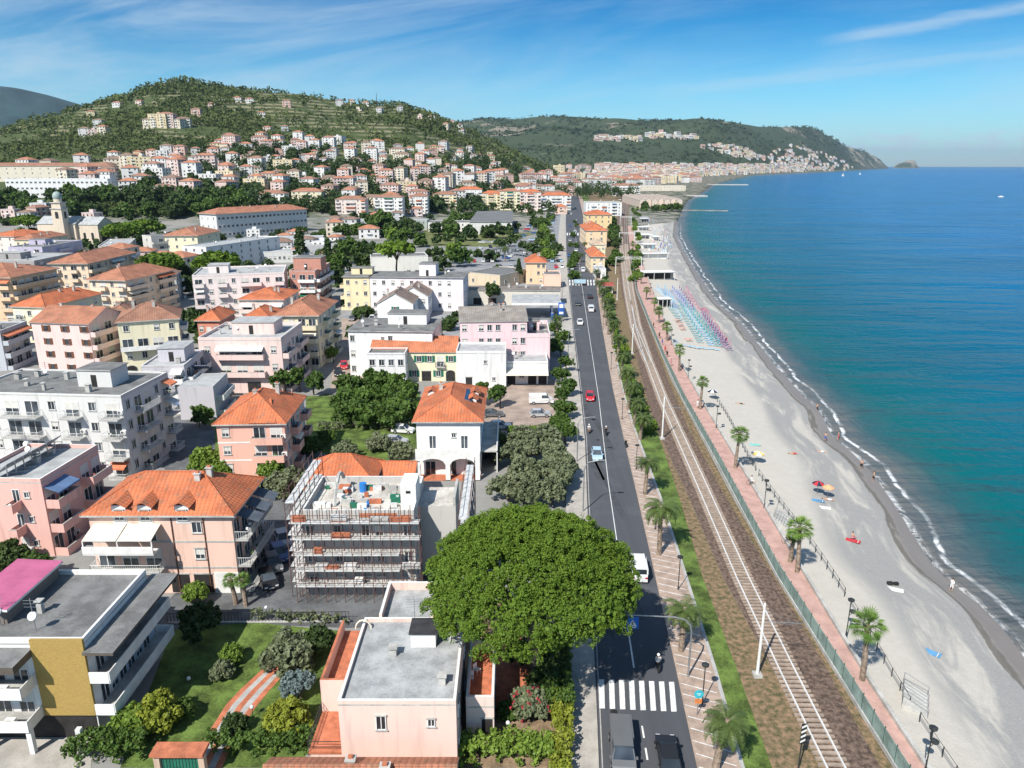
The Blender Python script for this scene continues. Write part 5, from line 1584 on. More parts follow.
# long viaduct-like shipyard building and its saw-tooth sheds
building('warehouse', 'very long pale shipyard hall with a row of arched windows across the far shore', 'warehouse', (629, 186), (686, 186), None, 9, 2, (.64, .58, .48), 'flat', depth=30, F='wwwwwwwwwwwwwwwwwwww', Rt='ww', rm=M_roofl, par=.5, vents=0)
for k in range(7):
    xx = 640 + k * 6.2
    c_ = (.62, .52, .44)
    building('shed', 'long narrow pale shed running to the shipyard hall', 'shed', (xx, 200.5 - (k % 2) * .4), (xx + 5.2, 200.5 - (k % 2) * .4), None, 8, 1, c_, 'gy', (.50, .42, .36), 2.2, .2, depth=140, F='.', Rt='', chim=0, group='pale sheds in front of the shipyard hall')

# church with its domed bell tower
cb_ = empty('church', at(70, 243), R(-4), 'pale stone church with a domed square bell tower and arched porch', 'church')
cs_ = 1.0
stone = wallm((.66, .56, .44))
gy = .47
b = MB(); b.box(-15, 9, -6, 10, -2, 12, stone); b.build('nave', cb_)
gable_roof(cb_, -15, 9, -6, 10, 12, .4, 4.0, M_roofl, M_conc, stone, 'x', 'nave_roof')
b = MB(); b.box(9.01, 22, -4, 12, -2, 11.5, stone); b.build('porch_wing', cb_)
gable_roof(cb_, 9.02, 22, -4, 12, 11.5, .4, 4.0, M_roofl, M_conc, stone, 'x', 'porch_roof')
b = MB(); n = 12
pts = [(22.03, -1.5, 0), (22.03, 9.5, 0)] + [(22.03, 4 + 5.5 * math.cos(math.pi * i / n), 5.5 + 5.0 * math.sin(math.pi * i / n)) for i in range(n + 1)]
b.poly(pts, M_dark); b.build('great_arch', cb_)
for x in (-11, -5, 1, 13, 18):
    put_window(cb_, (x, -6.0 if x < 9 else -4.0, 2.5), 0, 'a', 1.6, 4.2, 1)
b = MB(); b.box(-1, 5.4, -11, -4.8, -2, 21, stone); b.box(-1.4, 5.8, -11.4, -4.4, 21, 21.6, M_conc); b.box(-.6, 5, -10.6, -5.2, 21.6, 24.5, stone); b.box(-1.2, 5.6, -11.2, -4.6, 24.5, 25, M_conc)
b.build('bell_tower', cb_)
for x, y, rot in ((2.2, -11.0, 0), (5.4, -7.9, math.pi / 2)):
    put_window(cb_, (x, y, 15.5), rot, 'a', 2.0, 4.0, 1)
b = MB(); b.tube((2.2, -7.9, 25), (2.2, -7.9, 28.2), 2.3, 2.2, 12, stone); b.build('drum', cb_)
b = MB(); b.ball((2.2, -7.9, 28.2), 2.6, mat('copper_dome', (.30, .38, .36), .6, .1, 1.0), 14, 8, 1.15); b.tube((2.2, -7.9, 31), (2.2, -7.9, 33), .12, m=M_metal); b.build('dome', cb_, smooth=True)
BLD.append((cb_.location.x, cb_.location.y, 40, 24, 0))
cyl = empty('water_tower', at(111, 214), 0, 'slim white round tower right of the church', 'tower')
b = MB(); b.tube((0, 0, 0), (0, 0, 14), 2.1, 1.9, 14, M_white); b.tube((0, 0, 14), (0, 0, 15), 2.5, 2.5, 14, M_white); b.build('shaft', cyl, smooth=False)

# curved car ramp (dark steel arch seen by the car parks)
p0 = at(494, 262); p1 = at(521, 262)
rmp = empty('curved_canopy', ((p0[0] + p1[0]) / 2, p0[1], 0), 0, 'dark curved horseshoe canopy over the bend beside the car park', 'canopy')
b = MB(); n = 18; Rr0 = (p1[0] - p0[0]) * .75
for i in range(n):
    a0, a1 = math.pi * (1.08 * i / n - .04), math.pi * (1.08 * (i + 1) / n - .04)
    for q in (0,):
        P0 = [(Rr0 * k_ * math.cos(a), 2.6 * Rr0 * k_ * math.sin(a), 4.2) for k_, a in ((1.0, a0), (1.22, a0), (1.22, a1), (1.0, a1))]
        b.slab(*P0, .4, mat('dark_grey_roof', (.17, .17, .17), .8, .08, .1))
    b.box(Rr0 * 1.1 * math.cos(a0) - .15, Rr0 * 1.1 * math.cos(a0) + .15, 2.6 * Rr0 * 1.1 * math.sin(a0) - .15, 2.6 * Rr0 * 1.1 * math.sin(a0) + .15, 0, 3.8, M_metal)
b.build('canopy_roof', rmp)

# jetties and breakwaters
def jetty(label, pts, wd, h=1.2, m=None):
    b = MB(); P = [Vector(at(*p, -3)) for p in pts]
    for i in range(len(P) - 1):
        d = (P[i + 1] - P[i]).normalized(); nn = Vector((-d.y, d.x, 0)) * wd / 2
        q = [P[i] - nn, P[i + 1] - nn, P[i + 1] + nn, P[i] + nn]
        b.prism([(v.x, v.y) for v in q], -6, -3 + h, m or M_conc)
    o = b.build('jetty'); tag(o, label, 'jetty')
    return o


jetty('nearest low stone groyne reaching into the sea past the beach', [(681, 210.6), (700, 210.8), (728, 211.2)], 5, .8, mat('groyne_stone', (.30, .27, .22), .9, .2, .1))
jetty('short broad pier head behind the nearest groyne', [(684, 196.5), (706, 196.5)], 22, 2.0)
jetty('long straight pier farthest up the beach', [(706, 185), (748, 185.2)], 12, 2.4)
# ---------------------------------------------------------------- procedural town: hillside and far shore
def free(x, y, rad):
    for (bx, by, W, D, a) in BLD:
        if abs(bx - x) > 90 + rad: continue
        dx, dy = x - bx, y - by
        lx = dx * math.cos(a) + dy * math.sin(a); ly = -dx * math.sin(a) + dy * math.cos(a)
        if abs(lx) < W / 2 + rad and abs(ly) < D / 2 + rad: return False
    return True


def inpoly(x, y, P):
    c = False; j = len(P) - 1
    for i in range(len(P)):
        if (P[i][1] > y) != (P[j][1] > y) and x < (P[j][0] - P[i][0]) * (y - P[i][1]) / (P[j][1] - P[i][1]) + P[i][0]: c = not c
        j = i
    return c


WC = [('white', (.68, .67, .65)), ('cream', (.64, .57, .46)), ('pale pink', (.64, .50, .46)), ('beige', (.56, .50, .43)), ('light grey', (.50, .50, .50)), ('yellow', (.64, .54, .36)), ('salmon', (.58, .40, .34))]
RC = [('orange', (.52, .22, .13)), ('red-brown', (.40, .20, .14)), ('brown', (.30, .19, .14))]
FARB = {}


def far_mesh(kind, W, D, h, wc, rc, ns, roof):
    """one mesh: walls, storey-high window openings, roof"""
    b = MB(); wm = wallm(wc); tm = tilem(rc) if roof != 'flat' else M_roofl
    x0, x1, y0, y1 = -W / 2, W / 2, -D / 2, D / 2
    b.box(x0, x1, y0, y1, -6, h, wm)
    if roof == 'hip':
        X0, X1, Y0, Y1 = x0 - .5, x1 + .5, y0 - .5, y1 + .5; z = h + .15; rise = min(W, D) * .2
        b.box(X0, X1, Y0, Y1, h, z, M_conc)
        if W >= D:
            q = D / 2; A, B = (X0 + q, 0, z + rise), (X1 - q + .05, 0, z + rise)
            b.poly([(X0, Y0, z), (X1, Y0, z), B, A], tm); b.poly([(X1, Y0, z), (X1, Y1, z), B], tm); b.poly([(X1, Y1, z), (X0, Y1, z), A, B], tm); b.poly([(X0, Y1, z), (X0, Y0, z), A], tm)
        else:
            q = W / 2; A, B = (0, Y0 + q, z + rise), (0, Y1 - q + .05, z + rise)
            b.poly([(X0, Y0, z), (X1, Y0, z), A], tm); b.poly([(X1, Y0, z), (X1, Y1, z), B, A], tm); b.poly([(X1, Y1, z), (X0, Y1, z), B], tm); b.poly([(X0, Y1, z), (X0, Y0, z), A, B], tm)
    else:
        b.box(x0 - .1, x1 + .1, y0 - .1, y1 + .1, h, h + .5, wm, top=M_roofl)
        if W > 10: b.box(-1.5, 2.2, -1, 2, h + .5, h + 2.6, wm)
    sh = h / ns
    for (n, ax) in ((max(2, int(W / 3.6)), 0), (max(2, int(D / 3.6)), 1)):
        for k in range(ns):
            for i in range(n):
                t = (i + .5) / n; z0 = k * sh + sh * .28; z1 = z0 + sh * .48
                if rng.random() < .12: continue
                bal = (i % 3 == 1)
                if ax == 0:
                    x = x0 + W * t; b.box(x - .6, x + .6, y0 - .06, y0 + .02, z0 if not bal else k * sh + .1, z1, M_dark)
                    if bal: b.box(x - 1.6, x + 1.6, y0 - 1.1, y0 - .9, k * sh - .1, k * sh + .85, M_white); b.box(x - 1.6, x + 1.6, y0 - .9, y0 - .07, k * sh - .1, k * sh + .05, M_conc)
                else:
                    y = y0 + D * t; b.box(x1 - .02, x1 + .06, y - .6, y + .6, z0, z1, M_dark)
                    if bal: b.box(x1 + .9, x1 + 1.1, y - 1.6, y + 1.6, k * sh - .1, k * sh + .85, M_white)
    return b.mesh('far_' + kind)


def pool(n, kinds):
    out = []
    for i in range(n):
        wn_, wc = rng.choice(WC) if rng.random() < .82 else WC[0]
        rn, rcc = rng.choice(RC)
        flat = rng.random() < .32
        if kinds == 'flats': W, D, ns = rng.uniform(14, 24), rng.uniform(11, 15), rng.choice([3, 4, 4, 5])
        elif kinds == 'house': W, D, ns = rng.uniform(9, 14), rng.uniform(8, 12), rng.choice([2, 2, 3])
        else: W, D, ns = rng.uniform(18, 40), rng.uniform(14, 22), rng.choice([3, 4, 5])
        h = ns * 3.1
        out.append((far_mesh(kinds, W, D, h, wc, rcc, ns, 'flat' if flat else 'hip'), W, D, h, wn_, ('grey flat' if flat else rn + ' hipped'), ns))
    return out


NUM = {2: 'two', 3: 'three', 4: 'four', 5: 'five'}


def scatter(poly, n, pl, zone, cat, nm, group, sep=3.0, rotb=0.0, rotv=.35, sc=1.0, keep_land=True):
    xs = [p[0] for p in poly]; ys = [p[1] for p in poly]
    k = 0; tries = 0; out = []
    while k < n and tries < n * 40:
        tries += 1
        px = rng.uniform(min(xs), max(xs)); py = rng.uniform(min(ys), max(ys))
        if not inpoly(px, py, poly): continue
        h = hit(px, py)
        if h is None: continue
        x, y, z = h
        me, W, D, hh, wn_, rn, ns = rng.choice(pl)
        if x > float(x_shore(y)) - 28: continue
        if not free(x, y, max(W, D) * .5 * sc + sep): continue
        o = link(nm, me, None, (x, y, z), rotb + rng.uniform(-rotv, rotv) + (math.pi / 2 if rng.random() < .12 else 0))
        if sc != 1: o.scale = (sc, sc, sc)
        tag(o, '%s %s-storey %s with %s roof %s' % (wn_, NUM[ns], 'flats' if cat == 'apartment block' else cat, rn, zone), cat, group)
        BLD.append((x, y, W * sc, D * sc, o.rotation_euler.z)); out.append(o)
        k += 1
    return out


PF = pool(16, 'flats'); PH = pool(14, 'house'); PB_ = pool(8, 'big')
# clear streets and squares so that nothing is built on them
KEEP = []
for q in ([(250, 236, 240, 300)],):
    pass
far1 = scatter([(225, 199), (330, 203), (425, 212), (425, 196), (330, 180), (225, 172)], 40, PF, 'on the hill foot above the hospital', 'apartment block', 'apartment_block', 'flats on the hill foot', 5, sc=.85)
far1 += scatter([(425, 212), (560, 205), (590, 192), (540, 176), (425, 186)], 46, PF, 'in the valley town before the far tracks', 'apartment block', 'apartment_block', 'flats in the valley town', 4)
far2 = scatter([(95, 196), (200, 200), (225, 172), (120, 168), (20, 170)], 26, PF, 'on the slope behind the big hotel', 'apartment block', 'apartment_block', 'flats behind the hotel', 4)
far3 = scatter([(200, 178), (330, 186), (430, 190), (500, 178), (420, 150), (300, 142), (235, 140), (205, 160)], 95, PF + PH, 'on the lower hillside', 'house', 'house', 'houses on the lower hillside', 5, sc=.85)
far3 += scatter([(100, 170), (230, 172), (235, 158), (190, 152), (110, 158)], 22, PH, 'on the hillside above the hotel', 'house', 'house', 'houses above the hotel', 4)
far4 = scatter([(455, 165), (540, 176), (520, 166), (470, 152), (420, 140), (430, 160)], 14, PH, 'on the shoulder of the near hill', 'house', 'house', 'houses on the hill shoulder', 6)
ridge = [(152, 127), (160, 127), (168, 127), (176, 127), (184, 126), (197, 116), (86, 136), (94, 135), (104, 134), (30, 118), (38, 117), (212, 108), (287, 107), (250, 103), (238, 102), (340, 106), (352, 106), (360, 111), (366, 106), (400, 112), (380, 114), (262, 117), (118, 107), (140, 105), (452, 124), (446, 129), (460, 128), (474, 132), (462, 133), (268, 132), (285, 131), (262, 141), (278, 141), (270, 146), (432, 120), (420, 119), (217, 149), (228, 151), (222, 146), (100, 127), (92, 116), (470, 152), (490, 156)]
for i, (px, py) in enumerate(ridge):
    h = hit(px, py)
    if h is None: continue
    me, W, D, hh, wn_, rn, ns = rng.choice(PF if px in (152, 160, 168, 176, 184) else PH)
    o = link('villa', me, None, h, rng.uniform(-.3, .3))
    tag(o, '%s %s-storey villa with %s roof high on the near hill' % (wn_, NUM[ns], rn), 'villa', 'villas high on the near hill')
    BLD.append((h[0], h[1], W, D, 0))
# far shore town: the nearest as things, the rest as one built-up mass
PBf = pool(10, 'big')
scatter([(560, 192), (640, 186), (700, 182), (700, 172), (640, 166), (570, 168), (545, 176)], 190, PF + PBf, 'in the old town beyond the tracks', 'apartment block', 'apartment_block', 'blocks of the old town beyond the tracks', 5, rotv=.5, sc=1.15)
scatter([(775, 172), (845, 171), (858, 167), (820, 152), (790, 146), (765, 155)], 120, PH, 'on the far headland slope', 'villa', 'villa', 'villas on the far headland', 5, rotv=.8, sc=1.9)
# the mass of roofs that nobody could count
fm = MB(); cnt = 0; tries = 0
zones = [([(590, 178), (700, 176), (790, 172.5), (840, 171), (800, 165), (700, 166), (600, 166)], 800, 17), ([(645, 138), (700, 141), (690, 136), (655, 134)], 30, 26), ([(592, 141), (640, 142), (640, 138), (600, 137)], 30, 24), ([(690, 145), (740, 160), (770, 160), (740, 146)], 50, 20)]
fw = [wallm(c) for _, c in WC]; ft = [tilem(c) for _, c in RC]
for zp, nn_, sz in zones:
    c0 = 0; tries = 0
    xs = [p[0] for p in zp]; ys = [p[1] for p in zp]
    while c0 < nn_ and tries < nn_ * 20:
        tries += 1
        px = rng.uniform(min(xs), max(xs)); py = rng.uniform(min(ys), max(ys))
        if not inpoly(px, py, zp): continue
        h = hit(px, py)
        if h is None or h[1] < 1700: continue
        x, y, z = h
        if x > float(x_shore(y)) - 30: continue
        W, D, H_ = rng.uniform(.7, 1.6) * sz, rng.uniform(.6, 1.1) * sz, rng.uniform(.4, 1.0) * sz
        T = Matrix.Translation((x, y, z)) @ Matrix.Rotation(rng.uniform(-.5, .5), 4, 'Z')
        fm.box(-W / 2, W / 2, -D / 2, D / 2, -8, H_, rng.choice(fw), top=rng.choice(ft + [M_roofl]), T=T)
        fm.box(-W * .4, W * .4, -D / 2 - .1, -D / 2 - .02, H_ * .3, H_ * .42, M_dark, T=T); fm.box(-W * .4, W * .4, -D / 2 - .1, -D / 2 - .02, H_ * .65, H_ * .77, M_dark, T=T)
        c0 += 1
tag(fm.build('far_town'), 'hazy mass of pale houses and roofs lining the far bay', 'far town', kind='stuff')

# in-fill of the middle distance, low roofs and blocks one sees between the named ones
PM = pool(10, 'house')
mid = [(150, 206, 'beige'), ]
scatter([(245, 262), (345, 262), (350, 238), (250, 238)], 14, PH, 'among the low roofs before the hospital', 'house', 'house', 'low houses before the hospital', 2, sc=.7)
scatter([(330, 262), (365, 240), (425, 232), (420, 215), (330, 226)], 7, PH, 'around the school lawns', 'house', 'house', 'houses around the school lawns', 2)
scatter([(100, 262), (190, 262), (190, 300), (60, 300)], 6, PH, 'squeezed between the ochre and pink flats', 'house', 'house', 'houses between the ochre and pink flats', 1)
scatter([(0, 232), (60, 224), (110, 222), (60, 214), (0, 214)], 5, PH, 'beside the church', 'house', 'house', 'houses beside the church', 4)
for (lab, fl, fr_, dp, h, c) in [('low flat market hall with pale roof right of the long white block', (244, 253), (300, 252), 14, 5, (.60, .60, .58)), ('pale striped flat hall before the hospital', (262, 240), (322, 239), 18, 6, (.56, .57, .60)), ('long low grey hall right of the pale striped hall', (300, 247), (352, 246), 12, 5, (.45, .45, .46))]:
    building('hall', lab, 'hall', fl, fr_, None, h, 1, c, 'flat', depth=dp, F='wwwwwwwwwwww', Rt='ww', rm=M_roofl, vents=4)
# ---------------------------------------------------------------- vegetation
L_broad = mat('broad_leaves', (.026, .060, .012), .6, kind='leaf', col2=(.115, .19, .035), spec=.25)
L_bright = mat('bright_leaves', (.055, .115, .014), .6, kind='leaf', col2=(.22, .32, .05), spec=.25)
L_dark = mat('dark_leaves', (.020, .046, .014), .6, kind='leaf', col2=(.075, .118, .030), spec=.25)
L_pine = mat('pine_needles', (.042, .090, .011), .65, kind='leaf', col2=(.175, .27, .032), spec=.2)
L_olive = mat('olive_leaves', (.085, .110, .050), .6, kind='leaf', col2=(.235, .265, .150), spec=.25)
L_blue = mat('blue_needles', (.10, .15, .14), .6, kind='leaf', col2=(.25, .31, .31), spec=.2)
L_yell = mat('golden_leaves', (.11, .15, .012), .6, kind='leaf', col2=(.34, .37, .05), spec=.25)
L_palm = mat('palm_fronds', (.026, .055, .014), .5, kind='leaf', col2=(.12, .17, .045), spec=.35)
L_fan = mat('fan_palm_leaves', (.050, .115, .018), .5, kind='leaf', col2=(.18, .29, .05), spec=.35)
L_red = mat('red_flowers', (.35, .02, .03), .6, kind='leaf', col2=(.60, .06, .10))
M_far = mat('hill_trees', (.032, .060, .018), .9, kind='leaf', col2=(.130, .160, .056), spec=.1)
M_far2 = mat('far_hill_trees', (.024, .044, .018), .9, kind='leaf', col2=(.075, .098, .045), spec=.1)


def leaf_arrays(C, Rd, per, size, seed, outward=.8, flat=1.0, tvar=.45, base=None):
    """leaf quads on the skins of many clumps"""
    g = np.random.RandomState(seed)
    n = len(C)
    d = g.normal(size=(n, per, 3)); d /= np.linalg.norm(d, axis=2, keepdims=True)
    rad = Rd[:, None] * g.uniform(.62, 1.02, (n, per))
    p = C[:, None, :] + d * rad[:, :, None] * np.array([1, 1, flat])
    nr = d * outward + g.normal(size=d.shape) * .55 + np.array([0, 0, .35]); nr /= np.linalg.norm(nr, axis=2, keepdims=True)
    a = np.cross(nr, g.normal(size=d.shape)); a /= np.linalg.norm(a, axis=2, keepdims=True) + 1e-9
    b = np.cross(nr, a)
    s = size * g.uniform(.55, 1.3, (n, per, 1))
    e = g.uniform(.55, 1.0, (n, per, 1))
    q = np.stack([p - a * s - b * s * e * .4, p + b * s * e * -.9 + a * s * .1, p + a * s + b * s * e * .4, p + b * s * e * .9 - a * s * .1], 2)
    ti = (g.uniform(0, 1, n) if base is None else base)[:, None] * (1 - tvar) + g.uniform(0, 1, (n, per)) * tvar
    return q.reshape(-1, 4, 3), ti.reshape(-1)


def leaf_mesh(name, parts, m, extra=None):
    Q = np.concatenate([p[0] for p in parts]); T = np.concatenate([p[1] for p in parts])
    n = len(Q)
    return np_mesh(name, Q.reshape(-1, 3), np.arange(n * 4).reshape(n, 4), m, None, False, {'tint': T})


def sph(n, g, up=-.4):
    out = []
    while len(out) < n:
        v = g.normal(size=3); v /= np.linalg.norm(v)
        if v[2] > up: out.append(v)
    return np.array(out)


CR = {}


def crown(kind, m, seed, lod):
    k = (kind, m.name, seed, lod)
    if k in CR: return CR[k]
    g = np.random.RandomState(seed * 13 + 5)
    nl, per, size = {2: (150, 26, .085), 1: (70, 16, .12), 0: (34, 9, .21)}[lod]
    if kind == 'round':
        lob = sph(9, g, -.5) * g.uniform(.35, .62, (9, 1)); lr = g.uniform(.36, .55, 9)
        i = g.randint(0, 9, nl); v = sph(nl, g, -.6)
        C = lob[i] + v * lr[i][:, None]; C[:, 2] *= .85
        rd = g.uniform(.10, .17, nl)
    elif kind == 'bush':
        v = sph(nl, g, -.15); C = v * g.uniform(.6, .88, (nl, 1)) + g.normal(size=(nl, 3)) * .05; rd = g.uniform(.10, .18, nl)
    elif kind == 'pine':
        v = sph(nl, g, -.12); C = v * np.array([.93, .93, .36]) * g.uniform(.86, 1.0, (nl, 1)); rd = g.uniform(.07, .13, nl)
    elif kind == 'cone':
        h = g.uniform(0, 1, nl) ** .8; a = g.uniform(0, 6.28, nl); rr_ = (1 - h) * .62 * g.uniform(.75, 1.05, nl) + .03
        C = np.stack([np.cos(a) * rr_, np.sin(a) * rr_, h * 2.4 - 1.1], 1); rd = g.uniform(.09, .15, nl)
    elif kind == 'column':
        h = g.uniform(-1, 1, nl); a = g.uniform(0, 6.28, nl); rr_ = .30 * np.sqrt(1 - np.abs(h) ** 3) * g.uniform(.8, 1.05, nl)
        C = np.stack([np.cos(a) * rr_, np.sin(a) * rr_, h * 1.5], 1); rd = g.uniform(.08, .13, nl)
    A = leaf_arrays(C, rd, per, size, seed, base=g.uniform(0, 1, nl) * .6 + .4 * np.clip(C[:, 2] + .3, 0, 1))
    # an inner mass of leaves so that the crown is not hollow
    ni = nl // 2
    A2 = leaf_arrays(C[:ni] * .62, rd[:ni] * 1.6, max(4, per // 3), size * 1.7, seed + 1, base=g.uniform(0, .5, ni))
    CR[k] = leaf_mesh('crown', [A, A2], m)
    return CR[k]


TR = {}


def trunk_mesh(seed, spread=.55):
    if seed in TR: return TR[seed]
    g = random.Random(seed); b = MB()
    b.path([(0, 0, -.3), (g.uniform(-.03, .03), g.uniform(-.03, .03), .35), (g.uniform(-.06, .06), g.uniform(-.06, .06), .62)], [.05, .04, .033], 7, M_trunk)
    for i in range(6):
        a = i * 1.05 + g.uniform(-.3, .3); r = spread * g.uniform(.4, .8)
        b.path([(0, 0, .5 + i * .02), (math.cos(a) * r * .5, math.sin(a) * r * .5, .72), (math.cos(a) * r, math.sin(a) * r, .9)], [.026, .018, .006], 5, M_trunk)
    TR[seed] = b.mesh('trunk')
    return TR[seed]


TREES = []


def tree(px, py, r, h, m=None, kind='round', label=None, name='tree', lod=None, group=None, xyz=None, sq=1.0, cat=None):
    """px, py: where the middle of the crown shows"""
    m = m or L_broad
    ch = {'round': .85, 'bush': 1.0, 'pine': .36, 'cone': 1.25, 'column': 1.5}[kind] * r * sq
    zc = max(h - ch, ch * .55)
    if xyz is None:
        x, y, _ = at(px, py, zc); z = 0
    else:
        x, y, z = xyz
    d = math.hypot(x, y)
    if lod is None: lod = 2 if d < 130 else 1 if d < 330 else 0
    if lod == 0 and r > 6.5: lod = 1
    cm = crown(kind, m, rng.randint(1, 3 if lod == 2 else 4), lod)
    rz = rng.uniform(0, 6.28)
    if lod == 0 and kind != 'pine' or kind == 'bush' :
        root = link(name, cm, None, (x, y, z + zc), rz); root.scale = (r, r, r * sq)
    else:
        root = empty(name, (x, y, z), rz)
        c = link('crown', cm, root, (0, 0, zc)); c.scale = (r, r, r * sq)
        t = link('trunk', trunk_mesh(rng.randint(1, 4)), root); hh = zc if kind != 'pine' else zc + .1 * r
        t.scale = (h * .75 if kind != 'pine' else r * 1.1, h * .75 if kind != 'pine' else r * 1.1, hh / .85)
    tag(root, label or 'leafy green tree', cat or ('shrub' if kind == 'bush' else 'tree'), group)
    TREES.append((x, y, r))
    return root


# --- the great umbrella pine
def umbrella_pine():
    g = np.random.RandomState(3)
    x, y, zc = at(530, 579, 11.0)
    root = empty('umbrella_pine', (x, y, 0), 0, 'huge round-headed umbrella pine spreading over the road', 'tree')
    Rr = 9.3
    # puffy sub-crowns across a dome
    n = 270
    C = []
    ga = math.pi * (3 - math.sqrt(5))
    for i in range(n):
        t = (i + .5) / n; rr_ = math.sqrt(t) * .97; a = i * ga + g.uniform(-.2, .2)
        irr = 1 + .05 * math.sin(3 * a + 1) + .04 * math.sin(5 * a)
        z = (1 - rr_ ** 2.6) * 6.0 + g.uniform(-.35, .3)
        C.append((rr_ * Rr * irr * math.cos(a), rr_ * Rr * irr * math.sin(a) * .97, z))
    for i in range(90):       # skirt under the rim
        a = i * ga; rr_ = g.uniform(.80, .98) * Rr
        C.append((rr_ * math.cos(a), rr_ * math.sin(a) * .97, g.uniform(-1.3, .3)))
    n = len(C)
    C = np.array(C); lr = g.uniform(.62, 1.0, n)
    cl, rd, bs = [], [], []
    for i in range(n):
        k = 34
        v = sph(k, g, -.1)
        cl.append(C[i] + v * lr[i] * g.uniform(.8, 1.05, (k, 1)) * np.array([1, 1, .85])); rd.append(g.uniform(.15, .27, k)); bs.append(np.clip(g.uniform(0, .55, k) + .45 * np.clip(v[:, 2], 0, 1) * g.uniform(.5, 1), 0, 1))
    cl = np.concatenate(cl); rd = np.concatenate(rd); bs = np.concatenate(bs)
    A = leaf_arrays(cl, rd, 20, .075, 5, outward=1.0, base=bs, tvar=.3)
    # under-storey of needles inside the dome
    m_ = 900
    v = g.normal(size=(m_, 3)); rr_ = np.sqrt(g.uniform(0, 1, m_)) * Rr * .9; a = g.uniform(0, 6.28, m_)
    Ci = np.stack([rr_ * np.cos(a), rr_ * np.sin(a), (1 - (rr_ / Rr) ** 2.2) * 4.9 - .2], 1)
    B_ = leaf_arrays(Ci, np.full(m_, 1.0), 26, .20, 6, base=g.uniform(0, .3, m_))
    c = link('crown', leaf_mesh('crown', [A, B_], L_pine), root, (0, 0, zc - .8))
    b = MB()
    zt = zc - 2.5
    b.path([(0.6, -.5, -.3), (.5, -.3, 3), (.2, 0, zt * .6), (0, 0, zt)], [.55, .45, .40, .33], 10, M_trunk)
    for i in range(11):
        a = i * 2.4; r1 = Rr * rng.uniform(.55, .8)
        b.path([(0, 0, zt - rng.uniform(0, 2)), (math.cos(a) * r1 * .45, math.sin(a) * r1 * .45, zt + 1.2), (math.cos(a) * r1, math.sin(a) * r1, zc + .6)], [.24, .15, .05], 6, M_trunk)
    b.build('trunk', root)


umbrella_pine()


# --- palms
def frond_mesh(feather, seed):
    g = random.Random(seed); V, F, T = [], [], []
    def quad(a, b_, c, d, t):
        k = len(V); V.extend([a, b_, c, d]); F.append((k, k + 1, k + 2, k + 3)); T.append(t)
    if feather:
        nf = 34
        for i in range(nf):
            az = i * 2.399 + g.uniform(-.2, .2); lift = 1.15 - 1.5 * (i / nf) + g.uniform(-.12, .12); L = g.uniform(2.1, 2.7)
            if i > nf * .82: L *= .85
            P = []; n = 9; a = lift; x = 0; z = 0
            for j in range(n + 1):
                P.append((x, z)); x += math.cos(a) * L / n; z += math.sin(a) * L / n; a -= .21
            ca, sa = math.cos(az), math.sin(az); tt = g.uniform(0, .5) + (.3 if lift > .2 else 0)
            for j in range(1, n + 1):
                wl = .44 * math.sin(math.pi * min(1, (j + .6) / (n + 1.2))) + .06
                x0, z0 = P[j - 1]; x1, z1 = P[j]
                for sub in (0, .34, .67):
                    xs_ = x0 + (x1 - x0) * sub; zs_ = z0 + (z1 - z0) * sub
                    xe_, ze_ = xs_ + (x1 - x0) * .26, zs_ + (z1 - z0) * .26
                    for sg in (-1, 1):
                        tipx = xs_ + wl * .55; tipy = sg * wl * g.uniform(.8, 1.1); tipz = zs_ - wl * .18
                        def W_(x, y, z): return (x * ca - y * sa, x * sa + y * ca, z)
                        quad(W_(xs_, 0, zs_), W_(xe_, 0, ze_), W_(tipx + .05, tipy, tipz), W_(tipx, tipy, tipz + .01), min(1, tt + g.uniform(0, .3)))
    else:
        nf = 42
        for i in range(nf):
            az = i * 2.399 + g.uniform(-.2, .2); el = 1.35 - 1.95 * (i / nf) + g.uniform(-.15, .15); Ls = g.uniform(.55, .85)
            ca, sa = math.cos(az), math.sin(az)
            bx, bz = math.cos(el) * Ls, math.sin(el) * Ls
            tt = g.uniform(0, .5) + (.3 if el > .3 else 0)
            def W_(x, y, z): return (x * ca - y * sa, x * sa + y * ca, z)
            quad(W_(0, -.02, 0), W_(0, .02, 0), W_(bx, .02, bz), W_(bx, -.02, bz), .3)
            nb_ = 11; Rl = g.uniform(.62, .85)
            for k in range(nb_):
                th = -1.35 + 2.7 * k / (nb_ - 1)
                dx = math.cos(th); dy = math.sin(th)
                ex_ = bx + Rl * dx * math.cos(el - .35); ez = bz + Rl * dx * math.sin(el - .35) - .10 * abs(th)
                ey = Rl * dy
                quad(W_(bx, 0, bz), W_(bx + .5 * (ex_ - bx) , ey * .5 - .05, bz + .5 * (ez - bz) + .03), W_(ex_, ey, ez), W_(bx + .5 * (ex_ - bx), ey * .5 + .05, bz + .5 * (ez - bz) + .03), min(1, tt + g.uniform(0, .3)))
    V = np.array(V); F = np.array(F)
    return np_mesh('fronds', V, F, L_palm if feather else L_fan, None, False, {'tint': np.array(T)})


PALM = {}


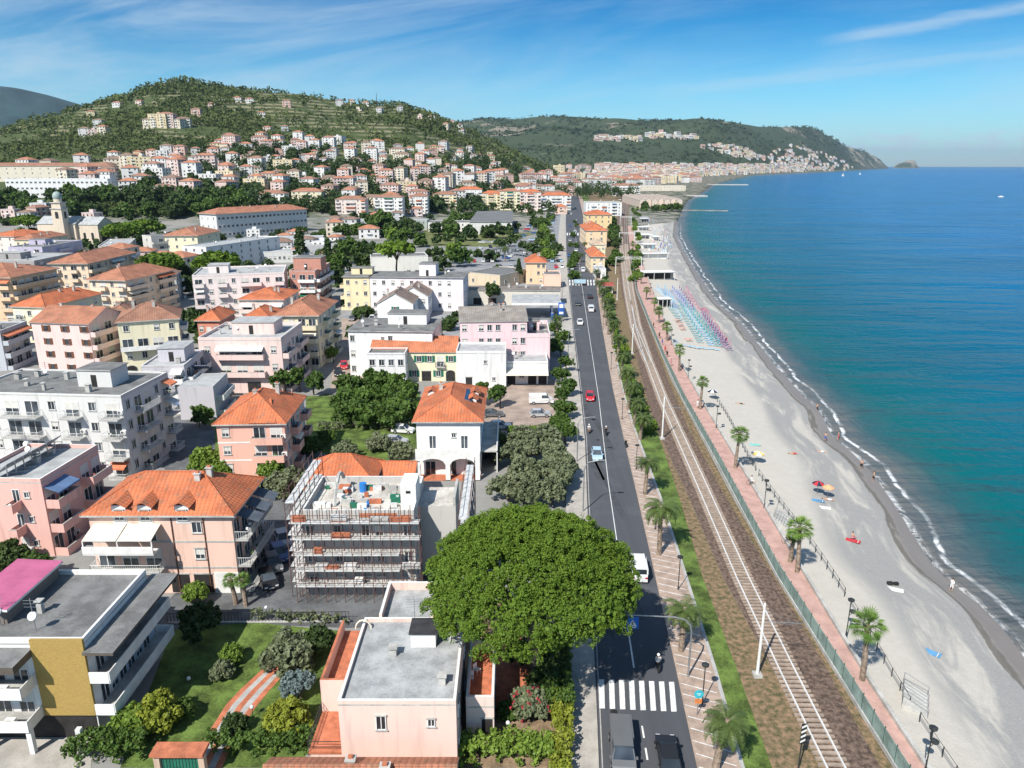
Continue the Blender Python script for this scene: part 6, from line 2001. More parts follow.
def palm(base, crownpx, label, feather=True, group=None, sc=None):
    x, y, _ = at(*base, 0)
    # height from where the crown shows
    h = 3.0
    for i in range(200):
        if proj(x, y, h)[1] <= crownpx[1]: break
        h += .06
    tx = at(crownpx[0], crownpx[1], h)
    lean = (max(-1.2, min(1.2, tx[0] - x)), 0)
    root = empty('palm_tree', (x, y, 0), 0, label, 'palm tree', group)
    s = sc or (1.0 if feather else 1.15)
    k = (feather, rng.randint(1, 3))
    if k not in PALM: PALM[k] = frond_mesh(feather, k[1] + (10 if feather else 0))
    c = link('fronds', PALM[k], root, (lean[0], lean[1], h - .1), rng.uniform(0, 6)); s *= rng.uniform(.85, 1.15); c.scale = (s, s, s * rng.uniform(.85, 1.2))
    b = MB(); n = 9
    for i in range(n):
        t0, t1 = i / n, (i + 1) / n
        r0 = .30 - .10 * t0 if feather else .26 - .07 * t0
        b.tube((lean[0] * t0 ** 1.5, 0, h * t0 - .1 * (i == 0)), (lean[0] * t1 ** 1.5, 0, h * t1), r0 + .04, r0 - .01, 8, mat('palm_bark', (.26, .20, .15), .9, .25, 3.0))
    b.ball((lean[0], 0, h - .15), .42 if feather else .34, mat('palm_bark', (.26, .20, .15)), 8, 5)
    b.build('trunk', root)
    if feather:
        q = MB()
        for i in range(14):
            a = i * .45; q.tube((lean[0], 0, h - .1), (lean[0] + .75 * math.cos(a), .75 * math.sin(a), h - .55), .03, .015, 4, mat('dry_orange_stalks', (.50, .27, .08), .8))
        q.build('fruit_stalks', root)
    return root


prom = [((862, 680), (868, 626)), ((797, 572), (800, 528)), ((735, 468), (740, 434)), ((700, 409), (703, 382)), ((679, 371), (680, 350)), ((667, 341), (667, 327)), ((659, 323), (659, 311)), ((654, 311), (655, 301)), ((646, 300), (647, 290)), ((641, 284), (641, 275)), ((636, 264), (636, 255)), ((633, 252), (633, 244))]
ordn = ['nearest', 'second', 'third', 'fourth', 'fifth', 'sixth', 'seventh', 'eighth', 'ninth', 'tenth', 'eleventh', 'twelfth', 'thirteenth', 'fourteenth', 'fifteenth', 'sixteenth', 'seventeenth', 'eighteenth', 'nineteenth', 'twentieth']
for i, (b_, c_) in enumerate(prom):
    palm(b_, c_, 'fan palm at the seaward edge of the promenade, %s from the camera' % ordn[i], False, 'fan palms along the promenade')
palm((790, 562), (795, 536), 'slim young fan palm crowded against its taller neighbour on the promenade', False, sc=.8)
feat = [((715, 772), (727, 722)), ((681, 651), (685, 610)), ((659, 555), (661, 508)), ((645, 495), (648, 462)), ((640, 440), (643, 418)), ((628, 410), (632, 386)), ((621, 380), (624, 356)), ((617, 362), (620, 338)), ((612, 345), (614, 322)), ((634, 425), (637, 402)), ((625, 395), (628, 372)), ((608, 335), (610, 314)), ((606, 326), (608, 307)), ((604, 318), (606, 300)), ((602, 308), (603, 290)), ((599, 298), (600, 282)), ((596, 285), (597, 271)), ((580, 262), (581, 254)), ((584, 250), (585, 243))]
for i, (b_, c_) in enumerate(feat):
    palm(b_, c_, 'feather palm between the parking bays and the railway, %s from the camera' % ordn[i], True, 'feather palms along the parking bays')
for i, (b_, c_) in enumerate([((246, 606), (242, 580)), ((236, 604), (230, 580))]):
    palm(b_, c_, 'slim yucca-like palm by the driveway, %s of the pair' % ('right' if i == 0 else 'left'), False, sc=.75)
for i, (b_, c_) in enumerate([((557, 342), (557, 318)), ((320, 268), (321, 250)), ((505, 262), (505, 248)), ((520, 245), (520, 236)), ((510, 240), (510, 232))]):
    palm(b_, c_, ['tall palm in the green corner next to the petrol station', 'palm among the low roofs before the hospital', 'palm at the left foot of the curved canopy', 'palm on the verge above the curved canopy', 'palm beside the gym hall shade'][i], True, sc=1.2)

# --- trees in the foreground and the middle distance
fg = [
    (195, 622, 2.3, 4.2, L_dark, 'round', 'dark garden tree in the shade by the driveway railing'),
    (196, 594, 1.5, 2.6, L_bright, 'bush', 'pale green flowering shrub beside the dark garden tree'),
    (293, 655, 2.8, 3.6, L_olive, 'round', 'grey-green round olive beside the pale pink house'),
    (318, 642, 1.7, 3.0, L_dark, 'bush', 'small dark red-leaved shrub between olive and side terrace'),
    (299, 683, 1.6, 3.0, L_blue, 'round', 'blue-grey conifer beside the pale pink house'),
    (286, 722, 2.1, 2.8, L_yell, 'bush', 'golden green shrub in the front garden'),
    (235, 726, 1.2, 1.9, L_dark, 'bush', 'clipped dark ball shrub right of the garden path'),
    (232, 656, 1.3, 1.6, L_bright, 'bush', 'loose light shrub on the lawn near the path top'),
    (222, 672, 1.2, 1.4, L_olive, 'bush', 'olive green shrub left of the garden path'),
    (158, 716, 2.2, 2.2, L_yell, 'bush', 'golden shrub on the lawn below the ochre brick flats'),
    (134, 724, 1.9, 2.0, L_bright, 'bush', 'light green shrub next to the golden one below the flats'),
    (182, 712, 1.3, 1.6, L_broad, 'bush', 'mid green shrub at the edge of the shaded lawn'),
    (530, 706, 1.9, 2.5, L_olive, 'bush', 'olive green shrub with red flowers in the patio garden'),
    (508, 712, 1.1, 1.6, L_broad, 'bush', 'small green shrub against the terrace wing'),
    (549, 680, 2.1, 2.8, L_dark, 'bush', 'dark garden shrub under the edge of the umbrella pine'),
    (520, 655, 1.6, 2.6, L_dark, 'bush', 'dark shrub in the patio corner under the umbrella pine'),
    (205, 462, 2.6, 3.2, L_bright, 'bush', 'bright bush at the left foot of the salmon gabled house'),
    (222, 470, 2.0, 2.4, L_bright, 'bush', 'bright bush in front of the salmon gabled house'),
    (285, 485, 3.0, 4.4, L_olive, 'round', 'grey-green tree between the salmon house and scaffolding'),
    (272, 470, 2.4, 3.2, L_bright, 'bush', 'bright shrubs below the salmon house loggias'),
    (309, 448, 2.2, 3.4, L_broad, 'round', 'small tree right behind the salmon gabled house'),
    (326, 438, 2.0, 3.0, L_broad, 'round', 'garden tree between the salmon house and the park'),
    (400, 454, 2.4, 3.2, L_olive, 'round', 'olive tree left of the white villa'),
    (378, 444, 2.2, 3.0, L_olive, 'bush', 'rounded olive shrub in the park left of the white villa'),
    (345, 452, 2.2, 3.0, L_olive, 'bush', 'olive shrub behind the low orange house'),
    (333, 353, 2.0, 4.2, L_bright, 'round', 'bright lime green tree in the courtyard'),
    (8, 560, 2.6, 3.4, L_dark, 'bush', 'dark shrub at the left edge under the pink flats'),
    (34, 572, 2.4, 3.2, L_broad, 'bush', 'green shrub between the pink and the ochre brick flats'),
    (100, 582, 1.6, 2.2, L_bright, 'bush', 'small bright shrub beside the salmon block terrace'),
]
for a in fg:
    tree(a[0], a[1], a[2], a[3], a[4], a[5], a[6], name='shrub' if a[5] == 'bush' else 'tree')
g_ = np.random.RandomState(8)
x, y, _ = at(530, 706, 1.5)
C_ = np.array([(x, y, 1.2)]) + sph(26, g_, -.1) * 1.75
o = link('flower_cluster', leaf_mesh('flowers', [leaf_arrays(C_, np.full(26, .16), 8, .1, 4)], L_red), bpy.data.objects.get('shrub.008'))
if o.parent:
    o.matrix_parent_inverse = (Matrix.Translation(o.parent.location) @ Matrix.Rotation(o.parent.rotation_euler.z, 4, 'Z') @ Matrix.Diagonal((*o.parent.scale, 1))).inverted()
park = [(352, 384), (368, 380), (384, 382), (400, 386), (412, 392), (345, 398), (362, 398), (380, 400), (397, 404), (352, 412), (370, 414), (388, 416), (405, 410)]
for i, (px, py) in enumerate(park):
    tree(px, py, rng.uniform(2.9, 3.5), 5.4, L_broad, 'round', 'dense green park tree below the pale yellow house', group='park trees below the pale yellow house')
for i, (px, py) in enumerate([(284, 379), (299, 378), (313, 381)]):
    tree(px, py, 2.7, 5.4, L_broad, 'round', '%s small tree of the row of three behind the salmon gabled house' % ['left', 'middle', 'right'][i], group='row of three behind the salmon house')
for i, (px, py) in enumerate([(512, 452), (530, 448), (548, 452), (558, 466), (540, 470), (520, 470), (508, 486), (530, 490), (552, 488), (566, 478), (520, 440), (545, 438)]):
    tree(px, py, rng.uniform(2.3, 2.9), 4.6, L_olive, 'round', 'grey-green olive in the grove right of the white villa', group='olive grove right of the villa')
for i, (px, py) in enumerate([(566, 362), (562, 374), (567, 386), (560, 396), (566, 408), (561, 420), (565, 430)]):
    tree(px, py, rng.uniform(1.9, 2.4), 4.2, L_broad, 'round', 'small kerbside tree left of the main road, %s from the far end' % ['first', 'second', 'third', 'fourth', 'fifth', 'sixth', 'seventh'][i], group='kerbside trees left of the main road')
for i, (px, py) in enumerate([(556, 328), (564, 336), (551, 345), (561, 348)]):
    tree(px, py, 2.4, 4.4, L_broad, 'round', 'green tree in the corner between petrol station and pink building', group='trees in the corner by the petrol station')
for i, (px, py) in enumerate([(500, 395), (484, 392)]):
    tree(px, py, 2.4, 4.8, L_broad, 'round', ['small tree in the paved yard, right of the pair', 'small tree in the paved yard, left of the pair'][i])
md = [
    (396, 250, 8.5, 16, L_pine, 'pine', 'umbrella pine standing in front of the white blank hall'),
    (217, 262, 9.0, 14, L_pine, 'pine', 'broad umbrella pine right of the long white block'),
    (158, 264, 9.0, 14, L_pine, 'pine', 'umbrella pine above the two ochre flats'),
    (182, 272, 6.0, 11, L_dark, 'round', 'very dark tree right beside the two ochre flats'),
    (192, 285, 5.0, 8, L_dark, 'round', 'dark tree left of the long pale pink flats'),
    (300, 244, 5.5, 17, L_dark, 'cone', 'tall dark conifer before the hospital wing'),
    (328, 252, 4.5, 15, L_dark, 'cone', 'second dark conifer right of the tall one'),
    (350, 250, 7.5, 13, L_broad, 'round', 'large tree left of the umbrella pine by the blank hall'),
    (340, 266, 6.5, 11, L_broad, 'round', 'leafy tree above the end of the ochre long flats'),
    (330, 278, 5.5, 10, L_dark, 'round', 'dark tree beside the brick-red and white flats'),
    (362, 262, 6.0, 10, L_dark, 'round', 'dark tree behind the ochre long flats'),
    (451, 252, 6.5, 11, L_bright, 'round', 'bright green tree right of the blank hall'),
    (462, 256, 6.0, 10, L_broad, 'round', 'green tree just left of the car park corner'),
    (441, 262, 4.5, 8, L_dark, 'round', 'low dark tree right behind the blank hall'),
    (490, 292, 3.6, 8, L_dark, 'round', 'dark round tree by the workshop roof'),
    (498, 272, 3.6, 6, L_broad, 'round', 'small tree left of the apricot house'),
    (519, 268, 2.8, 10, L_dark, 'cone', 'dark cypress left of the apricot house'),
    (530, 250, 5.4, 9, L_dark, 'round', 'round tree behind the apricot house'),
    (380, 224, 12, 17, L_broad, 'round', 'very large round tree on the school lawn'),
    (434, 208, 14, 18, L_dark, 'round', 'large dark tree mass behind the school wing'),
    (405, 236, 7, 11, L_broad, 'round', 'tree on the right of the school lawn'),
    (392, 234, 6, 9, L_bright, 'round', 'bright tree on the school lawn'),
    (418, 240, 6, 9, L_broad, 'round', 'leafy tree on the lawn before the school wing'),
    (468, 232, 6.5, 11, L_dark, 'round', 'dark tree at the left end of the car park hedge'),
    (487, 232, 6, 9, L_dark, 'round', 'first dark tree before the gym hall'),
    (497, 231, 6, 10, L_dark, 'round', 'second dark tree before the gym hall'),
    (508, 232, 5.5, 9, L_dark, 'round', 'third dark tree before the gym hall'),
    (541, 224, 7, 8, L_broad, 'round', 'spreading tree at the right of the gym hall'),
    (90, 230, 6, 9, L_broad, 'round', 'leafy tree in front of the church tower'),
    (30, 206, 16, 16, L_dark, 'round', 'dark tree mass left behind the church'),
    (125, 232, 13, 12, L_pine, 'pine', 'umbrella pine right of the church porch'),
    (145, 228, 12, 12, L_pine, 'pine', 'second umbrella pine right of the church'),
    (28, 222, 11, 12, L_pine, 'pine', 'umbrella pine left of the church'),
]
for a in md:
    tree(a[0], a[1], a[2], a[3], a[4], a[5], a[6])
# long row of shrubs between the parking bays and the railway
gv = [at(*p) for p in [(800, 860), (772, 768), (737, 670), (702, 576), (680, 500), (655, 425), (640, 390), (619, 330), (611, 290), (602, 250), (595, 220)]]
y = 122.0; i = 0
while y < 460:
    x = float(interp(gv, y)) - (1.0 if y < 115 else 1.6)
    r = rng.uniform(.9, 1.4) if y < 112 else rng.uniform(1.0, 1.8)
    if rng.random() < .62:
        tree(0, 0, r, r * 1.5 if y < 240 else r * 2, rng.choice([L_broad, L_bright, L_bright, L_dark]), 'bush' if rng.random() < .6 else 'round', 'shrub of the green belt between palms and railway', name='shrub', group='green belt beside the railway', xyz=(x + rng.uniform(-.8, .8), y, 0), lod=2 if y < 130 else 1 if y < 260 else 0)
    y += (2.2 if y < 200 else 4.5); i += 1


STF = []


def seq(n, x0, x1, y0, y1, rmin, rmax, ms, label, group, kind='round', lod=0, hk=1.5, stuff=False):
    for _ in range(n):
        for t in range(30):
            px, py = rng.uniform(x0, x1), rng.uniform(y0, y1)
            h = hit(px, py)
            if h is None: continue
            r = rng.uniform(rmin, rmax)
            if free(h[0], h[1], r * .45): break
        else:
            continue
        if stuff:
            STF.append((h, r)); continue
        tree(0, 0, r, r * hk, rng.choice(ms), kind, label, group=group, xyz=h, lod=lod)


seq(34, 612, 618, 206, 268, 2.4, 3.6, [L_broad, L_dark], 'dark green tree between the seafront row and the tracks', 'trees between seafront row and tracks')
seq(34, 632, 640, 205, 285, 1.6, 2.6, [L_broad, L_bright], 'low shrub between the tracks and the beach huts', 'shrubs beside the beach huts', 'bush')
seq(14, 645, 680, 206, 212, 4, 6, [L_broad, L_dark], 'tree in the scrub at the end of the beach', 'trees at the end of the beach')
seq(44, 130, 245, 186, 218, 8, 12, [L_dark, L_dark, L_broad], 'tree of the dark wooded park above the yellow house', 'wooded park above the yellow house')
seq(26, 0, 130, 192, 222, 7, 10, [L_dark, L_broad], 'tree in the gardens between hotel and church', 'trees between hotel and church')
seq(150, 200, 330, 150, 205, 6, 9, [L_dark, L_broad], 'tree among the houses on the hill foot', 'trees among the hill foot houses', stuff=True)
seq(170, 330, 560, 160, 212, 6, 9, [L_dark, L_broad], 'tree among the blocks of the valley town', 'trees among the valley town', stuff=True)
seq(30, 0, 250, 230, 300, 2.5, 4.5, [L_dark, L_broad], 'street tree between the flats on the left', 'street trees between the flats', lod=1)
seq(26, 335, 470, 222, 240, 5, 8, [L_broad, L_dark], 'tree on the lawns around the school', 'trees around the school')
seq(90, 200, 570, 196, 216, 5, 8, [L_dark], 'x', 'x', stuff=True)
seq(150, 0, 560, 212, 262, 2.0, 4.5, [L_dark], 'x', 'x', stuff=True)
seq(90, 0, 460, 262, 345, 1.2, 2.4, [L_dark], 'x', 'x', stuff=True)
seq(20, 230, 350, 232, 265, 2.5, 4, [L_dark, L_broad], 'tree among the low roofs before the hospital', 'trees among the low roofs', lod=1)
seq(26, 540, 552, 205, 262, 2.5, 3.8, [L_broad, L_bright], 'small tree on the strip between avenue and car park', 'trees between avenue and car park')
seq(16, 570, 577, 222, 280, 1.8, 2.6, [L_broad], 'street tree on the pavement of the seafront row', 'street trees of the seafront row')
seq(10, 60, 200, 360, 440, 2, 3, [L_broad, L_dark], 'small tree between the blocks left of the salmon house', 'trees left of the salmon house', lod=1)
seq(60, 560, 640, 180, 200, 8, 12, [L_dark], 'dark tree among the blocks of the old town', 'trees among the old town', stuff=True)

g = np.random.RandomState(40); CS, RS = [], []
for (p, r) in STF:
    for v in sph(16, g, -.4):
        CS.append((p[0] + v[0] * r * .7, p[1] + v[1] * r * .7, p[2] + r * .75 + v[2] * r * .6)); RS.append(r * .38)
tag(link('town_trees', leaf_mesh('town_trees', [leaf_arrays(np.array(CS), np.array(RS), 9, 1.3, 9)], L_dark)), 'distant trees scattered among the hillside and valley houses', 'trees', kind='stuff')

# --- hedges
def hedge(label, pts, wd, h, m, z=0):
    P = [Vector(at(*p, 0)) for p in pts]; Cs, Rs = [], []
    g = np.random.RandomState(len(pts) * 7 + int(pts[0][0]))
    for i in range(len(P) - 1):
        L = (P[i + 1] - P[i]).length; n = int(L * wd * h * 6) + 10
        d = (P[i + 1] - P[i]).normalized(); nn = Vector((-d.y, d.x, 0))
        for k in range(n):
            q = P[i] + d * g.uniform(0, L) + nn * g.uniform(-wd / 2, wd / 2)
            zz = h * (g.uniform(.75, 1.0) if g.rand() < .6 else g.uniform(.1, 1))
            Cs.append((q.x, q.y, zz)); Rs.append(g.uniform(.22, .36))
    A = leaf_arrays(np.array(Cs), np.array(Rs), 22, .14, 3)
    o = link('hedge', leaf_mesh('hedge', [A], m)); tag(o, label, 'hedge')
    return o


hedge('broad hedge between the road pavement and the patio garden', [(556, 655), (556, 690), (558, 720)], 2.6, 2.3, L_broad)
hedge('bright clipped hedge at the pavement edge near the bottom', [(562, 706), (562, 740), (560, 790)], 1.6, 1.9, L_yell)
hedge('light hedge along the bottom in front of the patio garden', [(456, 758), (500, 756), (552, 758)], 2.2, 1.9, L_bright)
hedge('bottom left hedge beside the green garden gate', [(70, 760), (110, 756), (146, 756)], 2.0, 2.0, L_broad)
hedge('long hedge along the bottom right of the green gate', [(208, 752), (262, 750), (330, 748)], 1.5, 1.7, L_broad)
hedge('low hedge across the top of the garden lawn', [(250, 618), (300, 622), (350, 624)], .8, 1.0, L_olive)
hedge('clipped bright hedge beside the paved yard', [(508, 436), (530, 436), (556, 437)], 2.4, 1.5, L_bright)
hedge('hedge in the back garden between villa and yard', [(492, 440), (505, 448)], 2.0, 1.8, L_broad)
hedge('long clipped hedge across the park behind the low orange house', [(318, 430), (360, 428), (410, 430)], 1.2, 1.4, L_olive)

# driveway fence
r = empty('garden_fence', (0, 0, 0), 0, 'dark railing along the driveway above the garden lawn', 'fence')
b = MB(); A_ = Vector(at(168, 624)); B2 = Vector(at(350, 622)); L = (B2 - A_).length; d = (B2 - A_).normalized()
k = 0.0
while k < L:
    p = A_ + d * k; b.box(p.x - .02, p.x + .02, p.y - .02, p.y + .02, 0, 1.3, M_dmetal); k += .35
b.tube((A_.x, A_.y, 1.25), (B2.x, B2.y, 1.25), .03, n=4, m=M_dmetal); b.build('railing', r)
b = MB(); b.tube((A_.x, A_.y, .15), (B2.x, B2.y, .15), .12, n=4, m=M_conc); b.build('footing', r)

# --- the wooded hills: trees nobody could count
def near_bld_mask(xs_, ys_):
    G_ = {}
    for (bx, by, W, D, a) in BLD:
        if by > 350:
            rr_ = max(W, D) * .55 + 3
            for i in range(int((bx - rr_) // 10), int((bx + rr_) // 10) + 1):
                for j in range(int((by - rr_) // 10), int((by + rr_) // 10) + 1):
                    G_[(i, j)] = 1
    return np.array([(int(a // 10), int(b_ // 10)) in G_ for a, b_ in zip(xs_, ys_)])


g = np.random.RandomState(21)
N = 60000
yy = 430 * (2500 / 430.) ** g.uniform(0, 1, N); cc = g.uniform(-60, 640, N); xx = (cc - 512) / 771.5 * yy
zz = height(xx, yy)
dens = vnoise(xx, yy, 90, 12) * .6 + vnoise(xx, yy, 28, 13) * .4
keep = (zz > 7) & (g.uniform(0, 1, N) < np.clip((dens - .40) * 4.5, .12, 1)) & (xx < x_shore(yy) - 40)
xx, yy, zz = xx[keep], yy[keep], zz[keep]
nb_ = ~near_bld_mask(xx, yy); xx, yy, zz = xx[nb_], yy[nb_], zz[nb_]
print('hill trees', len(xx))
sz = g.uniform(2.2, 4.6, len(xx)) * np.clip(yy / 900, .8, 1.5)
C = np.stack([xx, yy, zz + sz * .7], 1)
tt = np.clip(vnoise(xx, yy, 60, 14) * 1.1 - .1 + g.uniform(-.25, .25, len(xx)), 0, 1)
q1, t1 = leaf_arrays(C, sz, 9, 1.0, 31, base=tt)
s9 = np.repeat(sz, 9)[:, None, None] * .42
cq = q1.mean(1, keepdims=True); q1 = cq + (q1 - cq) * s9
tag(link('woodland', leaf_mesh('woodland', [(q1, t1)], M_far)), 'dense scrub and woodland covering the near hill', 'woodland', kind='stuff')
N = 42000
yy = 2400 * (15000 / 2400.) ** g.uniform(0, 1, N); cc = g.uniform(-20, 892, N); xx = (cc - 512) / 771.5 * yy
zz = height(xx, yy)
dens = vnoise(xx, yy, 420, 15) * .6 + vnoise(xx, yy, 120, 16) * .4
keep = (zz > 28) & (g.uniform(0, 1, N) < np.clip((dens - .30) * 3.5, .05, 1)) & (xx < x_shore(yy) - 120)
xx, yy, zz = xx[keep], yy[keep], zz[keep]
sz = g.uniform(7, 15, len(xx)) * np.clip(yy / 4500, .6, 1.6)
C = np.stack([xx, yy, zz + sz * .3], 1)
q1, t1 = leaf_arrays(C, sz, 6, 1.0, 33, flat=.6, base=np.clip(vnoise(xx, yy, 300, 17) + g.uniform(-.3, .3, len(xx)), 0, 1))
s9 = np.repeat(sz, 6)[:, None, None] * .5
cq = q1.mean(1, keepdims=True); q1 = cq + (q1 - cq) * s9
tag(link('far_woodland', leaf_mesh('far_woodland', [(q1, t1)], M_far2)), 'dark woodland covering the far hills around the bay', 'woodland', kind='stuff')
# ---------------------------------------------------------------- vehicles
def paint(name, c, rough=.3):
    return mat('car_paint_' + name, c, rough, .03, .5, spec=.6)


CARP = {'white': (.72, .72, .71), 'silver': (.42, .43, .44), 'black': (.02, .02, .022), 'grey': (.14, .145, .15), 'red': (.55, .02, .03), 'blue': (.04, .10, .28), 'light blue': (.40, .55, .66)}
M_tyre = mat('tyre', (.02, .02, .02), .85, .1, 2)
M_rim = mat('alloy_rim', (.45, .45, .46), .35, .05, 2, metal=.6)
M_lamp = mat('headlamp', (.70, .72, .74), .15, .02, 2)
M_tail = mat('tail_lamp', (.40, .01, .01), .3, .02, 2)
PROTO = {}


def car_meshes(kind, colour):
    k = (kind, colour)
    if k in PROTO: return PROTO[k]
    p = paint(colour.replace(' ', '_'), CARP[colour])
    L, Wd = {'hatch': (4.0, 1.74), 'saloon': (4.5, 1.8), 'van': (5.0, 1.95), 'suv': (4.4, 1.85)}[kind]
    # side profile of the body (x = along, front at -y), z heights
    if kind == 'van':
        prof = [(-.50, .35), (-.50, .85), (-.46, 1.02), (-.36, 1.15), (-.27, 1.30), (.48, 1.30), (.50, .90), (.50, .35)]
        roof = [(-.36, 1.14), (-.26, 1.88), (-.20, 1.95), (.46, 1.95), (.49, 1.30)]
    elif kind == 'suv':
        prof = [(-.50, .35), (-.50, .80), (-.46, .95), (-.24, 1.05), (.46, 1.08), (.50, .85), (.50, .35)]
        roof = [(-.24, 1.04), (-.11, 1.56), (-.05, 1.62), (.38, 1.60), (.47, 1.07)]
    elif kind == 'saloon':
        prof = [(-.50, .30), (-.50, .62), (-.46, .78), (-.22, .90), (.34, .92), (.48, .88), (.50, .62), (.50, .30)]
        roof = [(-.22, .89), (-.07, 1.36), (.0, 1.42), (.18, 1.40), (.36, .91)]
    else:
        prof = [(-.50, .30), (-.50, .66), (-.46, .82), (-.24, .93), (.44, .96), (.50, .80), (.50, .30)]
        roof = [(-.25, .92), (-.10, 1.40), (-.03, 1.47), (.34, 1.45), (.47, .95)]
    b = MB()
    def shell(pr, w0, w1, m, zref0, zref1, mt=None):
        n = len(pr); k0 = len(b.V)
        for sx in (-1, 1):
            for (yy_, zz_) in pr:
                f = (zz_ - zref0) / (zref1 - zref0) if zref1 > zref0 else 0
                ww = w0 + (w1 - w0) * max(0, min(1, f)); ww *= (1 - .10 * (abs(yy_) > .47))
                b.V.append((sx * ww / 2, yy_ * L, zz_))
        a = b.mi(m)
        b.F.append(tuple(k0 + i for i in range(n))); b.M.append(a); b.F.append(tuple(k0 + n + i for i in range(n))[::-1]); b.M.append(a)
        for i in range(n):
            j = (i + 1) % n
            b.F.append((k0 + i, k0 + n + i, k0 + n + j, k0 + j)); b.M.append(a if mt is None else b.mi(mt))
    shell(prof, Wd, Wd * .97, p, .3, 1.0)
    body = b.mesh('body')
    b = MB()
    g2 = [(roof[0][0] + .005, roof[0][1])] + roof[1:-1] + [(roof[-1][0] - .005, roof[-1][1])]
    def shell2(pr, w0, w1, m):
        n = len(pr); k0 = len(b.V); z0 = pr[0][1]; z1 = max(q[1] for q in pr)
        for sx in (-1, 1):
            for (yy_, zz_) in pr:
                b.V.append((sx * (w0 + (w1 - w0) * (zz_ - z0) / (z1 - z0)) / 2, yy_ * L, zz_))
        a = b.mi(m)
        b.F.append(tuple(k0 + i for i in range(n))); b.M.append(a); b.F.append(tuple(k0 + n + i for i in range(n))[::-1]); b.M.append(a)
        for i in range(n):
            j = (i + 1) % n; b.F.append((k0 + i, k0 + n + i, k0 + n + j, k0 + j)); b.M.append(a)
    shell2(g2, Wd * .93, Wd * .74, M_glass)
    cab = b.mesh('cabin_glass')
    b = MB(); zt = max(q[1] for q in roof)
    ya = roof[2][0] * L; yb = roof[3][0] * L
    if kind == 'van':
        b.box(-Wd * .40, Wd * .40, ya - .1, yb + .1, zt - .06, zt + .03, p); b.box(-Wd * .465, -Wd * .38, roof[2][0] * L + .9, yb + .12, 1.28, zt - .02, p); b.box(Wd * .38, Wd * .465, roof[2][0] * L + .9, yb + .12, 1.28, zt - .02, p)
    else:
        b.box(-Wd * .365, Wd * .365, ya - .05, yb + .05, zt - .03, zt + .025, p)
    for sx in (-1, 1):     # pillars
        for (q0, q1) in ((roof[0], roof[1]), (roof[4], roof[3])):
            b.tube((sx * Wd * .455, q0[0] * L, q0[1]), (sx * Wd * .375, q1[0] * L, q1[1]), .05, n=4, m=p)
        ym = (roof[1][0] + roof[3][0]) / 2 * L
        b.tube((sx * Wd * .46, ym, roof[0][1]), (sx * Wd * .375, ym, zt), .045, n=4, m=p)
        b.box(sx * Wd * .5 - .02 + (0 if sx > 0 else -.14), sx * Wd * .5 + .02 + (.14 if sx > 0 else 0), roof[0][0] * L + .15, roof[0][0] * L + .35, roof[0][1] - .02, roof[0][1] + .12, p)
    rf = b.mesh('roof')
    b = MB(); b.tube((-.11, 0, 0), (.11, 0, 0), .33, n=14, m=M_tyre); b.tube((-.12, 0, 0), (.12, 0, 0), .20, n=10, m=M_rim); wh = b.mesh('wheel')
    b = MB(); b.box(-.17, .17, -.03, .03, -.07, .07, M_lamp); hl = b.mesh('headlight')
    b = MB(); b.box(-.14, .14, -.03, .03, -.09, .09, M_tail); tl = b.mesh('tail_light')
    b = MB(); b.box(-.26, .26, -.02, .02, -.06, .06, M_white); npl = b.mesh('number_plate')
    PROTO[k] = (body, cab, rf, wh, hl, tl, npl, L, Wd, prof)
    return PROTO[k]


def car(x, y, rz, kind, colour, label, group=None, z=0.012, name='car', full=True, cat=None):
    body, cab, rf, wh, hl, tl, npl, L, Wd, prof = car_meshes(kind, colour)
    root = empty(name, (x, y, z), rz, label, cat or ('van' if kind == 'van' else 'car'), group)
    link('body', body, root); link('cabin_glass', cab, root); link('roof', rf, root)
    if full:
        for sx in (-1, 1):
            for yy_ in (-.31, .31):
                link('wheel', wh, root, (sx * (Wd / 2 - .12), yy_ * L, .33))
            link('headlight', hl, root, (sx * Wd * .34, -L * .5, prof[1][1] - .02)); link('tail_light', tl, root, (sx * Wd * .37, L * .5, prof[1][1] + .02))
        link('number_plate', npl, root, (0, -L * .5 - .01, .45))
    return root


RD = math.atan2(at(573, 220)[0] - at(645, 751)[0], at(573, 220)[1] - at(645, 751)[1])
def rcar(px, py, kind, col, label, away, **kw):
    x, y, _ = at(px, py, .7)
    return car(x, y, -RD + (math.pi if away else 0) , kind, col, label, **kw)


# away: rear towards the camera
rcar(622, 748, 'van', 'grey', 'dark grey van coming down the road just past the crossing', False)
rcar(668, 753, 'hatch', 'black', 'black hatchback driving up the right lane past the crossing', True)
rcar(638, 568, 'van', 'white', 'small white van driving away beside the umbrella pine', True)
rcar(597, 454, 'hatch', 'light blue', 'light blue hatchback coming down the road by the olive grove', False)
rcar(590, 396, 'hatch', 'red', 'red hatchback coming down the main road', False)
rcar(580, 322, 'hatch', 'white', 'white hatchback coming down past the petrol station', False)
rcar(591, 309, 'van', 'white', 'white delivery van driving away opposite the petrol station', True)
rcar(590, 296, 'saloon', 'black', 'dark saloon ahead of the white delivery van', True)
rcar(578, 303, 'saloon', 'black', 'black car turning out of the petrol station', False)
rcar(577, 282, 'hatch', 'grey', 'grey car waiting at the far crossing', False)
rcar(584, 283, 'saloon', 'black', 'black car crossing the far zebra stripes', True)
rcar(572, 268, 'hatch', 'silver', 'silver car before the roundabout', False)
rcar(583, 270, 'van', 'white', 'white van parked opposite the roundabout', True)
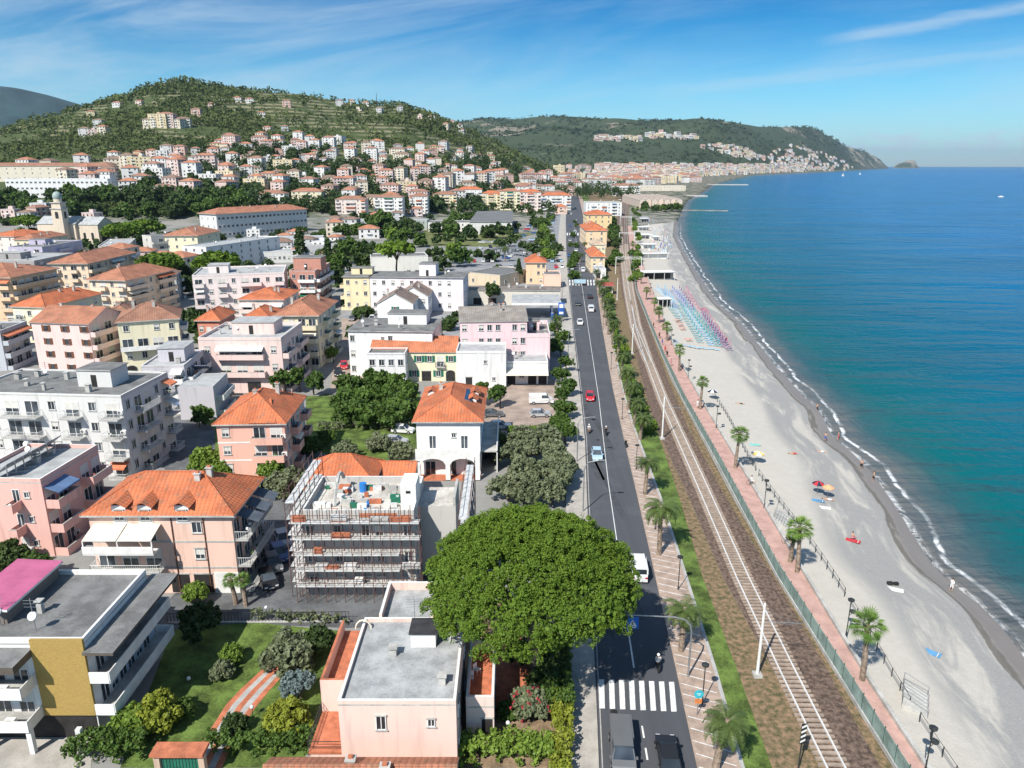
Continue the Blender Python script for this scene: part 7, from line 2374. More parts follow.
for i, (px, py) in enumerate([(569, 255), (576, 250), (570, 240), (575, 232), (570, 226), (576, 220), (571, 214), (575, 208), (572, 203)]):
    rcar(px, py, rng.choice(['hatch', 'saloon', 'van']), rng.choice(['white', 'silver', 'black', 'blue', 'grey']), 'car on the far avenue, %s beyond the roundabout' % ordn[i].replace('nearest', 'first'), i % 2 == 1, full=False, group='cars on the far avenue')
for i, (px, py, k_, c_, lb) in enumerate([(541, 400, 'van', 'white', 'white minibus parked in the paved yard'), (540, 413, 'hatch', 'silver', 'silver car parked beside the white minibus'), (500, 425, 'hatch', 'white', 'white car parked by the hedge behind the villa'), (492, 413, 'saloon', 'grey', 'grey car parked right of the villa roof')]):
    x, y, _ = at(px, py, .7); car(x, y, math.pi / 2 + .05, k_, c_, lb)
for i, (px, py) in enumerate([(279, 552), (273, 562), (283, 538), (268, 578)]):
    x, y, _ = at(px, py, .7); car(x, y, .5, 'hatch', ['blue', 'grey', 'silver', 'black'][i], '%s car parked in the shade between salmon block and scaffolding' % ['blue', 'grey', 'silver', 'black'][i])
for i, (px, py) in enumerate([(352, 398), (358, 388), (338, 372), (344, 365), (362, 372), (403, 429), (396, 440), (352, 318), (362, 316), (372, 318), (382, 317)]):
    x, y, _ = at(px, py, .7); c_ = ['white', 'grey', 'black', 'red', 'silver', 'white', 'silver', 'grey', 'blue', 'white', 'black'][i]
    car(x, y, [1.5, 1.5, .2, .2, 1.5, 1.4, 1.4, .1, .1, .1, .1][i], 'hatch', c_, '%s car parked in the courtyard streets, %s from the camera' % (c_, ordn[(i * 5) % 11].replace('nearest', 'close')), group='cars parked in the courtyard streets')
def lot(rows, label, group):
    for (xa, ya, xb, yb, n, ang) in rows:
        A = Vector(at(xa, ya)); B = Vector(at(xb, yb))
        for i in range(n):
            if rng.random() < .2: continue
            p = A + (B - A) * (i / max(1, n - 1)); c_ = rng.choice(['white', 'white', 'silver', 'silver', 'black', 'grey', 'blue', 'red', 'light blue'])
            car(p.x, p.y, ang + (math.pi if rng.random() < .5 else 0), rng.choice(['hatch', 'suv', 'saloon', 'hatch']), c_, '%s car %s' % (c_, label), group, z=.04, full=False)


lot([(506, 259, 523, 246, 9, 1.2), (530, 246, 536, 228, 9, 1.2), (519, 243, 530, 225, 10, 1.2), (540, 244, 545, 224, 9, 1.2), (550, 242, 553, 216, 14, 1.2), (524, 258, 538, 240, 6, 1.2)], 'parked in the large car park', 'cars in the large car park')
lot([(474, 262, 492, 262, 5, .1), (472, 256, 490, 255, 5, .1), (470, 250, 495, 247, 6, .1), (476, 243, 505, 243, 6, 1.5), (500, 268, 516, 268, 4, .3)], 'parked on the car park before the gym hall', 'cars before the gym hall')
lot([(552, 262, 561, 262, 4, 0), (553, 268, 562, 268, 4, 0)], 'parked beside the apricot house', 'cars beside the apricot house')
lot([(612, 207, 620, 200, 4, 1.0)], 'parked along the seafront row', 'cars along the seafront row')
lot([(250, 250, 330, 249, 10, .3), (255, 244, 330, 243, 9, .3)], 'parked among the low roofs before the hospital', 'cars before the hospital')
# ---------------------------------------------------------------- people, riders
def skin_person(name, joints, radii, edges, m):
    me = bpy.data.meshes.new(name); me.from_pydata(joints, edges, [])
    o = bpy.data.objects.new(name, me); COL.objects.link(o)
    md = o.modifiers.new('s', 'SKIN'); md.use_smooth_shade = True
    sv = me.skin_vertices[0].data
    for i, r in enumerate(radii): sv[i].radius = (r, r)
    sv[0].use_root = True
    o.modifiers.new('u', 'SUBSURF').levels = 1
    dg = bpy.context.evaluated_depsgraph_get()
    out = bpy.data.meshes.new_from_object(o.evaluated_get(dg))
    bpy.data.objects.remove(o); out.name = name
    out.materials.clear(); out.materials.append(m)
    return out


M_skin = mat('skin', (.48, .29, .20), .6, .05, 3)
M_hair = mat('hair', (.05, .03, .02), .7, .1, 3)
def person_meshes(pose):
    """joints: pelvis, chest, neck, head, shoulders, elbows, hands, hips, knees, feet"""
    if pose == 'stand':
        J = [(0, 0, .95), (0, .0, 1.25), (0, 0, 1.48), (0, -.01, 1.62), (0, -.02, 1.74), (-.19, 0, 1.42), (-.25, .02, 1.14), (-.27, -.06, .90), (.19, 0, 1.42), (.25, .02, 1.14), (.26, -.08, .90), (-.10, 0, .90), (-.11, -.04, .50), (-.12, .02, .08), (-.12, -.14, .04), (.10, 0, .90), (.12, .05, .50), (.12, .16, .08), (.12, .02, .04)]
    elif pose == 'sit':
        J = [(0, 0, .42), (0, .03, .72), (0, .02, .95), (0, 0, 1.09), (0, -.02, 1.21), (-.19, .02, .90), (-.24, -.05, .65), (-.20, -.25, .50), (.19, .02, .90), (.24, -.05, .65), (.20, -.25, .50), (-.10, -.04, .40), (-.14, -.46, .50), (-.14, -.52, .08), (-.14, -.66, .04), (.10, -.04, .40), (.14, -.46, .50), (.14, -.52, .08), (.14, -.66, .04)]
    else:  # lying on the back along y
        J = [(0, 0, .12), (0, .32, .13), (0, .54, .13), (0, .68, .14), (0, .80, .15), (-.19, .48, .12), (-.32, .26, .10), (-.30, .0, .08), (.19, .48, .12), (.32, .26, .10), (.36, .02, .08), (-.10, -.05, .11), (-.13, -.48, .16), (-.15, -.88, .08), (-.16, -.92, .16), (.10, -.05, .11), (.16, -.46, .12), (.2, -.86, .08), (.22, -.90, .16)]
    Rr = [.13, .15, .06, .095, .085, .07, .045, .035, .07, .045, .035, .10, .065, .045, .03, .10, .065, .045, .03]
    E_ = [(0, 1), (1, 2), (2, 3), (3, 4), (1, 5), (5, 6), (6, 7), (1, 8), (8, 9), (9, 10), (0, 11), (11, 12), (12, 13), (13, 14), (0, 15), (15, 16), (16, 17), (17, 18)]
    return skin_person('person', J, Rr, E_, M_skin), J


PM_ = {p: person_meshes(p) for p in ('stand', 'sit', 'lie')}
CL = {}


def cloth(pose, colour, kind='swim'):
    k = (pose, colour, kind)
    if k in CL: return CL[k]
    J = PM_[pose][1]; m = mat('cloth_' + colour.replace(' ', '_'), CLC[colour], .8, .05, 3)
    b = MB()
    if kind == 'full': b.path([J[0], J[1], (J[2][0], J[2][1], J[2][2])], [.165, .19, .10], 8, m)
    b.path([J[11], J[12]], [.125, .085], 7, m); b.path([J[15], J[16]], [.125, .085], 7, m); b.ball(J[0], .165, m, 8, 5)
    if kind == 'full':
        b.path([J[5], J[6]], [.085, .06], 6, m); b.path([J[8], J[9]], [.085, .06], 6, m)
    me = b.mesh('clothing')
    h = MB(); h.ball((J[4][0], J[4][1] + (.02 if pose != 'lie' else 0), J[4][2] - .03), .105, M_hair, 8, 5); hm = h.mesh('hair')
    CL[k] = (me, hm)
    return CL[k]


CLC = {'white': (.7, .7, .68), 'black': (.02, .02, .02), 'red': (.5, .03, .03), 'blue': (.05, .12, .4), 'pink': (.6, .25, .3), 'teal': (.05, .35, .35)}


def person(x, y, z, rz, pose, colour, label, kind='swim', group=None):
    r = link('person', PM_[pose][0], None, (x, y, z), rz)
    c, h = cloth(pose, colour, kind)
    link('clothing', c, r); link('hair', h, r)
    return tag(r, label, 'person', group)


for (px, py, pose, c, rz, lb, kd) in [
    (817, 411, 'stand', 'black', .4, 'person standing in the shallow water at the far foam patch', 'swim'), (825, 441, 'stand', 'blue', 2, 'person walking on the wet sand before the breaking wave', 'swim'), (838, 440, 'stand', 'red', 1, 'person in red swimwear at the start of the foam line', 'swim'), (861, 469, 'stand', 'black', 2.5, 'person wading on the wet sand, upper of two in dark swimwear', 'swim'), (873, 481, 'stand', 'black', 1.4, 'person wading in the foam, lower of two in dark swimwear', 'swim'), (951, 591, 'stand', 'white', 1.8, 'person in white at the waterline near the right edge', 'full'), (726, 343, 'stand', 'black', 0, 'person standing on the sand right of the sunbed rows', 'full'),
    (821, 452, 'lie', 'white', 1.2, 'sunbather on a towel above the wet sand', 'swim'), (793, 454, 'lie', 'red', 1.6, 'sunbather lying out on the upper beach', 'swim'), (852, 540, 'sit', 'pink', 2, 'person sitting alone on the pale sand by a bag', 'swim'), (828, 500, 'lie', 'white', 1.2, 'sunbather on the white towel beside the two parasols', 'swim'), (740, 404, 'lie', 'black', 1.3, 'sunbather halfway down the open beach', 'swim')]:
    x, y, z = bat(px, py); person(x, y, z if y < 0 else max(z, -3.3), rz, pose, c, lb, kd)
# towels and parasols by the group on the sand
def towel(px, py, rz, colour, label, w=.9, l=1.8):
    x, y, z = bat(px, py)
    b = MB(); b.box(-w / 2, w / 2, -l / 2, l / 2, 0, .03, mat('towel_' + colour.replace(' ', '_'), {'white': (.75, .74, .72), 'red': (.5, .05, .06), 'blue': (.12, .3, .5), 'aqua': (.2, .55, .5), 'orange': (.7, .3, .15)}[colour], .9))
    b.box(-w / 2, w / 2, -l * .36, -l * .32, .031, .034, M_cream)
    o = b.build('beach_towel', None, (x, y, z + .06), rz); tag(o, label, 'towel')


def parasol(px, py, colours, label, r=1.1, group=None, xyz=None, closed=False):
    x, y, z = xyz or bat(px, py)
    k = ('parasol', colours, closed, r)
    if k not in PROTO:
        ms = [mat('parasol_' + c, {'red': (.55, .04, .05), 'orange': (.75, .38, .2), 'blue': (.15, .38, .6), 'white': (.75, .73, .7), 'yellow': (.7, .5, .15), 'navy': (.02, .03, .06)}[c], .8, .04, 2) for c in colours]
        b = MB(); n = 8
        for i in range(n):
            a0, a1 = 2 * math.pi * i / n, 2 * math.pi * (i + 1) / n; am = (a0 + a1) / 2
            m = ms[i % len(ms)]
            P = [(r * math.cos(a0), r * math.sin(a0), 1.75), (r * math.cos(a1), r * math.sin(a1), 1.75), (0, 0, 2.2)]
            b.poly([P[0], P[1], P[2]], m); b.poly([P[0], (P[0][0], P[0][1], 1.62), (P[1][0], P[1][1], 1.62), P[1]], m)
        c_ = b.mesh('canopy'); b = MB(); b.tube((0, 0, -.2), (0, 0, 2.3), .025, n=6, m=M_metal)
        PROTO[k] = (c_, b.mesh('pole'))
    root = empty('parasol', (x, y, z), rng.uniform(0, 1), label, 'parasol', group)
    link('canopy', PROTO[k][0], root); link('pole', PROTO[k][1], root)
    return root


parasol(817, 494, ('red', 'navy'), 'dark red beach parasol, upper of the pair on the open sand', .85)
parasol(827, 498, ('orange',), 'peach orange beach parasol, lower of the pair on the open sand', .85)
towel(824, 508, 1.2, 'white', 'white towel just below the two parasols')
towel(818, 501, 1.2, 'blue', 'pale blue towel left of the peach parasol')
towel(895, 590, 1.1, 'white', 'white towel with dark bag on the lower sand')
towel(931, 653, .8, 'blue', 'small blue towel alone near the shingle')
towel(755, 445, 1.4, 'aqua', 'aqua mat on the sand near the promenade palm')
towel(853, 541, 1.0, 'red', 'red towel under the lone sitter')
x, y, z = bat(893, 585); b = MB(); b.box(-.7, -.1, -.2, .2, .05, .4, M_dark); b.box(.05, .6, -.18, .18, .05, .35, M_dark); b.tube((-.5, 0, .4), (-.3, 0, .55), .03, m=M_dark)
tag(b.build('beach_bag', None, (x, y, z)), 'pair of dark bags set down beside the white towel', 'bag')
parasol(757, 463, ('yellow', 'white'), 'cream and yellow parasol beside the third promenade palm')
parasol(712, 399, ('navy', 'white'), 'dark parasol on the sand by the fourth promenade palm')

for i, (px, py, c) in enumerate([(700, 408, 'white'), (669, 357, 'black'), (664, 345, 'blue'), (667, 352, 'red'), (661, 338, 'black'), (673, 366, 'pink'), (651, 322, 'white'), (655, 328, 'black')]):
    x, y, _ = at(px, py, .02); person(x - .5, y, .02, rng.uniform(0, 6), 'stand', c, 'person in %s strolling on the pink promenade, %s from the camera' % (c, ordn[i]), 'full')
for i, (px, py) in enumerate([(787, 545), (751, 486)]):
    x, y, _ = at(px, py, .02)
    r = empty('bicycle', (x, y, .02), .6, ['bicycle', 'second bicycle'][i] + ' ridden along the pink promenade, %s of the two' % ['nearer', 'farther'][i], 'bicycle')
    for yy_ in (-.52, .52):
        b = MB(); n = 14
        for k in range(n): b.tube((0, yy_ + .34 * math.cos(6.283 * k / n), .34 + .34 * math.sin(6.283 * k / n)), (0, yy_ + .34 * math.cos(6.283 * (k + 1) / n), .34 + .34 * math.sin(6.283 * (k + 1) / n)), .02, n=4, m=M_tyre)
        b.build('wheel', r)
    b = MB()
    for p, q in (((0, .52, .34), (0, .1, .3)), ((0, .1, .3), (0, -.35, .85)), ((0, .1, .3), (0, .25, .9)), ((0, .25, .85), (0, -.35, .85)), ((0, -.35, .95), (0, -.52, .34)), ((-.25, -.32, 1.02), (.25, -.32, 1.02))): b.tube(p, q, .022, n=5, m=M_dmetal)
    b.build('bike_frame', r); b = MB(); b.box(-.06, .06, .12, .36, .9, .95, M_dark); b.build('saddle', r)
    person(x, y, .52, .6, 'sit', ['black', 'white'][i], 'cyclist in %s riding on the promenade' % ['black', 'white'][i], 'full')


def scooter(px, py, away, label, rider, rc_):
    x, y, _ = at(px, py, .5)
    rz = -RD + (math.pi if away else 0)
    r = empty('motor_scooter', (x, y, .012), rz, label, 'scooter')
    p = paint('black', CARP['black'])
    for yy_ in (-.62, .62):
        b = MB(); b.tube((-.06, yy_, .26), (.06, yy_, .26), .26, n=12, m=M_tyre); b.build('wheel', r)
    b = MB(); b.prism([(-.16, .1), (.16, .1), (.13, .85), (-.13, .85)], .35, .72, p); b.box(-.17, .17, -.25, .12, .28, .36, p); b.prism([(-.22, -.38), (.22, -.38), (.16, -.25), (-.16, -.25)], .30, .95, p); b.build('body', r)
    b = MB(); b.box(-.14, .14, .1, .75, .72, .80, M_dark); b.build('saddle', r)
    b = MB(); b.tube((-.32, -.30, 1.05), (.32, -.30, 1.05), .025, n=5, m=M_dmetal); b.tube((0, -.62, .26), (0, -.3, 1.05), .035, n=5, m=M_dmetal); b.build('handlebar', r)
    if rider:
        q = person(x, y, .36, rz, 'sit', rc_, rider, 'full')
        q.location = (x - math.sin(rz) * .3 * 0, y, .37)
        h = MB(); h.ball((0, 0, 1.17), .15, M_white, 10, 6); h.build('helmet', q)
        for c in list(q.children):
            if c.name.startswith('hair'): bpy.data.objects.remove(c)


scooter(658, 664, True, 'black scooter in the right lane just beyond the zebra crossing', 'rider in white shirt and helmet just beyond the zebra crossing', 'white')
scooter(589, 430, False, 'scooter coming down the road beside the olive grove', 'rider in white on the scooter by the olive grove', 'white')
scooter(626, 444, True, 'black scooter parked at the kerb under the palms', None, 'black')
scooter(606, 432, True, 'scooter driving up in the right lane', 'rider in black driving up in the right lane', 'black')

# ---------------------------------------------------------------- beach club: sunbeds, parasols, cabins
BEDC = {'light blue': (.20, .50, .70), 'teal': (.05, .34, .38), 'blue': (.05, .15, .48), 'pink': (.55, .18, .26), 'purple': (.20, .08, .22), 'white': (.74, .74, .74), 'salmon': (.68, .36, .28)}


def bed_mesh(c):
    if ('bed', c) in PROTO: return PROTO[('bed', c)]
    m = mat('canvas_' + c.replace(' ', '_'), BEDC[c], .8, .05, 2); b = MB()
    b.slab((-.33, -.95, .34), (.33, -.95, .34), (.33, .35, .34), (-.33, .35, .34), .05, m, M_white)
    b.slab((-.33, .35, .34), (.33, .35, .34), (.33, .9, .72), (-.33, .9, .72), .05, m, M_white)
    for sx in (-.3, .3):
        for sy in (-.8, .3): b.box(sx - .02, sx + .02, sy - .02, sy + .02, -.05, .30, M_white)
    PROTO[('bed', c)] = b.mesh('sunbed')
    return PROTO[('bed', c)]


def closed_mesh(c):
    if ('cl', c) in PROTO: return PROTO[('cl', c)]
    m = mat('canvas_' + c.replace(' ', '_'), BEDC[c], .8, .05, 2); b = MB()
    b.tube((0, 0, -.1), (0, 0, 2.3), .03, n=5, m=M_white); b.tube((0, 0, .95), (0, 0, 2.1), .17, .08, 6, m); b.tube((0, 0, 2.1), (0, 0, 2.4), .08, .01, 6, m)
    PROTO[('cl', c)] = b.mesh('closed_parasol')
    return PROTO[('cl', c)]


rows_b = [  # start px, end px, bed colour, parasol colour, how many
    ((656, 290), (672, 303), 'light blue', 'light blue', 14), ((663, 290), (676, 309), 'blue', 'light blue', 16), ((671, 291), (685, 308), 'blue', 'blue', 16), ((678, 291), (692, 311), 'blue', 'purple', 16), ((685, 291), (697, 313), 'pink', 'pink', 16),
    ((670, 308), (680, 322), 'teal', 'light blue', 10), ((678, 306), (700, 343), 'teal', 'teal', 24), ((684, 308), (711, 346), 'light blue', 'teal', 26), ((692, 312), (718, 347), 'teal', 'teal', 24), ((700, 316), (724, 348), 'purple', 'purple', 24), ((703, 313), (729, 351), 'purple', 'pink', 24)]
ro_n = ['first', 'second', 'third', 'fourth', 'fifth', 'sixth', 'seventh', 'eighth', 'ninth', 'tenth', 'eleventh']
for ri, (a, c, bc, pc, n) in enumerate(rows_b):
    A = Vector(bat(*a)); B = Vector(bat(*c)); ang = math.atan2(B.y - A.y, B.x - A.x)
    for i in range(n):
        p = A + (B - A) * (i / (n - 1)); z = beach_z(p.x, p.y)
        o = link('sunbed', bed_mesh(bc), None, (p.x, p.y, z + .05), ang - math.pi / 2 + math.pi / 2 + rng.uniform(-.06, .06))
        tag(o, '%s sunbed in the %s row from the promenade of the beach club' % (bc, ro_n[ri]), 'sunbed', 'sunbeds in the %s row' % ro_n[ri])
        if i % 2 == 0:
            o = link('closed_parasol', closed_mesh(pc), None, (p.x + .6, p.y + .3, z), 0)
            tag(o, 'furled %s parasol in the %s row from the promenade of the beach club' % (pc, ro_n[ri]), 'parasol', 'furled parasols in the %s row' % ro_n[ri])
x, y, z = bat(700, 349)
for i, (px, py) in enumerate([(688, 347), (692, 348), (697, 349), (701, 349), (706, 350), (711, 350), (716, 351), (681, 346), (675, 342), (674, 345), (670, 344)]):
    x, y, z = bat(px, py); b = MB()
    o = link('sunbed', bed_mesh('light blue'), None, (x, y, z + .05), 1.4); tag(o, 'light blue sunbed in the cross row at the near end of the club', 'sunbed', 'sunbeds in the near cross row')
for i, (px, py, c) in enumerate([(677, 322, 'salmon'), (682, 330, 'salmon'), (688, 341, 'salmon'), (705, 312, 'pink'), (701, 310, 'pink'), (680, 326, 'salmon')]):
    x, y, z = bat(px, py); r = empty('gazebo_table', (x, y, z), 0, '%s low table with benches on the club sand, %s from the camera' % (c, ordn[i]), 'table')
    m = mat('canvas_' + c, BEDC[c], .8); b = MB(); b.box(-1, 1, -.45, .45, .68, .75, m); b.build('table_top', r)
    b = MB(); b.box(-.9, -.8, -.3, .3, -.1, .68, M_white); b.box(.8, .9, -.3, .3, -.1, .68, M_white); b.build('trestle', r)
    b = MB(); b.box(-1, 1, -1, -.7, .38, .44, m); b.box(-1, 1, .7, 1, .38, .44, m); b.box(-.8, -.7, -.95, -.75, -.1, .38, M_white); b.box(.7, .8, .75, .95, -.1, .38, M_white); b.build('bench', r)


def pavilion(px, py, w_, d_, h_, label, col=M_white, open_=True, name='beach_pavilion'):
    x, y, z = bat(px, py); r = empty(name, (x, y, z), .12, label, 'pavilion')
    b = MB(); b.box(-w_ / 2, w_ / 2, -d_ / 2, d_ / 2, h_, h_ + .25, col); b.box(-w_ / 2 - .2, w_ / 2 + .2, -d_ / 2 - .2, d_ / 2 + .2, h_ + .25, h_ + .35, M_white); b.build('roof', r)
    b = MB(); b.box(-w_ / 2 + .1, w_ / 2 - .1, -d_ * .1, d_ / 2 - .1, -.5, h_, M_white if not open_ else mat('grey_panel', (.3, .3, .3), .8)); b.build('wall', r)
    for k in range(4):
        xx_ = -w_ / 2 + .15 + k * (w_ - .3) / 3
        b = MB(); b.box(xx_ - .07, xx_ + .07, -d_ / 2 + .05, -d_ / 2 + .2, -.5, h_, M_white); b.build('post', r)
    if open_: b = MB(); b.box(-w_ * .4, w_ * .4, -d_ * .11 - .05, -d_ * .1 - .004, .3, h_ - .3, M_dark); b.build('counter_opening', r)


pavilion(657, 279, 14, 6, 3.0, 'white flat-roofed beach bar with three dark bays, nearest to the sunbeds')
pavilion(663, 307, 5, 4, 2.8, 'small cream kiosk among the promenade palms', M_cream)
for i, (px, py, ww, dd) in enumerate([(652, 258, 16, 4), (648, 248, 8, 8), (645, 238, 8, 10), (643, 230, 9, 8), (655, 240, 5, 10), (644, 220, 6, 8)]):
    pavilion(px, py, ww, dd, 2.2, 'white beach cabin block with deck, %s beyond the beach bar' % ro_n[i], open_=False)
pavilion(644, 222.5, 7, 8, 3.0, 'bright blue roofed hut at the far end of the beach', mat('blue_roof', (.08, .25, .6), .6))
for i in range(120):
    px = rng.uniform(648, 676); py = rng.uniform(222, 256)
    if px > 662 + (py - 222) * .35: continue
    c = rng.choice(['white', 'white', 'light blue', 'purple', 'salmon', 'blue']); x, y, z = bat(px, py)
    if rng.random() < .5:
        o = link('closed_parasol', closed_mesh(c), None, (x, y, z)); o.scale = (1.6, 1.6, 1.1); tag(o, 'furled %s parasol on the far beach beyond the bar' % c, 'parasol', 'furled parasols on the far beach')
    else:
        o = link('sunbed', bed_mesh(c), None, (x, y, z + .05), rng.uniform(0, 3)); tag(o, '%s sunbed on the far beach beyond the bar' % c, 'sunbed', 'sunbeds on the far beach')

# ---------------------------------------------------------------- lamps, signs, railway masts
def prom_lamp(px, py, label, both=True):
    x, y, _ = at(px, py, 0)
    r = empty('street_lamp', (x, y, 0), .5, label, 'street lamp')
    b = MB(); b.tube((0, 0, -1.2), (0, 0, .5), .10, .08, 8, M_dmetal); b.tube((0, 0, .5), (0, 0, 4.1), .055, .045, 8, M_dmetal); b.build('post', r)
    for (zz_, dx_) in ((4.1, 0), (2.6, .55)) if both else ((4.1, 0),):
        b = MB()
        if dx_: b.tube((0, 0, zz_ - .2), (dx_, 0, zz_), .03, n=5, m=M_dmetal)
        b.tube((dx_, 0, zz_), (dx_, 0, zz_ + .16), .30, .34, 10, M_dmetal); b.tube((dx_, 0, zz_ + .16), (dx_, 0, zz_ + .24), .34, .12, 10, M_dmetal); b.tube((dx_, 0, zz_ - .05), (dx_, 0, zz_), .22, .28, 10, mat('lamp_glass', (.6, .62, .62), .3))
        b.build('lamp_head', r)


for i, (px, py) in enumerate([(925, 772), (846, 636), (764, 508), (716, 428), (688, 378), (671, 345), (659, 318), (650, 295)]):
    prom_lamp(px, py, 'black two-headed lamp on the beach side of the promenade, %s from the camera' % ordn[i])
for i, (px, py) in enumerate([(702, 705), (678, 590), (655, 530), (636, 470), (622, 420), (611, 370), (603, 330)]):
    prom_lamp(px, py, 'small dark lamp in the parking strip, %s from the camera' % ordn[i], False)
# gantry with the blue crossing sign
x, y, _ = at(688, 677)
r = empty('crossing_sign_gantry', (x, y, 0), 0, 'curved grey gantry holding a blue pedestrian crossing sign over the road', 'sign')
b = MB(); sx = at(632, 617, 6.2)[0] - x
P = [(0, 0, 0), (0, 0, 4.8), (-.15, 0, 5.6), (-.7, 0, 6.2), (-1.6, 0, 6.45), (sx - .5, 0, 6.7)]
b.path(P, [.10, .085, .08, .075, .07, .05], 8, M_metal); b.build('mast_arm', r)
M_bsign = mat('sign_blue', (.01, .13, .50), .4, .03, 1)
b = MB(); b.box(sx - .55, sx + .55, -.08, .02, 5.3, 6.5, M_bsign); b.build('sign_board', r)
b = MB(); b.poly([(sx - .38, -.085, 5.55), (sx + .38, -.085, 5.55), (sx, -.085, 6.25)], M_white); b.build('white_triangle', r)
b = MB()
for p, q in (((sx, -.1, 6.0), (sx, -.1, 5.82)), ((sx, -.1, 5.82), (sx - .1, -.1, 5.62)), ((sx, -.1, 5.82), (sx + .1, -.1, 5.62)), ((sx - .12, -.1, 5.88), (sx + .12, -.1, 5.92))): b.tube(p, q, .025, n=4, m=M_dark)
b.ball((sx, -.1, 6.06), .045, M_dark, 6, 4); b.build('walking_figure', r)
b = MB(); b.box(sx - .3, sx + .3, -.09, -.082, 5.38, 5.48, M_white); b.build('white_bar', r)
# blue and orange bay sign
x, y, _ = at(697, 716); r = empty('parking_sign', (x, y, 0), 0, 'round turquoise sign over an orange panel among the parking bays', 'sign')
b = MB(); b.tube((0, 0, 0), (0, 0, 2.6), .04, n=6, m=M_metal); b.build('post', r)
b = MB(); b.tube((0, -.06, 2.3), (0, -.03, 2.3), .42, n=20, m=mat('turquoise_enamel', (.04, .42, .50), .4)); b.build('round_panel', r)
b = MB(); b.box(-.3, .3, -.06, -.03, 1.35, 1.8, mat('orange_panel', (.6, .2, .06), .5)); b.build('lower_panel', r)
b = MB(); b.box(-.2, .2, -.075, -.061, 2.34, 2.38, M_white); b.box(-.12, .12, -.075, -.061, 2.2, 2.24, M_white); b.build('marks', r)
# overhead line masts
def mast(px, py, h, label, arm=3.6):
    x, y, _ = at(px, py, 0); r = empty('railway_mast', (x, y, 0), 0, label, 'mast', 'overhead line masts')
    b = MB(); b.box(-.4, .4, -.4, .4, -.1, .3, M_conc); b.tube((0, 0, .2), (0, 0, h), .15, .10, 8, M_white); b.build('pole', r)
    b = MB(); b.tube((0, 0, h - 1.9), (arm, 0, h - 2.1), .035, n=5, m=M_metal); b.tube((0, 0, h - .6), (arm * .8, 0, h - 2.05), .02, n=4, m=M_metal); b.tube((arm * .5, 0, h - 2.1), (arm + .8, .0, h - 2.6), .02, n=4, m=M_metal); b.build('bracket', r)


mast(757, 676, 7.8, 'slim white overhead line mast, nearest to the camera')
mast(662, 439, 7.8, 'slim white overhead line mast, second from the camera')
mast(632, 354, 7.8, 'slim white overhead line mast, third from the camera')
mast(617, 300, 7.8, 'slim white overhead line mast, fourth from the camera')
for i, (pa, pb) in enumerate([((615.5, 274), (641, 274)), ((619, 245), (634, 245)), ((620, 226), (631, 226))]):
    A = at(*pa); B = at(*pb); r = empty('railway_portal', A, 0, 'pale steel portal spanning both tracks, %s from the camera' % ordn[i], 'portal')
    L = B[0] - A[0]
    for xx_ in (0, L):
        b = MB(); b.tube((xx_, 0, 0), (xx_, 0, 7.5), .16, n=6, m=M_white); b.build('pole', r)
    b = MB(); b.tube((0, 0, 7.4), (L, 0, 7.4), .10, n=5, m=M_white); b.tube((0, 0, 6.6), (L, 0, 6.6), .08, n=5, m=M_white)
    for k in range(8): b.tube((L * k / 8, 0, 6.6 if k % 2 else 7.4), (L * (k + 1) / 8, 0, 7.4 if k % 2 else 6.6), .05, n=4, m=M_white)
    b.build('cross_beam', r)
wr = empty('overhead_wire', (0, 0, 0), 0, 'thin overhead contact and carrier wires hung above the near railway track', 'wire')
WP = [Vector(at(*p)) for p in TA]
b = MB()
for i in range(len(WP) - 1):
    for zz_ in (5.4, 6.6): b.tube(WP[i] + Vector((0, 0, zz_)), WP[i + 1] + Vector((0, 0, zz_)), .012, n=3, m=M_dmetal)
b.build('contact_wire', wr)
# striped railway signal board
x, y, _ = at(798, 770); r = empty('railway_marker', (x, y, 0), .1, 'black and white striped railway marker board beside the near rails', 'sign')
b = MB(); b.tube((0, 0, 0), (0, 0, 4.4), .06, n=6, m=M_dmetal); b.build('post', r)
b = MB(); b.box(-.22, .22, -.1, -.06, 2.6, 4.5, M_dark)
for k in range(4): b.poly([(-.2, -.104, 2.7 + k * .45), (.2, -.104, 2.9 + k * .45), (.2, -.104, 3.1 + k * .45), (-.2, -.104, 2.9 + k * .45)], M_white)
b.build('striped_board', r)
# white globe lamps in the gardens
for i, (px, py) in enumerate([(190, 682), (253, 711), (267, 610), (508, 727)]):
    x, y, _ = at(px, py + 6, 0); r = empty('garden_lamp', (x, y, 0), 0, ['white globe lamp on the lawn below the ochre brick flats', 'white globe lamp by the clipped ball shrub', 'white globe lamp at the driveway railing', 'white globe lamp in the patio garden'][i], 'lamp')
    b = MB(); b.tube((0, 0, 0), (0, 0, .9), .03, n=6, m=M_dmetal); b.build('post', r); b = MB(); b.ball((0, 0, 1.05), .18, M_white, 12, 8); b.build('globe', r)
# street lamps left of the road
for i, (px, py) in enumerate([(588, 512), (582, 462), (573, 360), (567, 300)]):
    x, y, _ = at(px - 5, py); r = empty('street_lamp', (x, y, 0), 0, 'tall grey road lamp on the left pavement, %s from the camera' % ordn[i], 'street lamp')
    b = MB(); b.path([(0, 0, 0), (0, 0, 6.5), (.5, 0, 7.4), (2.2, 0, 7.7)], [.09, .07, .05, .04], 6, M_metal); b.build('post', r); b = MB(); b.box(1.9, 2.7, -.14, .14, 7.62, 7.78, M_metal); b.build('lamp_head', r)
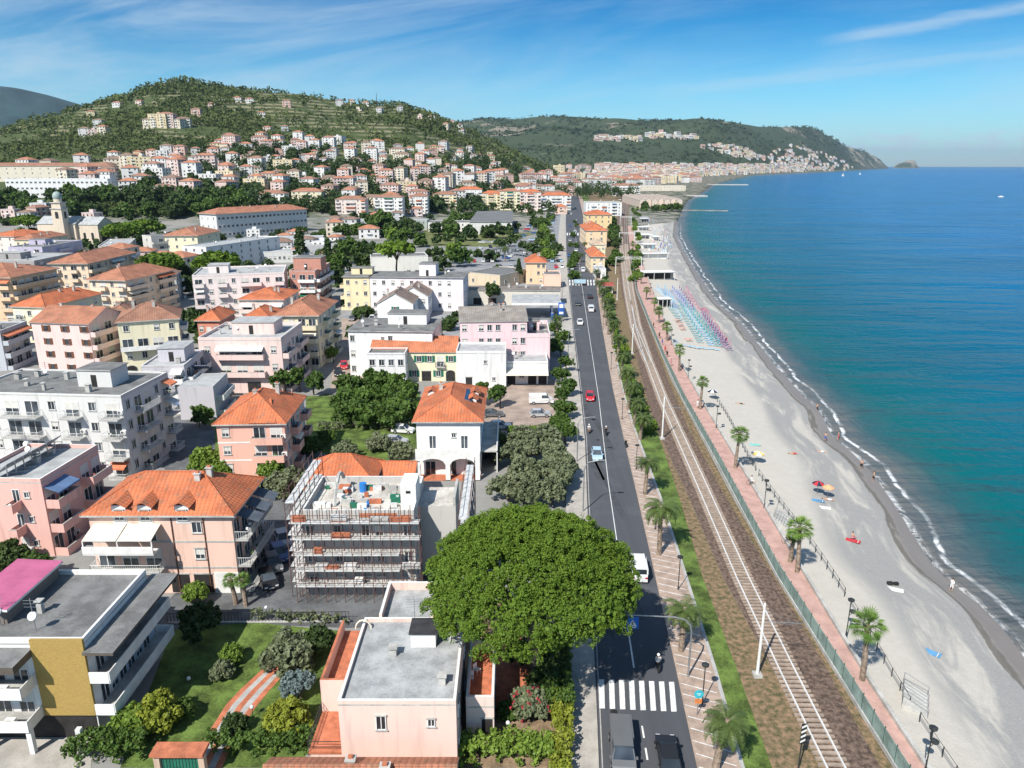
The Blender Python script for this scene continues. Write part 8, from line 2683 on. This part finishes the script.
# information board gantry near the roundabout
x, y, _ = at(571, 297); r = empty('road_gantry_sign', (x, y, 0), 0, 'pale blue road sign gantry over the avenue near the roundabout', 'sign')
b = MB(); b.tube((0, 0, 0), (0, 0, 6.4), .1, n=6, m=M_metal); b.tube((0, 0, 6.2), (4.5, 0, 6.2), .07, n=5, m=M_metal); b.build('mast_arm', r); b = MB(); b.box(1.0, 5.2, -.1, .02, 5.0, 6.4, mat('pale_sign', (.45, .62, .70), .5)); b.build('sign_board', r)
# antenna mast on the hill
h_ = hit(377, 107)
if h_:
    r = empty('radio_mast', (h_[0], h_[1], h_[2] - 2), 0, 'thin lattice radio mast on the skyline of the near hill', 'mast')
    b = MB(); b.tube((0, 0, 0), (0, 0, 26), 1.2, .35, 4, M_dmetal); b.build('lattice', r); b = MB(); b.tube((-3, 0, 10), (3, 0, 10), .4, n=4, m=M_dmetal); b.build('crossarm', r)
# sailing and motor boats far out
def boat(px, py, L, label, sail=False):
    x, y, _ = at(px, py, -3); r = empty('sailing_boat' if sail else 'motor_boat', (x, y, -3), .8, label, 'boat')
    b = MB(); n = [(-.18, .5), (-.22, .1), (-.12, -.35), (0, -.5), (.12, -.35), (.22, .1), (.18, .5)]
    b.prism([(p[0] * L, p[1] * L) for p in n][::-1], -.3, L * .12, M_white); b.build('hull', r)
    b = MB(); b.box(-.1 * L, .1 * L, -.15 * L, .2 * L, L * .12, L * .24, M_white, top=M_roofl); b.build('cabin', r)
    if sail:
        b = MB(); b.tube((0, -.1 * L, 0), (0, -.1 * L, L * 1.2), .12, n=5, m=M_white); b.build('mast', r)
        b = MB(); b.poly([(0, -.1 * L, L * .25), (.05 * L, .4 * L, L * .25), (0, -.1 * L, L * 1.15)], M_cream); b.build('sail', r)


boat(843, 176, 13, 'small white sailing boat far out before the headland, left of two', True)
boat(860, 174.5, 12, 'small white sailing boat far out before the headland, right of two', True)
boat(1001, 197, 8, 'lone motor boat at the right edge of the bay')
# steps and handrails down to the beach
for i, (px, py) in enumerate([(786, 520), (921, 700)]):
    x, y, _ = at(px, py, -.5); z = beach_z(x, y)
    r = empty('beach_steps', (x, y, z), -.5, ['pale steps with handrails down to the sand, farther of two', 'pale steps with handrails down to the sand, nearer of two'][i], 'steps')
    b = MB()
    for k in range(6): b.box(-1.5 + k * .35, -1.5 + (k + 1) * .35, -1.6, 1.6, -.2, .95 - k * .16, M_conc)
    b.build('step_flight', r)
    for yy_ in (-1.6, -.5, .5, 1.6):
        b = MB(); b.tube((-1.5, yy_, 1.9), (.6, yy_, 1.0), .03, n=5, m=M_metal); b.tube((-1.5, yy_, .8), (-1.5, yy_, 1.9), .03, n=5, m=M_metal); b.tube((.6, yy_, 0), (.6, yy_, 1.0), .03, n=5, m=M_metal); b.build('handrail', r)

# chairs on the terrace of the foreground house
for i, (px, py) in enumerate([(468, 682), (474, 674)]):
    x, y, _ = at(px + 3, py, 3.5); r = empty('garden_chair', (x, y, 3.56), i * .9, ['white garden chair on the terracotta terrace, nearer one', 'white garden chair on the terracotta terrace, farther one'][i], 'chair')
    b = MB(); b.box(-.25, .25, -.25, .25, .42, .46, M_white); b.build('seat', r); b = MB(); b.box(-.25, .25, .22, .27, .46, .95, M_white); b.build('backrest', r)
    for sx in (-.22, .22):
        for sy in (-.22, .22):
            b = MB(); b.tube((sx, sy, 0), (sx, sy, .42), .02, n=5, m=M_white); b.build('leg', r)

# ---------------------------------------------------------------- labels: name each look-alike apart by its place
def ordinal(n):
    T1 = ['', 'first', 'second', 'third', 'fourth', 'fifth', 'sixth', 'seventh', 'eighth', 'ninth', 'tenth', 'eleventh', 'twelfth', 'thirteenth', 'fourteenth', 'fifteenth', 'sixteenth', 'seventeenth', 'eighteenth', 'nineteenth']
    T2 = ['', '', 'twenty', 'thirty', 'forty', 'fifty', 'sixty', 'seventy', 'eighty', 'ninety']
    if n < 20: return T1[n]
    if n < 100: return T2[n // 10] + ('-' + T1[n % 10] if n % 10 else 'th') if n % 10 else T2[n // 10][:-1] + 'ieth'
    return '%s hundred and %s' % (['', 'one', 'two'][n // 100], ordinal(n % 100)) if n % 100 else ['', 'one', 'two'][n // 100] + ' hundredth'


by = {}
bpy.context.view_layer.update()
for o in list(COL.objects):
    if o.parent is None and o.get('label') and o.get('kind') != 'stuff':
        by.setdefault(o['label'], []).append(o)
for lb, L in by.items():
    if len(L) < 2: continue
    pts = []
    for o in L:
        x, y, z = o.location
        pts.append((*proj(x, y, z), o))
    wx = max(p[0] for p in pts) - min(p[0] for p in pts); wy = max(p[1] for p in pts) - min(p[1] for p in pts)
    vert = wy > wx * 1.2
    pts.sort(key=lambda p: -p[1] if vert else p[0])
    for i, p in enumerate(pts):
        base = lb
        suf = ', %s %s' % (ordinal(i + 1), 'from the camera' if vert else 'from left')
        words_ = (base + suf).split()
        if len(words_) > 16:
            bw = base.split()[:16 - len(suf.split())]
            while bw[-1] in ('the', 'of', 'and', 'a', 'in', 'on', 'from', 'by', 'with', 'between', 'before', 'among', 'beside', 'to', 'at', 'below', 'above'): bw.pop()
            base = ' '.join(bw)
        p[2]['label'] = base + suf
print('objects', len(bpy.data.objects))
# ---------------------------------------------------------------- sea air
hz = MB(); hz.box(-22000, 53000, -400, 30600, -12, 600, M_white)
ho = hz.build('haze'); tag(ho, kind='stuff', label='thin sea haze lying over the whole bay', cat='haze')
hm = bpy.data.materials.new('haze_air'); hm.use_nodes = True
ht = hm.node_tree; ht.nodes.clear()
hv = ht.nodes.new('ShaderNodeVolumePrincipled'); hv.inputs['Color'].default_value = (.60, .80, 1.0, 1); hv.inputs['Density'].default_value = 0.00003; hv.inputs['Anisotropy'].default_value = 0.2
hx_ = ht.nodes.new('ShaderNodeOutputMaterial'); ht.links.new(hv.outputs[0], hx_.inputs['Volume'])
ho.data.materials.clear(); ho.data.materials.append(hm)
